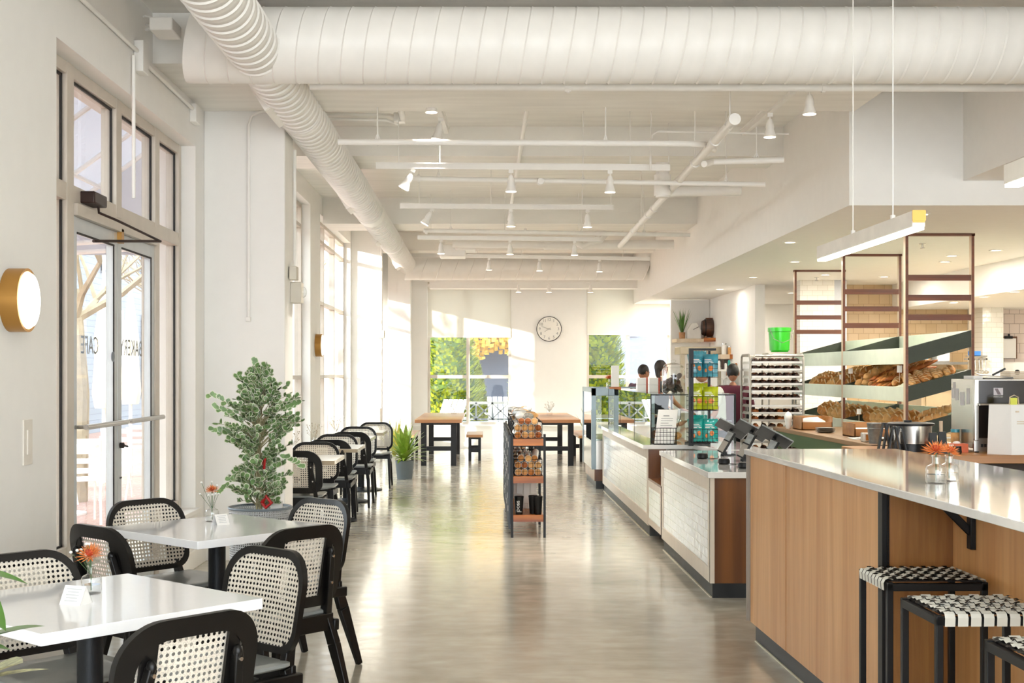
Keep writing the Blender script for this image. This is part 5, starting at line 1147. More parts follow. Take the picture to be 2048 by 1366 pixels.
# menu holder: wire basket with leaning sheet
def wire_basket(g, x0, x1, y0, y1, z0, z1, nx, nz, r_=.0018, ny=4):
    for i in range(nx + 1):
        x = x0 + (x1 - x0) * i / nx
        for y in (y0, y1): g.tube((x, y, z0), (x, y, z1), r_, n=4)
    for i in range(ny + 1):
        y = y0 + (y1 - y0) * i / ny
        for x in (x0, x1): g.tube((x, y, z0), (x, y, z1), r_, n=4)
        g.tube((x0, y, z0), (x1, y, z0), r_, n=4)
    for i in range(nz + 1):
        z = z0 + (z1 - z0) * i / nz; g.poly([(x0, y0, z), (x1, y0, z), (x1, y1, z), (x0, y1, z)], r_ * (1.8 if i == nz else 1), 4, close=True)
    for i in range(nx + 1): x = x0 + (x1 - x0) * i / nx; g.tube((x, y0, z0), (x, y1, z0), r_, n=4)
a_, b_ = P(1306, 886, 11.95), P(1365, 886, 11.95)
t = T('menu_holder', 'black wire basket holding menus in front of the glass case', 'wire basket', (a_.x, 11.95, .84)); g = MB(); wire_basket(g, a_.x, b_.x - .06, 11.9, 12.05, .842, .99, 7, 4); g.poly([(b_.x - .06, 11.9, .99), (b_.x - .02, 11.95, 1.08), (b_.x, 12.05, 1.15)], .003, 5); build(g, 'wire_frame', M['blackm'], t)
t = T('menu_sheet', 'white printed menu leaning in the black wire basket', 'menu', ((a_.x + b_.x) / 2, 11.98, .85))
bb = [Vector((a_.x + .01, 11.93, .85)), Vector((b_.x - .08, 11.93, .85)), Vector((b_.x - .02, 12.10, 1.155)), Vector((a_.x + .07, 12.10, 1.155))]
build(MB().hexa(bb, [p_ + Vector((0, .012, -.004)) for p_ in bb]), 'sheet', M['paper'], t, smooth=False); g = MB()
for k in range(9):
    f = .2 + .07 * k; p0 = bb[0].lerp(bb[3], 1 - f) ; p1 = bb[1].lerp(bb[2], 1 - f); q0 = p0.lerp(p1, .2 if k else .3); q1 = p0.lerp(p1, .8 if k % 3 else .6); d_ = Vector((0, -.0015, .001)); h_ = Vector((0, .0016, .003)) * (2.2 if k == 0 else 1)
    g.hexa([q0 + d_, q1 + d_, q1 + d_ + h_, q0 + d_ + h_], [q0, q1, q1 + h_, q0 + h_])
build(g, 'printed_lines', M['ink'], t, smooth=False)
# snack rack
a_, b_ = P(1383, 885, 11.75), P(1424, 885, 12.0); xl, xr = P(1382, 0, 11.7).x, P(1420, 0, 11.95).x
t = T('snack_rack', 'tall black metal rack with three wire baskets of snack bags', 'rack', (xl, 11.8, .84)); g = MB(); zt_ = 1.72
ztop = P(0, 697, 11.8).z
g.box(xl - .020, xl + .020, 11.68, 11.72, .84, ztop).box(xr - .01, xr + .01, 11.98, 12.02, .84, ztop).box(xl - .012, xr + .01, 11.69, 11.71, ztop - .02, ztop).bar((xr, 11.7, ztop - .01), (xr, 12.0, ztop - .01), .02, .02).bar((xl, 11.7, .85), (xl, 12.0, .85), .02, .02).bar((xl, 12.0, .85), (xr, 12.0, .85), .02, .02)
build(g, 'rack_frame', M['blackm'], t)
trays = []
for zc0, zc1 in ((P(0, 755, 11.8).z, P(0, 728, 11.8).z), (P(0, 820, 11.8).z, P(0, 793, 11.8).z), (P(0, 884, 11.8).z, P(0, 857, 11.8).z)):
    g = MB(); wire_basket(g, xl + .0, xl + .235, 11.66, 11.96, zc0, zc1, 5, 3); build(g, 'wire_basket', M['blackm'], t); trays.append(zc0)
def bag(name, m, label, c, w_, h_, rot, group, lean=.2):
    c = Vector(c); t = T(name, label, 'snack bag', c, group=group)
    Mx = Matrix.Translation(c) @ Matrix.Rotation(rot, 4, 'Z') @ Matrix.Rotation(lean, 4, 'X'); g = MB(); n = 10
    vs = []; fs = []
    for side in (-1, 1):
        for j in range(n + 1):
            for i in range(n + 1):
                u_, v_ = i / n, j / n; puff = (math.sin(PI * u_) ** .6) * (math.sin(PI * min(1, v_ * .96 + .04)) ** .5) * w_ * .28
                vs.append(Vector(((u_ - .5) * w_ * (1 - .06 * math.sin(PI * v_)), side * puff + .004 * math.sin(u_ * 21 + v_ * 9), v_ * h_ + .004 * math.sin(u_ * 30))))
    m_ = (n + 1) ** 2
    for s_ in (0, 1):
        for j in range(n):
            for i in range(n): f = (s_ * m_ + j * (n + 1) + i, s_ * m_ + j * (n + 1) + i + 1, s_ * m_ + (j + 1) * (n + 1) + i + 1, s_ * m_ + (j + 1) * (n + 1) + i); fs.append(f if s_ == 0 else f[::-1])
    g.add(vs, fs); build(g.xf(Mx), 'bag_body', m, t, ang=70)
    g = MB().ell((w_ * .12, -w_ * .26, h_ * .35), (w_ * random.uniform(.1, .17), .008, h_ * .12), 12, 6).ell((-w_ * .2, -w_ * .22, h_ * random.uniform(.2, .5)), (w_ * .08, .008, h_ * .09), 12, 6); build(g.xf(Mx), 'printed_motif', M['orange'], t)
    g = MB()
    for k in range(3): g.box(-w_ * .28, w_ * .28 - k * .01, -w_ * .275, -w_ * .265, h_ * (.58 + .07 * k), h_ * (.61 + .07 * k))
    build(g.xf(Mx), 'printed_lettering', M['paper'], t)
for zi, (m_, nm_, wd) in enumerate(((M['blueb'], 'blue', 'top'), (M['lime'], 'lime green', 'middle'), (M['teal'], 'teal', 'bottom'))):
    for i, (dx_, dy_, rt, ln, side) in enumerate(((.055, .06, .15, -.15, 'front left'), (.178, .07, -.2, -.1, 'front right'), (.10, .16, .1, -.05, 'rear'))):
        bag('snack_bag', m_, '%s snack bag in the %s wire basket of the rack, %s one' % (nm_, wd, side), (xl + dx_, 11.68 + dy_, trays[zi] + .008), .148, .205 + .03 * (i == 2), rt + random.uniform(-.25, .25), 'snack bags in the rack', ln)
# ---- card terminals and tablets
def register(label, px, py, Y, s=1.0):
    v_ = P(px, py, Y); x, z = v_.x, v_.z; t = T('register_tablet', label, 'tablet register', (x, Y, .84), group='tablet registers')
    # tilted tablet seen from behind, screen facing the staff side
    c = Vector((x + .03, Y, z + .045)); e1 = Vector((.105, -.02, -.058)); e2 = Vector((.012, -.066, .032)); nn = e1.cross(e2).normalized() * .009
    a_ = [c - e1 - e2, c + e1 - e2, c + e1 + e2, c - e1 + e2]
    tb = build(MB().hexa(a_, [q_ + nn for q_ in a_]), 'tablet', M['kickd'], t, bevel=.004); build(MB().poly([a_[3] + nn * .5, a_[2] + nn * .5], .0055, 6).poly([a_[2] + nn * .5, a_[1] + nn * .5], .004, 6), 'tablet_edge', M['galv'], tb)
    build(MB().tube(c - Vector((0, 0, .01)), (c.x - .06, c.y + .03, .86), .014, n=10).box(c.x - .07, c.x + .03, c.y - .02, c.y + .08, .84, .852), 'stand', M['blackm'], t); build(MB().box(c.x - .035, c.x - .010, c.y - .05, c.y - .03, .852, c.z - .02), 'stand_post', M['alu'], t)
    q0, q1 = Vector((x - .085, Y - .12, .875)), Vector((x + .02, Y - .08, z + .025)); w_ = Vector((.020, -.016, -.010))
    aa = [q0 - w_, q1 - w_, q1 + w_, q0 + w_]; ct = build(MB().hexa(aa, [p_ + Vector((.016, .012, -.010)) for p_ in aa]), 'card_terminal', M['kickd'], t, bevel=.005)
    f_ = lambda a, b, m_, nme: build(MB().hexa([p_ + Vector((-.0015, -.0015, .001)) for p_ in (q0.lerp(q1, a) - w_ * .85, q0.lerp(q1, b) - w_ * .85, q0.lerp(q1, b) + w_ * .85, q0.lerp(q1, a) + w_ * .85)], [p_ for p_ in (q0.lerp(q1, a) - w_ * .85, q0.lerp(q1, b) - w_ * .85, q0.lerp(q1, b) + w_ * .85, q0.lerp(q1, a) + w_ * .85)]), nme, m_, ct)
    f_(.05, .52, M['ceram'], 'keypad'); f_(.58, .95, M['galv'], 'terminal_screen')
    build(MB().tube((x - .06, Y - .09, .84), (x - .03, Y - .09, .93), .014).lathe([(.020, 0), (.020, .018)], (x - .045, Y - .115, .865), 16, 'y'), 'swivel_arm', M['blackm'], t)
register('tablet register with card terminal, leftmost of the three on the tiled counter', 1455, 868, 10.35)
register('tablet register with card terminal, middle one of the three', 1495, 872, 9.75)
register('tablet register with card terminal, rightmost one behind the bar end', 1540, 886, 9.2)
for px, py, Y, lb in ((1405, 905, 9.95, 'black round card reader puck on the worktop, farthest left of three'), (1448, 915, 9.35, 'black round card reader puck in front of the left terminal'), (1488, 926, 8.95, 'black round card reader puck beside the bar end')):
    v_ = P(px, py, Y); t = T('card_reader', lb, 'card reader', (v_.x, Y, .84), group='card reader pucks')
    build(MB().lathe([(.034, 0), (.042, .01), (.042, .028), (.036, .040), (.0, .042)], (v_.x, Y, .84), 24), 'reader_body', M['blackm'], t, ang=30)
    build(MB().poly([(v_.x + .04, Y, .845), (v_.x + .08, Y - .03, .843), (v_.x + .12, Y + .03, .843), (v_.x + .14, Y + .08, .85)], .003, 5), 'cable', M['blackm'], t)
# ================================================================== CENTRE MERCHANDISE SHELF
x0, x1 = .245, .560; Ys = [(11.8, 12.85), (12.9, 13.95), (14.0, 15.05)]
un = ['nearest', 'middle', 'farthest']
random.seed(77)
crustm = [M['crust'], M['crustl'], M['crustd']]
tube_src = {}
def roll(label, c, d, L=.17, r_=.030, k=0, group='wrapped rolls in the wire baskets'):
    if k not in tube_src:
        t = T('wrapped_roll', label, 'wrapped roll'); build(MB().tube((0, 0, 0), (0, .17, 0), .0315, n=16), 'wrapper', M['cellophane'], t)
        g = MB().ell((0, -.001, 0), (.0295, .008, .0295), 14, 6); build(g, 'roll_face', [M['crustl'], M['crust'], M['crustd']][k], t); tube_src[k] = t
    d = Vector(d).normalized(); rt = Vector((0, 1, 0)).rotation_difference(d).to_euler(); return place(tube_src[k], c, 0, label, group, rot=rt)
for ui, (ya, yb) in enumerate(Ys):
    zs = (.205, .555, .895)
    t = T('display_shelf', '%s black framed merchandise shelf of the centre row' % un[ui].capitalize(), 'shelf unit', ((x0 + x1) / 2, ya, 0), group='centre merchandise shelves')
    for xx in (x0 + .01, x1 - .01):
        for yy in (ya + .01, yb - .01): build(MB().box(xx - .011, xx + .011, yy - .011, yy + .011, 0, .94), 'leg', M['blackm'], t)
    for z in zs: build(MB().box(x0 + .02, x1 - .02, ya + .0, yb, z - .06, z), 'shelf_board', M['board'], t)
    build(MB().box(x0, x0 + .012, ya, yb, .93, .94).box(x0, x1, ya, ya + .012, zs[2] - .066, zs[2] - .06), 'rail', M['blackm'], t)
    # side of hanging black ribs
    g = MB(); n = 11
    for i in range(n): yy = ya + .03 + (yb - ya - .06) * i / (n - 1); g.box(x0 - .022, x0 - .004, yy - .030, yy + .030, .08, .925)
    rb = build(g, 'ribbed_side', mat('blue_black_rib', '#2a323b', .45, var=.1) if 'blue_black_rib' not in bpy.data.materials else bpy.data.materials['blue_black_rib'], t)
    g = MB()
    for i in range(n): yy = ya + .03 + (yb - ya - .06) * i / (n - 1); zz = .82 - .1 * ((i * 3) % 7); g.box(x0 - .025, x0 - .022, yy - .012, yy + .012, zz, zz + .05)
    build(g, 'white_marks', M['paper'], rb)
    for zi, z in enumerate(zs[1:]):
        for bi in range(2):
            by = ya + .04 + bi * .5; g = MB(); wire_basket(g, x0 + .03, x1 - .03, by, by + .42, z + .004, z + .155, 6, 4, .0016)
            tag(build(g, 'wire_basket', M['blackm'], loc=((x0 + x1) / 2, by, z)), '%s wire basket on the %s board of the %s centre shelf' % ('front' if bi == 0 else 'rear', ('middle', 'top')[zi], un[ui]), 'wire basket', 'wire baskets on the centre shelves')
            near = ui == 0 and bi == 0
            rows_ = [(4, .036), (4, .100), (3, .162)] if near or zi else [(4, .036), (3, .1)]
            for ri, (nn_, dz) in enumerate(rows_):
                for i in range(nn_):
                    xx = x0 + .065 + i * .0615 + (.03 if ri == 2 else 0) + random.uniform(-.003, .003); dy = .03 if ri < 2 else random.uniform(.0, .05)
                    dd = (random.uniform(-.12, .12), 1, random.uniform(.0, .12) if ri < 2 else random.uniform(-.3, .3))
                    lab = 'wrapped roll, %s from the left in the %s row, %s basket, %s board, %s shelf' % (ORD[i], ('bottom', 'second', 'top')[ri], ('front', 'rear')[bi], ('middle', 'top')[zi], un[ui]) if False else 'wrapped roll %s from left, %s layer, %s basket, %s board, %s shelf' % (ORD[i], ('low', 'mid', 'top')[ri], ('front', 'rear')[bi], ('middle', 'top')[zi], un[ui])
                    roll(lab, (xx, by + dy, z + dz), dd, k=random.choice((0, 0, 1, 2)))
    # loose wrapped bags heaped behind and on top
    for k in range(5):
        c = Vector((random.uniform(x0 + .08, x1 - .08), ya + .18 + k * .19, zs[2] + .185 + random.uniform(0, .02))); g = MB(); g.ell(c, (.048, .075, .035), 10, 7, M=Matrix.Rotation(random.uniform(0, 3), 3, 'Z'), fn=lambda v: v * (1 + .12 * math.sin(v.x * 90) * math.cos(v.y * 70)))
        one(g, 'wrapped_loaf', (M['cellod'], M['cellophane'], M['crustl'])[k % 3], 'cellophane wrapped loaf heaped on top of the %s centre shelf, %s from the front' % (un[ui], ORD[k]), 'wrapped loaf', 'wrapped loaves on the centre shelves', loc=(c.x, c.y, c.z - .045))
    # bags standing on the lower boards
    for k in range(6):
        yy = ya + .5 + k * .09; g = MB(); xx = x0 + .09 + (k % 3) * .07
        g.hexa([(xx - .035, yy - .01, zs[0] + .001), (xx + .035, yy - .01, zs[0] + .001), (xx + .035, yy + .03, zs[0] + .001), (xx - .035, yy + .03, zs[0] + .001)], [(xx - .02, yy - .005, zs[0] + .28), (xx + .025, yy - .005, zs[0] + .26), (xx + .02, yy + .02, zs[0] + .26), (xx - .02, yy + .02, zs[0] + .28)])
        one(g, 'paper_bag', M['paper'], 'upright white bag on the bottom board of the %s centre shelf, %s in line' % (un[ui], ORD[k]), 'bag', 'white bags on the bottom boards')
# cups on the lowest board of the nearest unit
for i, (dx_, dy_, m_, lb) in enumerate(((.055, .03, 'k', 'black lettered cup at the front left of the bottom board'), (.055, .12, 'w', 'white cup right behind the black lettered cup'), (.055, .21, 'w', 'second white cup behind the black lettered cup'), (.185, .10, 'k', 'rear black cup of the pair at the right of the bottom board'), (.228, .03, 'k', 'black cup at the front right of the bottom board'), (.20, .22, 'w', 'white cup behind the right pair of black cups'), (.12, .13, 's', 'small clear cup between the two groups of cups'))):
    x, y, z = x0 + dx_ + .02, 11.8 + dy_ + .03, .206; s_ = .55 if m_ == 's' else 1
    t = T('tumbler', lb, 'cup', (x, y, z), group='cups on the bottom board'); build(MB().lathe([(.030 * s_, 0), (.031 * s_, .005), (.041 * s_, .150 * s_), (.043 * s_, .155 * s_), (.043 * s_, .165 * s_), (.036 * s_, .168 * s_)], (x, y, z), 24), 'cup_body', {'k': M['blackm'], 'w': M['paper'], 's': M['jar']}[m_], t)
    if i == 0: text('DOSIS', .036, M['paper'], t, (x - .008, y - .041, z + .08), (R(90), R(-90), 0), name='lettering'); text('coffee', .018, M['paper'], t, (x, y - .040, z + .03), name='lettering')
    elif m_ == 'k': build(MB().lathe([(.041, 0), (.041, .004)], (x, y, z + .150), 24), 'cup_rim', M['steel'], t)
# ================================================================== BACK COUNTER AND BREAD SHELVES
t = T('back_counter', 'green fronted back counter with wooden top below the bread shelves', 'counter', (3.6, 12.6, 0))
build(MB().box(3.2, 4.02, 10.75, 14.4, .86, .90), 'wooden_top', M['butcher'] if False else wood('back_counter_top', '#8f6a45', '#b08a5f', 'y', 8, .4), t, bevel=.003); build(MB().box(3.23, 3.26, 10.75, 14.38, .72, .86), 'green_apron', M['greenc'], t)
build(MB().box(3.55, 4.0, 10.8, 14.35, .0, .86), 'back_panel', M['alu'], t)
for yy in (10.8, 12.6, 14.3): build(MB().box(3.24, 3.31, yy - .035, yy + .035, 0, .86), 'leg', M['greenc'], t)
build(MB().box(3.2, 4.0, 10.72, 10.752, .84, .90), 'end_cap', M['walnut'], t)
t = T('prep_counter', 'orange brown butcher block counter holding the soup pot and the oven', 'counter', (4, 10, 0))
build(MB().box(2.92, 5.6, 9.42, 10.62, .84, .90), 'butcher_block', M['butcher'], t, bevel=.004); build(MB().box(3.0, 5.5, 9.75, 10.6, .05, .84), 'cabinet_body', mat('dark_cabinet', '#3b2c22', .6), t); build(MB().box(3.0, 5.5, 9.5, 10.6, .45, .47), 'under_shelf', M['walnut'], t)  # cabinet body coloured dark brown
XA, XB = 4.10, 4.74
frames = [(17.1, 'left'), (14.8, 'middle'), (12.6, 'right')]
for (Y, w_) in frames:
    t = T('ladder_frame', '%s ceiling high wooden ladder frame of the bread shelves' % {'left': 'leftmost', 'middle': 'middle', 'right': 'rightmost and nearest'}[w_], 'shelf frame', (XA, Y, 0), group='ladder frames of the bread shelves')
    for xx in (XA, XB): build(MB().box(xx - .013, xx + .013, Y, Y + .06, 0, 2.84), 'post', M['rackwood'], t); build(MB().box(xx - .016, xx - .0135, Y + .002, Y + .058, 0, 2.84), 'lit_post_side', M['pale'], t)  # pale strip paints in the light on the left post side
    build(MB().box(XA - .02, XB + .02, Y, Y + .06, 2.825, 2.85), 'top_rail', M['rackwood'], t)
    for z in (2.42, 2.225, 2.035): build(MB().box(XA + .013, XB - .013, Y + .005, Y + .03, z - .028, z + .028), 'rung', M['rackwood'], t)
RISE = .17
tiers = [(1.58, 1.74, 'top'), (1.215, 1.36, 'middle'), (.81, .97, 'bottom')]
for z0, z1, nm_ in tiers:
    for (Yn, Yf, sec) in ((12.66, 14.8, 'near'), (14.86, 17.1, 'far')):
        t = T('bread_tray', 'sloping green bread tray, %s tier of the %s shelf section' % (nm_, sec), 'bread tray', (XA, Yn, z0), group='sloping bread trays')
        xa, xb = XA + .016, XB - .016
        build(MB().box(xa - .03, xa - .012, Yn, Yf, z0, z1), 'front_board', M['greenp'], t, bevel=.002)
        build(MB().box(xb, xb + .016, Yn, Yf, z0 + RISE, z1 + RISE), 'back_board', M['greenp'], t, bevel=.002)
        build(MB().hexa([(xa - .012, Yn, z0), (xb, Yn, z0 + RISE), (xb, Yf, z0 + RISE), (xa - .012, Yf, z0)], [(xa - .012, Yn, z0 + .015), (xb, Yn, z0 + RISE + .015), (xb, Yf, z0 + RISE + .015), (xa - .012, Yf, z0 + .015)]), 'tray_bottom', M['greenp'], t)
        for yy in ((Yn - .058, Yn + .001) if sec == 'near' else (Yn - .0, Yn + .012)), (Yf - .012, Yf):
            build(MB().prism([(xa - .012, yy[0], z0), (xb, yy[0], z0 + RISE), (xb, yy[0], z1 + RISE), (xa - .012, yy[0], z1)], (0, yy[1] - yy[0], 0)), 'end_board', M['greenshade'], t)
random.seed(19)
def loaf_proto(kind, m_):
    t = T('bread_loaf', 'loaf', 'bread'); g = MB()
    L, w_, h_ = {'batard': (.155, .060, .050), 'baguette': (.27, .034, .032), 'twist': (.20, .052, .045), 'boule': (.125, .095, .066)}[kind]
    n, k_ = 22, 14; vs = []; fs = []
    for i in range(n + 1):
        u_ = -1 + 2 * i / n; env = max(.03, (1 - abs(u_) ** 2.4)) ** .5
        if kind == 'twist': env *= 1 + .20 * math.sin(u_ * 13)
        if kind == 'baguette': env *= 1 + .10 * math.sin(u_ * 14)
        if kind in ('batard', 'boule'): env *= 1 + .05 * math.sin(u_ * 11)
        for k in range(k_):
            a_ = 2 * PI * k / k_; sh = .25 * math.sin(u_ * 12 + 1) if kind == 'twist' else 0
            vs.append((u_ * L, w_ * env * math.cos(a_ + sh), h_ + h_ * env * math.sin(a_ + sh) * (1 if math.sin(a_) > 0 else .75)))
    for i in range(n):
        for k in range(k_): fs.append((i * k_ + k, i * k_ + (k + 1) % k_, (i + 1) * k_ + (k + 1) % k_, (i + 1) * k_ + k))
    fs += [tuple(range(k_ - 1, -1, -1)), tuple(n * k_ + k for k in range(k_))]
    build(g.add(vs, fs), 'crust', m_, t, ang=80); g = MB(); nn = {'batard': 3, 'baguette': 5, 'twist': 4, 'boule': 3}[kind]
    for i in range(nn):
        u_ = -.55 + 1.1 * i / (nn - 1); env = max(.03, (1 - abs(u_) ** 2.4)) ** .5; pts = []
        for k in range(7): a_ = R(28 + 21 * k); pts.append((u_ * L + .035 * math.cos(a_), w_ * env * math.cos(a_) * 1.02, h_ + h_ * env * math.sin(a_) * 1.03))
        g.poly(pts, [.002, .005, .007, .008, .007, .005, .002], 6)
    build(g, 'score_marks', M['score'] if kind != 'baguette' else M['crust'], t); return t
KM = {'batard': ('crustl', 'crust'), 'baguette': ('crustd', 'crust'), 'twist': ('crustl', 'crust'), 'boule': ('crust', 'crustl')}
LF = {(k, i): loaf_proto(k, M[KM[k][i]]) for k in KM for i in (0, 1)}
tilt = -math.atan(RISE / .62)
cnt = {}
def put(kind, fx_, Y, z0, yaw, label, group, dz=0, s=1.0, extra=0, roll_=0):
    X = XA + .02 + fx_ * .58; Z = z0 + .016 + RISE * fx_ + dz
    e = (Matrix.Rotation(yaw, 3, 'Z') @ Matrix.Rotation(tilt + extra, 3, 'Y') @ Matrix.Rotation(roll_, 3, 'X')).to_euler()
    cnt[kind] = cnt.get(kind, 0) + 1; place(LF[(kind, (cnt[kind] * 7 // 3) % 2)], (X, Y, Z + random.uniform(-.008, .012)), 0, label, group, rot=e, scale=(s, s, s))
# middle tier: upright packed batards on the left, twisted floury loaves, baguettes, knotted loaves nearest
z0 = 1.215
for i in range(11): put('batard', .40 + random.uniform(-.04, .06), 16.85 - i * .18, z0, .35 + random.uniform(-.12, .12), 'scored brown loaf in the middle tray of the far section, %s from the left' % ORD[i], 'loaves in the middle tray', dz=.055, roll_=.3, s=1.22, extra=-.15)
for i in range(4): put('batard', .78, 16.0 - i * .22, z0, random.uniform(-.1, .1), 'scored loaf lying higher at the back of the middle tray, far section, %s from left' % ORD[i], 'loaves in the middle tray', dz=.10, s=1.1)
for i in range(7): put('twist', .45 + .06 * (i % 3), 14.55 - (i % 4) * .15, z0, .3 + random.uniform(-.15, .15), 'floury twisted loaf right of the middle post in the middle tray, %s in the heap' % ORD[i], 'twisted loaves in the middle tray', dz=.085 + .085 * (i // 4), extra=-.08, s=1.2)
for i in range(12): put('baguette', .5 + .03 * (i % 3), 13.92 - (i % 6) * .085, z0, .1 + random.uniform(-.06, .06), 'long dark baguette piled in the middle tray beside the nearest post, %s in the heap' % ORD[i], 'baguettes in the middle tray', dz=.10 + .065 * (i // 6), extra=-.10, s=1.12)
for i in range(18):
    r_, c_ = divmod(i, 6); put('twist', .22 + .19 * (c_ % 3) + (.08 if r_ % 2 else 0), 13.38 - r_ * .16 - .10 * (c_ // 3), z0, 1.25 + random.uniform(-.35, .35), 'golden knotted loaf at the near end of the middle tray, %s in the heap' % ORD[i], 'knotted loaves in the middle tray', dz=.105 + .01 * r_, s=.72)
for i in range(8): put('twist', .15 + .1 * i, 12.80 + .04 * (i % 2), z0, 1.4 + random.uniform(-.3, .3), 'golden knotted loaf behind the dark end board of the middle tray, %s from the left' % ORD[i], 'knotted loaves in the middle tray', dz=.12, s=.68)
# bottom tier
z0 = .81
for i in range(7): put('boule', .40, 16.45 - i * .25, z0, .35 + random.uniform(-.2, .2), 'big round brown loaf in the bottom tray of the far section, %s from the left' % ORD[i], 'loaves in the bottom tray', dz=.07, roll_=.3, s=1.15, extra=-.12)
for i in range(6): put('boule', .42, 14.55 - i * .25, z0, .35 + random.uniform(-.2, .2), 'big brown loaf in the bottom tray of the near section, %s from the left' % ORD[i], 'loaves in the bottom tray', dz=.06, roll_=.3, s=1.1, extra=-.12)
for i in range(3): put('batard', .5, 13.0 - i * .14, z0, .1, 'long scored loaf behind the soup pot in the bottom tray, %s from the left' % ORD[i], 'loaves in the bottom tray', dz=.075, s=1.0)
for i in range(2): put('batard', .60 + .22 * i, 12.95, z0, .1, 'pale scored loaf at the near end of the bottom tray, %s from the left' % ORD[i], 'loaves in the bottom tray', dz=.11, s=.95)
for px, py, Y, h_, lb in ((1683, 754, 14.95, .055, 'small white price card in the middle tray left of the middle post'), (1701, 742, 14.68, .06, 'small white price card just right of the middle post, middle tray'), (1799, 738, 12.85, .07, 'white price card in the middle tray left of the nearest post'), (1718, 823, 14.3, .06, 'white price card in the bottom tray of the near section')):
    v_ = P(px, py, Y); t = T('price_card', lb, 'price card', (v_.x, Y, v_.z - .1), group='price cards on the bread trays')
    build(MB().box(v_.x - .025, v_.x + .025, Y - .002, Y, v_.z - h_ / 2, v_.z + h_ / 2), 'card', M['paper'], t); build(MB().tube((v_.x, Y, v_.z - .13), (v_.x, Y, v_.z - h_ / 2), .003, n=6), 'stick', M['pale'], t)
# ---- sheet pan racks
random.seed(33)
pas = {}
def pan_rack(label, x0, x1, y0, y1, zb, zt, n, full, short):
    t = T('pan_rack', label, 'rack', (x0, y0, 0))
    for xx in (x0, x1):
        g = MB().poly([(xx, y0, .1), (xx, y0, zt - .07), (xx, y0 + .02, zt - .02), (xx, y0 + .07, zt), (xx, y1 - .07, zt), (xx, y1 - .02, zt - .02), (xx, y1, zt - .07), (xx, y1, .1)], .013, 8); build(g, 'side_frame', M['steelb'], t)
    g = MB().poly([(x0, y0, zt - .12), (x0 + .01, y0, zt - .05), (x0 + .06, y0, zt - .01), (x1, y0, zt - .01)], .011, 8).tube((x0, y1, zt - .01), (x1, y1, zt - .01), .011); build(g, 'top_rail', M['steelb'], t)
    g = MB().box(x0, x1, y0, y0 + .03, .1, .13).box(x0, x1, y1 - .03, y1, .1, .13); build(g, 'base_rail', M['steelb'], t)
    for xx in (x0 + .03, x1 - .03):
        for yy in (y0 + .03, y1 - .03): build(MB().lathe([(.04, -.012), (.045, 0), (.04, .012)], (xx, yy, .046), 16, 'x').box(xx - .02, xx + .02, yy - .008, yy + .008, .04, .11), 'caster', M['kickd'], t)
    for i in range(n):
        z = zb + (zt - .1 - zb) * i / (n - 1)
        g = MB().box(x0 + .005, x0 + .02, y0 + .01, y1 - .01, z - .004, z + .008).box(x1 - .02, x1 - .005, y0 + .01, y1 - .01, z - .004, z + .008); rl = build(g, 'runner', M['steelb'], t)
        tr = T('sheet_pan', 'aluminium sheet pan in the %s, %s from the bottom' % (short, ORD[i]), 'tray', ((x0 + x1) / 2, (y0 + y1) / 2, z), group='sheet pans in the racks')
        build(MB().box(x0 + .02, x1 - .02, y0 - .01, y1 - .02, z + .008, z + .011).box(x0 + .016, x1 - .016, y0 - .014, y0 - .008, z + .004, z + .026).box(x0 + .016, x0 + .021, y0 - .01, y1 - .02, z + .008, z + .026).box(x1 - .021, x1 - .016, y0 - .01, y1 - .02, z + .008, z + .026), 'pan', M['steelb'], tr)
        if full and i not in (1, 6):
            k = 6
            for j in range(k):
                for r_ in range(2 if i > 3 else 1):
                    kk = 'choc' if (i * 3 + j) % 3 else ('crustd' if i < 7 else 'choc')
                    if kk not in pas:
                        q = T('rack_pastry', 'pastry', 'pastry'); g = MB(); g.ell((0, 0, .020), (.046, .034, .025), 12, 7); g.v = [Vector((p.x, p.y, p.z * (1 + .25 * math.sin(p.x * 130)))) for p in g.v]; build(g, 'crust', M[kk], q, ang=80); g = MB().poly([(-.028, -.008, .040), (0, .0, .049), (.028, .008, .040)], .005, 5); build(g, 'glaze_ridge', M['crustl'] if kk != 'choc' else M['crustd'], q); pas[kk] = q
                    place(pas[kk], (x0 + .07 + (x1 - x0 - .14) * j / (k - 1), y0 + .05 + r_ * .14, z + .011), random.uniform(0, 3), 'dark pastry on the %s pan from the rack bottom, %s from left, %s row' % (ORD[i], ORD[j], ('front', 'second')[r_]), 'pastries on the sheet pan rack')
pan_rack('aluminium sheet pan rack loaded with dark pastries beside the maroon shirted worker', 3.0, 3.60, 14.65, 15.15, .62, 1.70, 13, True, 'loaded rack')
pan_rack('second aluminium rack behind the loaded one, under the green bucket', 3.66, 4.10, 16.7, 17.1, .7, 1.74, 7, False, 'rear rack')
t = T('bucket', 'bright green plastic bucket standing on the rear rack', 'bucket', (3.83, 16.85, 1.77)); build(MB().lathe([(.108, 0), (.112, .01), (.132, .26), (.150, .265), (.150, .315), (.142, .315), (.126, .02)], (3.83, 16.85, 1.765), 32), 'bucket_body', M['greenpl'], t)
build(MB().poly([(3.68, 16.72, 2.05), (3.72, 16.68, 1.93), (3.83, 16.66, 1.88), (3.94, 16.68, 1.93), (3.98, 16.72, 2.05)], .004, 6), 'handle', M['steel'], t)
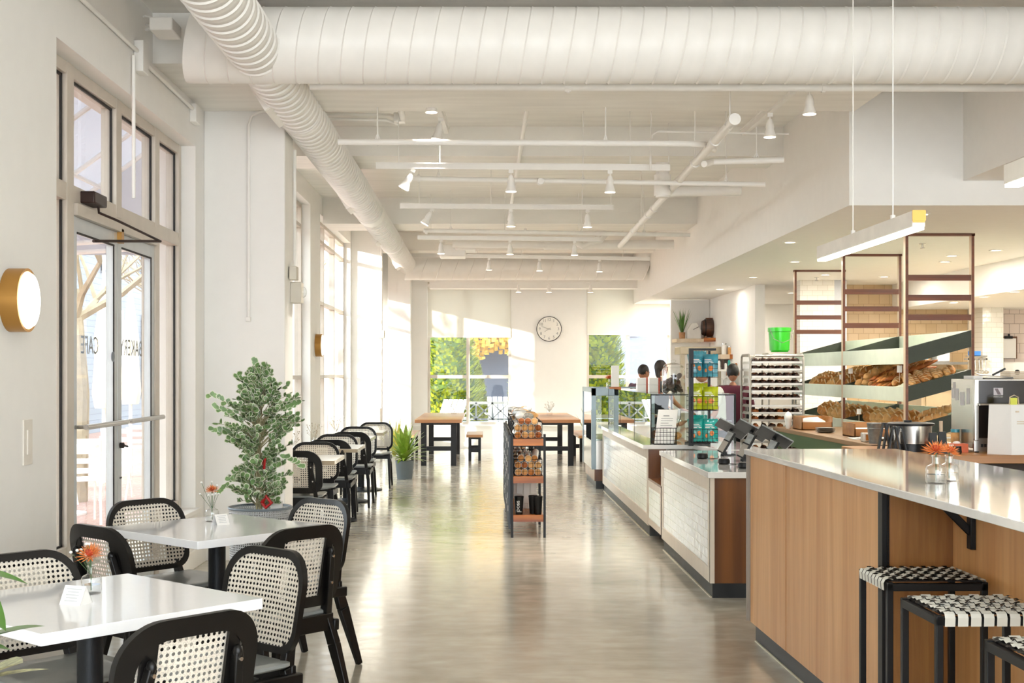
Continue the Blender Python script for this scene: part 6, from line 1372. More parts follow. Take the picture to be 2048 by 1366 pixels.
# ---- things on the back counter
def crate(label, x0, x1, y0, y1, z0, h_, m_=None, name='wooden_tray'):
    m_ = m_ or M['butcher']; t = T(name, label, 'tray', ((x0 + x1) / 2, (y0 + y1) / 2, z0)); s_ = .012
    build(MB().box(x0, x1, y0, y1, z0, z0 + s_).box(x0, x1, y0, y0 + s_, z0, z0 + h_ * .6).box(x0, x1, y1 - s_, y1, z0, z0 + h_).box(x0, x0 + s_, y0, y1, z0, z0 + h_).box(x1 - s_, x1, y0, y1, z0, z0 + h_), 'tray_body', m_, t, bevel=.002); return t
crate('wooden open box with crumpled white paper at the far end of the back counter', 3.30, 3.62, 13.5, 13.9, .90, .14)
one(MB().ell((3.46, 13.7, .97), (.13, .15, .06), 14, 8, fn=lambda v: v * (1 + .18 * math.sin(v.x * 40) * math.cos(v.y * 33))), 'crumpled_paper', M['paper'], 'crumpled white paper in the wooden box on the back counter', 'paper')
crate('wooden open box stacked with napkins in the middle of the back counter', 3.42, 3.78, 12.0, 12.4, .90, .13)
for i in range(3): one(MB().box(3.45, 3.75, 12.04, 12.36, .915 + i * .022, .933 + i * .022), 'napkin_stack', (M['paper'], M['cardd'], M['paper'])[i], ('bottom white napkin pack in the wooden box', 'orange kraft paper pack between the white napkins', 'top white napkin pack in the wooden box')[i], 'napkins', 'paper packs in the wooden box')
for i in range(4): one(MB().lathe([(.05, 0), (.095, .012), (.097, .016), (.05, .008)], (3.40, 12.95, .90 + i * .012), 28), 'stoneware_plate', M['ceram'], 'grey stoneware plate in the stack on the back counter, %s from the bottom' % ORD[i], 'plate', 'plates on the back counter', loc=(3.4, 12.95, .9 + i * .012))
one(MB().ell((3.24, 13.85, 1.0), (.04, .05, .1), 12, 10, fn=lambda v: v * (1 + .15 * math.sin(v.z * 50))), 'tea_towel', M['paper'], 'white patterned cloth hanging beside the wooden box at the counter end', 'cloth')
for i in range(3): one(MB().prism([(3.30 + i * .05, 11.6 - i * .1, .90 + i * .008), (3.55 + i * .05, 11.55 - i * .1, .90 + i * .008), (3.50 + i * .05, 11.85 - i * .1, .90 + i * .008), (3.32 + i * .03, 11.9 - i * .1, .90 + i * .008)], (0, 0, .006)), 'paper_sheet', M['paper'], 'loose white paper sheet on the back counter, %s of the spread' % ORD[i], 'paper', 'loose papers on the back counter')
t = T('toast_packet', 'small packet of crackers on the back counter beside the metal bucket', 'packet', (3.33, 11.25, .9)); build(MB().box(3.27, 3.39, 11.2, 11.3, .90, .98), 'packet_body', M['cellophane'], t, bevel=.01); build(MB().box(3.29, 3.37, 11.195, 11.2, .915, .965), 'packet_print', M['crust'], t)
v_ = P(1749, 888, 11.0); t = T('metal_bucket', 'grey galvanised bucket on the near end of the back counter', 'bucket', (v_.x, 11.0, .90)); build(MB().lathe([(.045, 0), (.062, .165), (.066, .17), (.062, .175), (.058, .17)], (v_.x, 11.0, .90), 28), 'bucket_body', M['galv'], t); build(MB().lathe([(.058, .12), (.0605, .125), (.058, .13)], (v_.x, 11.0, .90), 28), 'raised_band', M['galv'], t)
# ---- on the prep counter
v_ = P(1825, 890, 9.9)
t = T('soup_pot', 'round stainless soup warmer with black rim and base on the prep counter', 'pot', (v_.x, 9.95, .90)); c = (v_.x, 9.95, .90)
build(MB().lathe([(.145, 0), (.145, .055), (.150, .06)], c, 40), 'base', M['kickd'], t); build(MB().lathe([(.150, .06), (.158, .19), (.158, .2)], c, 40), 'body', M['steel'], t); build(MB().lathe([(.17, .195), (.178, .2), (.178, .212), (.160, .218), (.02, .222)], c, 40), 'lid_rim', M['blackm'], t)
build(MB().tube((v_.x - .02, 9.95, 1.12), (v_.x - .02, 9.95, 1.135), .03), 'lid_knob', M['blackm'], t)
def number_tent(label, x, Y, h_, num=None, rz=0, w_=.05, flat=False):
    t = T('number_stand', label, 'table number', (x, Y, .90), rz, 'black table number stands'); Mx = Matrix.Translation((x, Y, .90)) @ Matrix.Rotation(rz, 4, 'Z')
    if flat: build(MB().hexa([(-w_ / 2, -.03, 0), (w_ / 2, -.03, 0), (w_ / 2, -.022, 0), (-w_ / 2, -.022, 0)], [(-w_ / 2, 0, h_), (w_ / 2, 0, h_), (w_ / 2, .008, h_), (-w_ / 2, .008, h_)]).hexa([(-w_ / 2, .03, 0), (w_ / 2, .03, 0), (w_ / 2, .038, 0), (-w_ / 2, .038, 0)], [(-w_ / 2, .008, h_), (w_ / 2, .008, h_), (w_ / 2, .014, h_), (-w_ / 2, .014, h_)]).xf(Mx), 'stand_body', M['kickd'], t)
    else:
        for s_ in (-1, 1): build(MB().hexa([(s_ * .045 - .006, -w_ / 2, 0), (s_ * .045 + .006, -w_ / 2, 0), (s_ * .045 + .006, w_ / 2, 0), (s_ * .045 - .006, w_ / 2, 0)], [(s_ * .008 - .006, -w_ / 2, h_), (s_ * .008 + .006, -w_ / 2, h_), (s_ * .008 + .006, w_ / 2, h_), (s_ * .008 - .006, w_ / 2, h_)]).xf(Mx), 'stand_leaf', M['blackm'], t)
    if num: text(num, .042 if flat else .03, M['paper'], t, tuple(Mx @ Vector((0, -.003 if flat else -w_ / 2 - .002, h_ * (.86 if flat else .85)))), (R(80) if flat else R(90), 0, rz))
for px, Y, h_, lb, nb in ((1768, 9.7, .225, 'black folded number stand, leftmost of the row before the soup pot', None), (1778, 9.95, .21, 'black folded number stand, second from left before the soup pot', None), (1788, 9.65, .20, 'black folded number stand with a small numeral, third from left', None), (1800, 9.8, .195, 'black folded number stand leaning next to the soup pot, reading 2', '2')):
    number_tent(lb, P(px, 0, Y).x, Y, h_, nb, R(-8), .06)
number_tent('black number stand reading 10 to the right of the soup pot', P(1866, 0, 9.6).x, 9.6, .155, '10', 0, .055, True); number_tent('black number stand reading 25 beside the stand reading 10', P(1885, 0, 9.6).x, 9.6, .162, '25', 0, .055, True)
x = P(1882, 0, 9.9).x; one(MB().tube((x, 9.9, .90), (x, 9.9, 1.13), .014, n=12), 'wooden_spoon', M['pale'], 'upright wooden spoon handle behind the number 25 stand', 'utensil')
x = P(1901, 0, 10.1).x; t = T('supply_jar', 'small jar with blue lid between the number stands and the oven', 'jar', (x, 10.0, .90)); build(MB().lathe([(.03, .06), (.032, .07), (.032, .13), (.028, .14)], (x, 10.0, .90), 20), 'jar_body', M['crustl'], t); build(MB().lathe([(.033, .14), (.033, .165)], (x, 10.0, .90), 20), 'jar_lid', M['blueb'], t); build(MB().lathe([(.033, 0), (.033, .06)], (x, 10.0, .90), 20), 'jar_base', M['steel'], t)
x = P(1918, 0, 9.75).x; t = T('tissue_box', 'orange and white carton in front of the oven', 'box', (x, 9.78, .90)); build(MB().box(x - .08, x + .07, 9.75, 9.84, .90, .965), 'carton', mat('orange_carton', '#d9683a', .5), t); build(MB().box(x - .078, x - .04, 9.747, 9.75, .905, .96), 'carton_print', M['paper'], t); build(MB().ell((x, 9.8, .968), (.03, .02, .015)), 'tissue', M['paper'], t)
x = P(1914, 0, 9.6).x; one(MB().lathe([(.028, 0), (.034, .01), (.030, .055), (.024, .055)], (x, 9.6, .90), 20), 'black_cup', M['blackm'], 'small black cup in front of the orange carton', 'cup')
# speed oven
ox0, ox1, oy0, oy1 = 3.665, 4.06, 9.72, 10.2; oz = .93
t = T('speed_oven', 'stainless and black countertop oven on the prep counter', 'oven', (ox0, oy0, .90))
build(MB().box(ox0, ox1, oy0 + .02, oy1, oz, oz + .52), 'oven_body', M['steel'], t, bevel=.004); build(MB().box(ox0 + .03, ox1 - .005, oy0, oy0 + .02, oz + .08, oz + .51), 'oven_front', mat('oven_black_glass', '#1c1412', .15), t, bevel=.003)
build(MB().box(ox0, ox0 + .035, oy0 - .004, oy0 + .02, oz + .06, oz + .52), 'front_pillar', M['steel'], t, bevel=.004); build(MB().box(ox0, ox1, oy0, oy0 + .02, oz - .02, oz + .075), 'vent_panel', M['steel'], t)
g = MB()
for i in range(8): g.box(ox0 + .05 + i * .024, ox0 + .067 + i * .024, oy0 - .002, oy0, oz + .012, oz + .035)
build(g, 'vent_slots', M['kickd'], t); build(MB().tube((ox0 + .03, oy0 - .03, oz + .33), (ox1 - .02, oy0 - .03, oz + .33), .010).tube((ox0 + .04, oy0 - .03, oz + .33), (ox0 + .04, oy0, oz + .33), .009), 'handle', M['steel'], t)
g = MB().box(ox0 + .145, ox0 + .215, oy0 - .003, oy0, oz + .40, oz + .455); dsp = build(g, 'display_label', mat('lilac_label', '#cbc4c8', .4), t); build(MB().prism([(ox0 + .15, oy0 - .005, oz + .45), (ox0 + .175, oy0 - .005, oz + .45), (ox0 + .20, oy0 - .005, oz + .405), (ox0 + .175, oy0 - .005, oz + .405)], (0, .001, 0)), 'label_stripe', mat('label_stripe_grey', '#77686c', .5), dsp)
text('MERRYCHEF', .013, M['paper'], t, (ox0 + .18, oy0 - .003, oz + .388))
g = MB()
for i, (yy, zz, a_, b_) in enumerate(((10.13, .47, .05, .05), (10.15, .41, .06, .08), (10.07, .40, .07, .09), (9.96, .37, .09, .10), (9.84, .39, .06, .12))): g.box(ox0 - .002, ox0, yy - a_ / 2, yy + a_ / 2, oz + zz - b_ / 2, oz + zz + b_ / 2)
lb_ = build(g, 'warning_sticker', mat('sticker_grey', '#c9cbcd', .5), t)
for xx in (ox0 + .04, ox1 - .04):
    for yy in (oy0 + .05, oy1 - .05): build(MB().lathe([(.015, 0), (.018, .03)], (xx, yy, .90), 12), 'foot', M['kickd'], t)
t = T('pizza_peel', 'flat grey oven tool with black handle lying on the oven', 'peel', (3.85, 9.9, oz + .52)); build(MB().prism([(3.74, 9.80, oz + .545), (3.98, 9.78, oz + .53), (4.02, 9.95, oz + .53), (3.80, 10.05, oz + .56)], (0, 0, .006)), 'blade', M['ceram'], t); build(MB().bar((3.84, 9.82, oz + .55), (3.93, 9.80, oz + .60), .02, .014), 'handle', M['blackm'], t); build(MB().box(3.78, 4.0, 9.82, 10.0, oz + .521, oz + .53), 'cutting_mat', M['ceram'], t)
one(MB().box(3.69, 3.76, 9.80, 10.0, oz + .521, oz + .545), 'paper_liner_stack', M['paper'], 'stack of white liners on the left corner of the oven', 'paper')
for i in range(5): one(MB().box(3.99, 4.15, 9.85, 10.05, oz + .521 + i * .012, oz + .531 + i * .012), 'wooden_board', M['pale'], 'thin pale board stacked on the oven top at the right, %s from the bottom' % ORD[i], 'board', 'pale boards on the oven')
# white paper bag
bx0, bx1 = P(1985, 0, 9.5).x, P(2080, 0, 9.5).x
t = T('carrier_bag', 'white paper carrier bag with string handle at the right picture edge', 'bag', ((bx0 + bx1) / 2, 9.55, .90))
build(MB().hexa([(bx0 + .12, 9.45, .90), (bx1, 9.45, .90), (bx1, 9.62, .90), (bx0, 9.60, .90)], [(bx0 + .12, 9.46, 1.265), (bx1, 9.46, 1.265), (bx1, 9.58, 1.265), (bx0 + .005, 9.58, 1.265)]), 'bag_body', M['paper'], t, smooth=False)
xh = P(2028, 0, 9.5).x; build(MB().poly([(xh - .035, 9.5, 1.26), (xh - .03, 9.5, 1.32), (xh, 9.5, 1.335), (xh + .03, 9.5, 1.32), (xh + .035, 9.5, 1.26)], .004, 6), 'string_handle', M['pale'], t); build(MB().box(xh - .028, xh + .022, 9.495, 9.498, 1.26, 1.315), 'yellow_note', mat('yellow_note', '#dfe05a', .6), t)
build(MB().box(xh, xh + .12, 9.445, 9.449, 1.14, 1.145).box(xh, xh + .12, 9.445, 9.449, 1.125, 1.13).box(xh - .01, xh + .015, 9.445, 9.449, 1.21, 1.22), 'printed_lines', M['pale'], t)
# ---- kitchen wall items
v_ = P(2018, 695, 19.95)
t = T('clipboard', 'brown clipboard with white sheet hanging on the tiled kitchen wall', 'clipboard', (v_.x, 19.95, v_.z)); build(MB().box(v_.x - .13, v_.x + .13, 19.96, 19.975, v_.z - .17, v_.z + .17), 'board', M['walnut'], t); build(MB().box(v_.x - .115, v_.x + .11, 19.952, 19.958, v_.z - .165, v_.z + .14), 'sheet', M['paper'], t); build(MB().box(v_.x - .07, v_.x + .05, 19.93, 19.955, v_.z + .135, v_.z + .175).tube((v_.x, 19.95, v_.z + .17), (v_.x, 19.95, v_.z + .21), .015), 'clip', M['blackm'], t)
v_ = P(2035, 742, 19.8); t = T('towel_dispenser', 'white paper towel dispenser on the tiled kitchen wall', 'dispenser', (v_.x, 19.85, v_.z)); build(MB().box(v_.x - .25, v_.x + .2, 19.72, 19.98, v_.z - .15, v_.z + .14), 'dispenser_case', M['paper'], t, bevel=.03); build(MB().lathe([(.04, 0), (.04, .012)], (v_.x - .04, 19.705, v_.z - .02), 20, 'y'), 'lock_disc', M['kickd'], t)
r0, r1 = P(1938, 718, 19.2), P(1976, 716, 19.2)
one(MB().box(r0.x, r1.x, 19.22, 19.24, r0.z - .01, r0.z + .01).box(r0.x, r0.x + .02, 19.22, 19.4, r0.z - .01, r0.z + .01).box(r1.x - .02, r1.x, 19.22, 19.4, r0.z - .01, r0.z + .01), 'utensil_rail', M['steel'], 'steel rail with hanging ladles on the white tiled pier', 'rail')
for i, px in enumerate((1941, 1950, 1958, 1964, 1971)):
    v_ = P(px, 720, 19.2); t = T('ladle', 'steel ladle on the kitchen rail, %s from the left' % ORD[i], 'ladle', (v_.x, 19.2, v_.z - .2), group='ladles on the kitchen rail'); build(MB().tube((v_.x, 19.2, v_.z), (v_.x + .01, 19.2, v_.z - .17), .008).tube((v_.x, 19.2, v_.z + .0), (v_.x, 19.22, v_.z + .02), .006), 'handle', M['steel'], t); build(MB().ell((v_.x + .01, 19.19, v_.z - .18), (.038, .034, .025)), 'bowl', M['steel'], t)
one(MB().box(P(1940, 0, 19.3).x, P(1959, 0, 19.3).x, 19.25, 19.38, P(0, 712, 19.3).z + .0, P(0, 705, 19.3).z + .02), 'blue_sponge', mat('blue_sponge', '#3f7fd0', .7), 'blue cloth lying on the shelf above the ladles', 'cloth')
one(MB().box(P(1936, 0, 19.3).x, P(1972, 0, 19.3).x, 19.25, 19.4, P(0, 714, 19.3).z, P(0, 711, 19.3).z), 'wall_shelf', M['steel'], 'narrow steel shelf on the pier above the ladles', 'shelf')
# metal prep cabinets seen under the middle tray
t = T('prep_cabinet', 'pale metal drawer cabinet behind the bread shelves', 'cabinet', (6, 16.5, 0)); build(MB().box(5.45, 6.6, 16.2, 17, 0, 1.42), 'cabinet_body', mat('warm_metal_panel', '#c9b08c', .35, metal=.3), t); 
for i in range(3): d_ = build(MB().box(5.5, 6.55, 16.18, 16.2, .45 + i * .31, .73 + i * .31), 'drawer', bpy.data.materials['warm_metal_panel'], t, bevel=.004); build(MB().box(5.7, 6.35, 16.15, 16.18, .68 + i * .31, .70 + i * .31), 'handle', M['steel'], d_)
t = T('prep_shelf', 'cream wall shelf with supplies seen between the bread trays', 'shelf', (6.5, 19, 1.6)); build(MB().box(5.9, 7.3, 19.6, 19.98, 1.62, 1.66), 'shelf_board', M['steel'], t)
for i, (xx, m_, lb) in enumerate(((6.35, 'paper', 'white tub on the kitchen shelf between the bread trays, left'), (6.62, 'blueb', 'light blue packet on the kitchen shelf between the bread trays'), (6.95, 'paper', 'white bag on the kitchen shelf between the bread trays, right'))): one(MB().box(xx - .1, xx + .1, 19.65, 19.9, 1.66, 1.82 + .05 * i), 'supply_tub', M[m_], lb, 'tub', bevel=.02)
# ================================================================== BACK SERVICE AREA (left of the kitchen)
sh = T('wall_shelf', 'thick wooden floating shelf carrying the grass plant and the wooden barrel', 'shelf', (3.9, 24, 2.05)); x0, x1 = P(1350, 0, 23.6).x, P(1457, 0, 23.6).x
build(MB().box(x0, P(1404, 0, 23.6).x, 23.4, 24.0, 2.05, 2.11), 'shelf_board', M['pale'], sh, bevel=.004); build(MB().box(P(1404, 0, 23.6).x, x1, 23.4, 24.0, 2.06, 2.125), 'shelf_board', M['board'], sh, bevel=.004)
struct(MB().box(3.45, 4.16, 24.0, 24.1, 0, 2.84), 'wall_service', M['wall'])
v_ = P(1365, 668, 23.6); t = T('grass_plant', 'tall grassy plant in a small terracotta pot on the floating shelf', 'plant', (v_.x, 23.65, 2.11)); build(MB().lathe([(.05, 0), (.06, .12), (.055, .12)], (v_.x, 23.65, 2.11), 20), 'pot', mat('terracotta_weave', '#b98a5f', .7, var=.2, scale=30), t); g = MB(); random.seed(6)
for i in range(46): a_ = i * 2.4; el = R(random.uniform(62, 89)); L = random.uniform(.25, .48); b0 = Vector((v_.x + .02 * math.cos(a_), 23.65 + .02 * math.sin(a_), 2.22)); blade(g, b0, b0 + Vector((math.cos(a_) * math.cos(el), math.sin(a_) * math.cos(el), math.sin(el))) * L, .007, .03, 4)
build(g, 'grass_blades', M['leafg'], t, ang=80)
v_ = P(1387, 0, 23.7); t = T('milk_can', 'white house shaped tin canister on the floating shelf', 'canister', (v_.x, 23.7, 2.11)); build(MB().prism([(v_.x - .13, 23.62, 2.11), (v_.x + .13, 23.62, 2.11), (v_.x + .13, 23.62, 2.27), (v_.x + .05, 23.62, 2.40), (v_.x - .05, 23.62, 2.40), (v_.x - .13, 23.62, 2.27)], (0, .2, 0)), 'can_body', M['potwhite'], t, bevel=.01); build(MB().bar((v_.x - .02, 23.6, 2.28), (v_.x + .08, 23.6, 2.33), .008, .008), 'can_handle', M['blackm'], t)
v_ = P(1418, 0, 23.7); t = T('wooden_barrel', 'small dark brown wooden barrel on the floating shelf', 'barrel', (v_.x, 23.7, 2.125)); build(MB().lathe([(.125, -.13), (.165, -.05), (.17, 0), (.165, .05), (.125, .13)], (v_.x, 23.7, 2.315), 28, 'x'), 'barrel_staves', wood('barrel_wood', '#3c2214', '#5a3620', 'x', 20), t); build(MB().lathe([(.150, -.09), (.160, -.07)], (v_.x, 23.7, 2.315), 28, 'x').lathe([(.160, .07), (.150, .09)], (v_.x, 23.7, 2.315), 28, 'x'), 'barrel_hoop', M['blackm'], t); build(MB().box(v_.x - .09, v_.x - .05, 23.62, 23.8, 2.125, 2.16).box(v_.x + .05, v_.x + .09, 23.62, 23.8, 2.125, 2.16).box(v_.x - .06, v_.x + .06, 23.66, 23.74, 2.475, 2.495), 'cradle', M['walnut'], t)
sh = T('wall_shelf', 'lower wooden floating shelf carrying glass jars', 'shelf', (4.1, 22.8, 1.75)); a_, b_ = P(1437, 0, 22).x, P(1512, 0, 22).x
build(MB().box(P(1455, 0, 22).x, b_, 21.8, 22.4, P(0, 718, 22).z, P(0, 709, 22).z), 'shelf_board', M['board'], sh, bevel=.004)
for i, px in enumerate((1448, 1460, 1470, 1482, 1492, 1502)):
    v_ = P(px, 709, 22); t = T('storage_jar', '%s glass storage jar from the left on the lower floating shelf' % ORD[i].capitalize(), 'jar', (v_.x, 22, v_.z), group='jars on the lower floating shelf'); hh = (.17, .12, .13, .15, .15, .14)[i]; build(MB().lathe([(.04, 0), (.042, hh)], (v_.x, 22, v_.z), 18), 'jar_body', (M['potwhite'], M['crustl'], M['crust'], M['cellophane'], M['ceram'], M['potwhite'])[i], t); build(MB().lathe([(.044, hh), (.044, hh + .02)], (v_.x, 22, v_.z), 18), 'jar_lid', M['steel'], t)
build(MB().box(P(1437, 0, 22).x, P(1455, 0, 22).x, 21.8, 22.4, P(0, 718, 22).z, P(0, 709, 22).z), 'shelf_end', M['pale'], sh)
t = T('range_hood', 'beige steel hood unit behind the snack rack', 'hood', (3.6, 22.6, 1.8)); build(MB().box(P(1356, 0, 22.5).x, P(1440, 0, 22.5).x, 22.2, 22.9, P(0, 709, 22.5).z, P(0, 694, 22.5).z), 'hood_body', mat('beige_steel', '#b4a78f', .35, metal=.4), t, bevel=.01); build(MB().box(P(1358, 0, 22.5).x, P(1366, 0, 22.5).x, 22.3, 22.4, 0, 1.8).box(P(1432, 0, 22.5).x, P(1438, 0, 22.5).x, 22.3, 22.4, 0, 1.8), 'hood_leg', bpy.data.materials['beige_steel'], t)
one(MB().box(P(1432, 0, 22).x, P(1466, 0, 22).x, 22.1, 22.3, P(0, 735, 22).z, P(0, 719, 22).z), 'wall_grille', mat('dark_grille_panel', '#4b4642', .4, metal=.4), 'dark grey slatted panel under the lower floating shelf', 'panel')
t = T('service_shelf', 'white back service shelving with cups and domes behind the snack rack', 'shelf unit', (3.6, 21, 0)); x0, x1 = P(1385, 0, 20.8).x, P(1480, 0, 20.8).x
for z in (.9, 1.28, 1.55): build(MB().box(x0, x1, 20.5, 21.1, z - .03, z), 'shelf_board', M['paper'], t)
for xx in (x0 + .02, x1 - .02): build(MB().box(xx - .02, xx + .02, 20.5, 21.1, 0, 1.55), 'side_panel', M['paper'], t)
for i, px in enumerate((1440, 1452, 1464)):
    v_ = P(px, 0, 20.8); z = .9 if i < 0 else 1.28; t = T('cake_dome', 'pale glass cake dome on the back service shelf, %s from the left' % ORD[i], 'cake dome', (v_.x, 20.75, z), group='cake domes on the back shelf'); build(MB().lathe([(.06, 0), (.065, .012), (.03, .02)], (v_.x, 20.75, z), 20), 'stand', M['potwhite'], t); build(MB().lathe([(.055, .02), (.055, .09), (.03, .125), (.008, .13), (.008, .145)], (v_.x, 20.75, z), 20), 'dome', M['jar'], t)
for i, px in enumerate((1437, 1444, 1450, 1457, 1465, 1471)):
    v_ = P(px, 0, 20.8); hh = (.14, .16, .10, .15, .12, .10)[i]; one(MB().lathe([(.022, 0), (.022, hh * .8), (.012, hh)], (v_.x, 20.75, 1.55), 14), 'syrup_bottle', (M['paper'], M['choc'], M['paper'], M['teal'], M['potwhite'], M['board'])[i], 'small bottle on the top back service shelf, %s from the left' % ORD[i], 'bottle', 'bottles on the back service shelf', loc=(v_.x, 20.75, 1.55))
for i, (py0, py1) in enumerate(((890, 862), (860, 837), (835, 815))): one(MB().box(P(1431, 0, 17).x, P(1456, 0, 17).x, 16.9, 17.2, P(0, py0, 17).z, P(0, py1, 17).z), 'cardboard_box', M['cardb'], 'brown cardboard box behind the snack rack, %s from the bottom of the stack' % ORD[i], 'box', 'stacked cardboard boxes')
one(MB().box(P(1425, 0, 17).x, P(1460, 0, 17).x, 16.8, 17.3, 0, P(0, 890, 17).z - .002), 'low_cabinet', M['walnut'], 'dark low cabinet under the brown cardboard boxes', 'cabinet')
# ================================================================== FAR DINING TABLES AND BENCHES
def trestle(label, x, y0, y1, w_, name='dining_table', h_=.75, cat='table', group='timber tables by the far windows', leg=.09):
    t = T(name, label, cat, (x, (y0 + y1) / 2, 0), group=group); th = .055 if h_ > .6 else .045
    build(MB().box(x - w_ / 2, x + w_ / 2, y0, y1, h_ - th, h_), 'tabletop' if h_ > .6 else 'seat', M['tabletop'], t, bevel=.004)
    ins = w_ * .12
    for xx in (x - w_ / 2 + ins + leg / 2, x + w_ / 2 - ins - leg / 2):
        for yy in (y0 + .25, y1 - .25): build(MB().box(xx - leg / 2, xx + leg / 2, yy - leg / 2, yy + leg / 2, 0, h_ - th), 'leg', M['black'], t)
    for yy in (y0 + .25, y1 - .25): build(MB().box(x - w_ / 2 + ins, x + w_ / 2 - ins, yy - .03, yy + .03, h_ * .32, h_ * .32 + .07).box(x - w_ / 2 + ins, x + w_ / 2 - ins, yy - .04, yy + .04, h_ - th - .04, h_ - th), 'cross_rail', M['black'], t)
    return t
trestle('timber topped dining table with black legs by the left far window', -.73, 20.7, 24.2, .75)
trestle('timber topped dining table with black legs right of the centre shelf', 1.13, 20.7, 24.2, .82)
trestle('small timber bench stool right of the left dining table', -.16, 21.9, 23.2, .28, 'bench', .45, 'bench', 'timber benches', .045)
trestle('timber bench left of the left dining table, partly behind the potted plant', -1.30, 21.7, 23.6, .30, 'bench', .45, 'bench', 'timber benches', .045)
trestle('timber bench right of the right dining table beside the cold case', 1.72, 21.6, 23.6, .30, 'bench', .45, 'bench', 'timber benches', .045)
vase('small white vase of pale flowers on the right dining table', 1.15, 22.8, .75, kind='dried', group='vases on the far tables', s=1.6)
vase('small white vase of pale flowers on the left dining table', -.55, 23.5, .75, kind='dried', group='vases on the far tables', s=1.6)
x, y = 1.92, 23.9; t = T('striped_plant', 'striped leafy plant behind the cold display case', 'plant', (x, y, 0)); g = MB(); random.seed(14)
build(MB().lathe([(.12, 0), (.14, .3), (.13, .3)], (x, y, 0), 20), 'pot', M['potwhite'], t)
for i in range(22): a_ = i * 2.4; el = R(random.uniform(50, 85)); b0 = Vector((x, y, .3)); blade(g, b0, b0 + Vector((math.cos(a_) * math.cos(el), math.sin(a_) * math.cos(el), math.sin(el))) * random.uniform(.4, .6), .02, .04)
build(g, 'foliage', mat('striped_leaf', '#a9b08a', .5, var=.5, scale=40), t, ang=80)
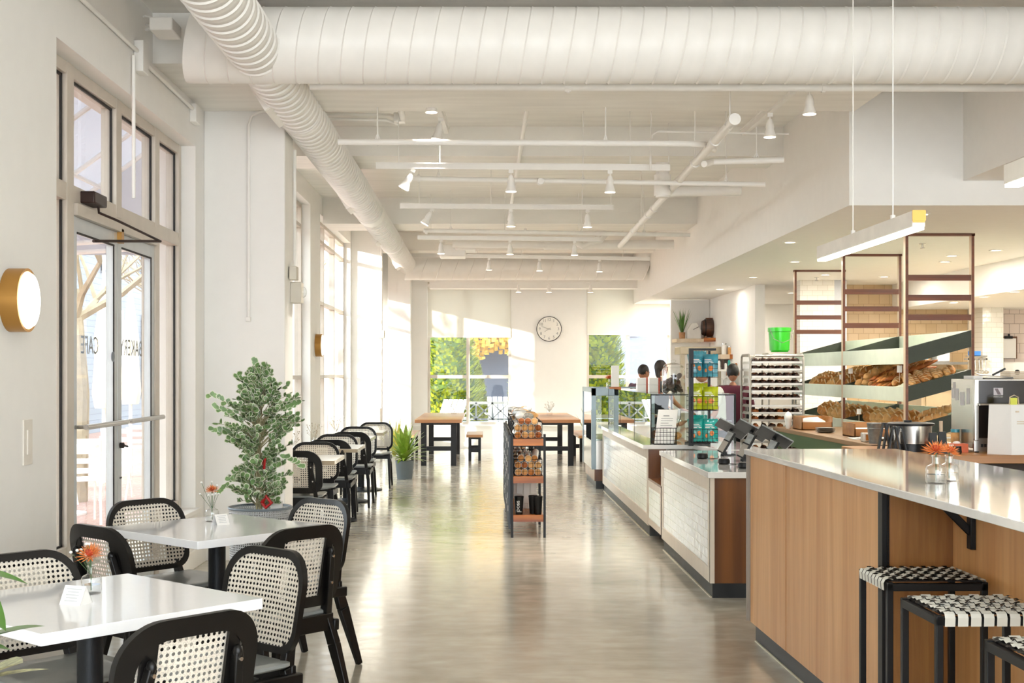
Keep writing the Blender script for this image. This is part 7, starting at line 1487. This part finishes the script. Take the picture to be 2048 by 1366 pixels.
# ================================================================== PEOPLE
def person(label, loc, heading, H, shirt, pants, hair, arms, bend=0, headturn=0, hairlen=0, sleeve='short'):
    """arms: per side (elbow, wrist) in body space; body faces +y"""
    o = T('person', label, 'person', loc, heading, 'people behind the counters'); Mx = Matrix.Translation(Vector(loc)) @ Matrix.Rotation(heading, 4, 'Z'); s = H / 1.75; inv = ROOTM[o.name]
    def skinmesh(name, verts, edges, m_, root=0):
        me = bpy.data.meshes.new(name); me.from_pydata([tuple(Vector(v) * s) for v, r in verts], edges, []); ob = bpy.data.objects.new(name, me); COL.objects.link(ob); ob.parent = o
        md = ob.modifiers.new('skin', 'SKIN'); md.use_smooth_shade = True
        for i, (v, r) in enumerate(verts): me.skin_vertices[0].data[i].radius = (r[0] * s, r[1] * s) if isinstance(r, tuple) else (r * s, r * s)
        me.skin_vertices[0].data[root].use_root = True
        sb = ob.modifiers.new('sub', 'SUBSURF'); sb.levels = 2; sb.render_levels = 2; me.materials.append(m_); return ob
    b = bend; up = lambda y, z: (0, y + b * max(0, z - .95), z - .12 * b * max(0, z - .95))
    hip, wst, chs, nk, hd0 = up(0, .95), up(0, 1.12), up(.01, 1.32), up(0, 1.46), up(.015, 1.53)
    V = [(hip, (.15, .11)), (wst, (.13, .095)), (chs, (.15, .105)), (nk, .05), (hd0, .045)]; E = [(0, 1), (1, 2), (2, 3), (3, 4)]
    for sd_ in (-1, 1):
        i = len(V); V += [((sd_ * .10, 0, .88), .10), ((sd_ * .11, .015, .50), .062), ((sd_ * .11, -.01, .10), .042), ((sd_ * .115, .13, .04), .035)]; E += [(0, i), (i, i + 1), (i + 1, i + 2), (i + 2, i + 3)]
        shd = up(0, 1.42); el, wr = arms[0 if sd_ < 0 else 1]; i = len(V)
        V += [((sd_ * .18, shd[1], shd[2]), .052), (el, .038), (wr, .026), ((wr[0], wr[1] + .05, wr[2] - .01), (.036, .018))]; E += [(2, i), (i, i + 1), (i + 1, i + 2), (i + 2, i + 3)]
        hnd = i + 3; w0 = Vector(V[hnd][0])
        for k in range(4):
            f0 = w0 + Vector(((k - 1.5) * .02, .03, 0)); j = len(V); L = (.055, .065, .06, .045)[k]
            V += [(tuple(f0), .009), (tuple(f0 + Vector(((k - 1.5) * .002, L * .6, -.008))), .008), (tuple(f0 + Vector(((k - 1.5) * .002, L, -.03))), .007)]; E += [(hnd, j), (j, j + 1), (j + 1, j + 2)]
        j = len(V); V += [(tuple(w0 + Vector((-sd_ * .035, -.01, 0))), .011), (tuple(w0 + Vector((-sd_ * .055, .025, -.012))), .009)]; E += [(hnd, j), (j, j + 1)]
    skinmesh('body', V, E, M['skin'])
    # head with face
    hc = Vector(up(.03, 1.645)) * s; Rh = Matrix.Rotation(headturn, 3, 'Z') @ Matrix.Rotation(-b * .8, 3, 'X')
    g = MB().ell(hc, (.075 * s, .095 * s, .115 * s), 20, 14, M=Rh, fn=lambda v: Vector((v.x * (1 - .25 * max(0, -v.z / (.115 * s))), v.y + (.012 * s if v.z < 0 and v.y > 0 else 0), v.z)))
    q = lambda x, y, z: hc + Rh @ (Vector((x, y, z)) * s)
    g.ell(q(0, .098, -.015), (.012 * s, .016 * s, .020 * s), 8, 6); g.ell(q(0, .09, -.055), (.022 * s, .008 * s, .007 * s), 8, 5)
    for sd_ in (-1, 1): g.ell(q(sd_ * .077, .0, -.01), (.01 * s, .02 * s, .03 * s), 8, 6)
    inv_ = inv; g.xf(Mx); hd = build(g, 'head', M['skin'], o, ang=80)
    g = MB()
    for sd_ in (-1, 1): g.ell(q(sd_ * .03, .088, .01), (.012 * s, .007 * s, .007 * s), 8, 6)
    build(g.xf(Mx), 'eyes', M['darktee'], hd)
    g = MB().ell(hc + Rh @ Vector((0, -.012 * s, .022 * s)), (.081 * s, .097 * s, .104 * s), 22, 12, M=Rh, fn=lambda v: Vector((v.x, v.y if v.y < .06 * s else .06 * s, v.z if v.z > (-.055 if v.y > -.01 * s else -.10) * s else (-.055 if v.y > -.01 * s else -.10) * s)) * (1 + .03 * math.sin(v.x * 160) * math.sin(v.z * 130)))
    if hairlen: g.poly([q(.02, -.07, -.02), q(.045, -.08, -.10), q(.06, -.05, -.10 - hairlen)], [.045 * s, .035 * s, .012 * s], 10)
    build(g.xf(Mx), 'hair', hair, o, ang=80)
    V = [(up(0, .90), (.175, .13)), (up(0, 1.1), (.155, .12)), (up(.01, 1.32), (.17, .125)), (up(0, 1.41), (.12, .09)), (up(0, 1.47), .062)]; E = [(0, 1), (1, 2), (2, 3), (3, 4)]
    for sd_ in (-1, 1):
        shd = up(0, 1.42); el, wr = arms[0 if sd_ < 0 else 1]; i = len(V); p0 = Vector((sd_ * .18, shd[1], shd[2])); e = Vector(el); f = .75 if sleeve == 'short' else 1
        V += [(tuple(p0), .068), (tuple(p0.lerp(e, f)), .058 if sleeve == 'short' else .05)]; E += [(2, i), (i, i + 1)]
        if sleeve == 'long': V.append((tuple(e.lerp(Vector(wr), .92)), .036)); E.append((i + 1, i + 2))
    skinmesh('shirt', V, E, shirt)
    V = [((0, 0, .93), (.165, .125))]; E = []
    for sd_ in (-1, 1): i = len(V); V += [((sd_ * .10, 0, .84), .105), ((sd_ * .11, .015, .50), .08), ((sd_ * .11, -.01, .09), .06)]; E += [(0, i), (i, i + 1), (i + 1, i + 2)]
    skinmesh('trousers', V, E, pants)
    for sd_ in (-1, 1): build(MB().ell(Vector((sd_ * .113, .05, .03)) * s, (.05 * s, .135 * s, .05 * s), 12, 8, fn=lambda v: Vector((v.x, v.y, max(v.z, -.028)))).xf(Mx), 'shoe', M['kickd'], o)
    if sleeve == 'sleeve_under':
        for k, sd_ in enumerate((-1, 1)):
            el, wr = arms[k]; e = Vector(el); p0 = Vector((sd_ * .18, up(0, 1.42)[1], up(0, 1.42)[2])); skinmesh('arm_sleeve', [(tuple(p0.lerp(e, .5)), .052), (tuple(e), .047), (tuple(e.lerp(Vector(wr), .95)), .034)], [(0, 1), (1, 2)], M['blackm'] if False else M['darktee'])
    return o
ap = ((-.25, .10, 1.16), (-.20, .30, 1.02)), ((.25, .10, 1.16), (.20, .30, 1.02))
person('person in a maroon t-shirt with black under sleeves, seen from behind beside the pan rack', (2.98, 15.55, 0), R(-8), 1.60, M['maroon'], M['darktee'], M['hairb'], (((-.27, -.01, 1.13), (-.26, .10, .90)), ((.25, .10, 1.16), (.20, .30, 1.02))), bend=.12, sleeve='sleeve_under')
person('person with dark braided hair and a black top behind the pastry case', (2.47, 18.3, 0), R(-70), 1.66, M['darktee'], M['darktee'], M['hair'], ap, hairlen=.12)
person('person in a plaid shirt leaning behind the ribbon tied boxes', (2.17, 18.9, 0), R(-60), 1.62, M['plaid'], M['darktee'], M['hairb'], ap, bend=.25, sleeve='long')
person('person in a pale grey shirt bending into the glass pastry case', (2.62, 14.6, 0), R(120), 1.62, M['tee'], M['darktee'], M['hairb'], (((-.22, .22, 1.12), (-.16, .42, 1.0)), ((.22, .22, 1.12), (.16, .42, 1.0))), bend=.3)
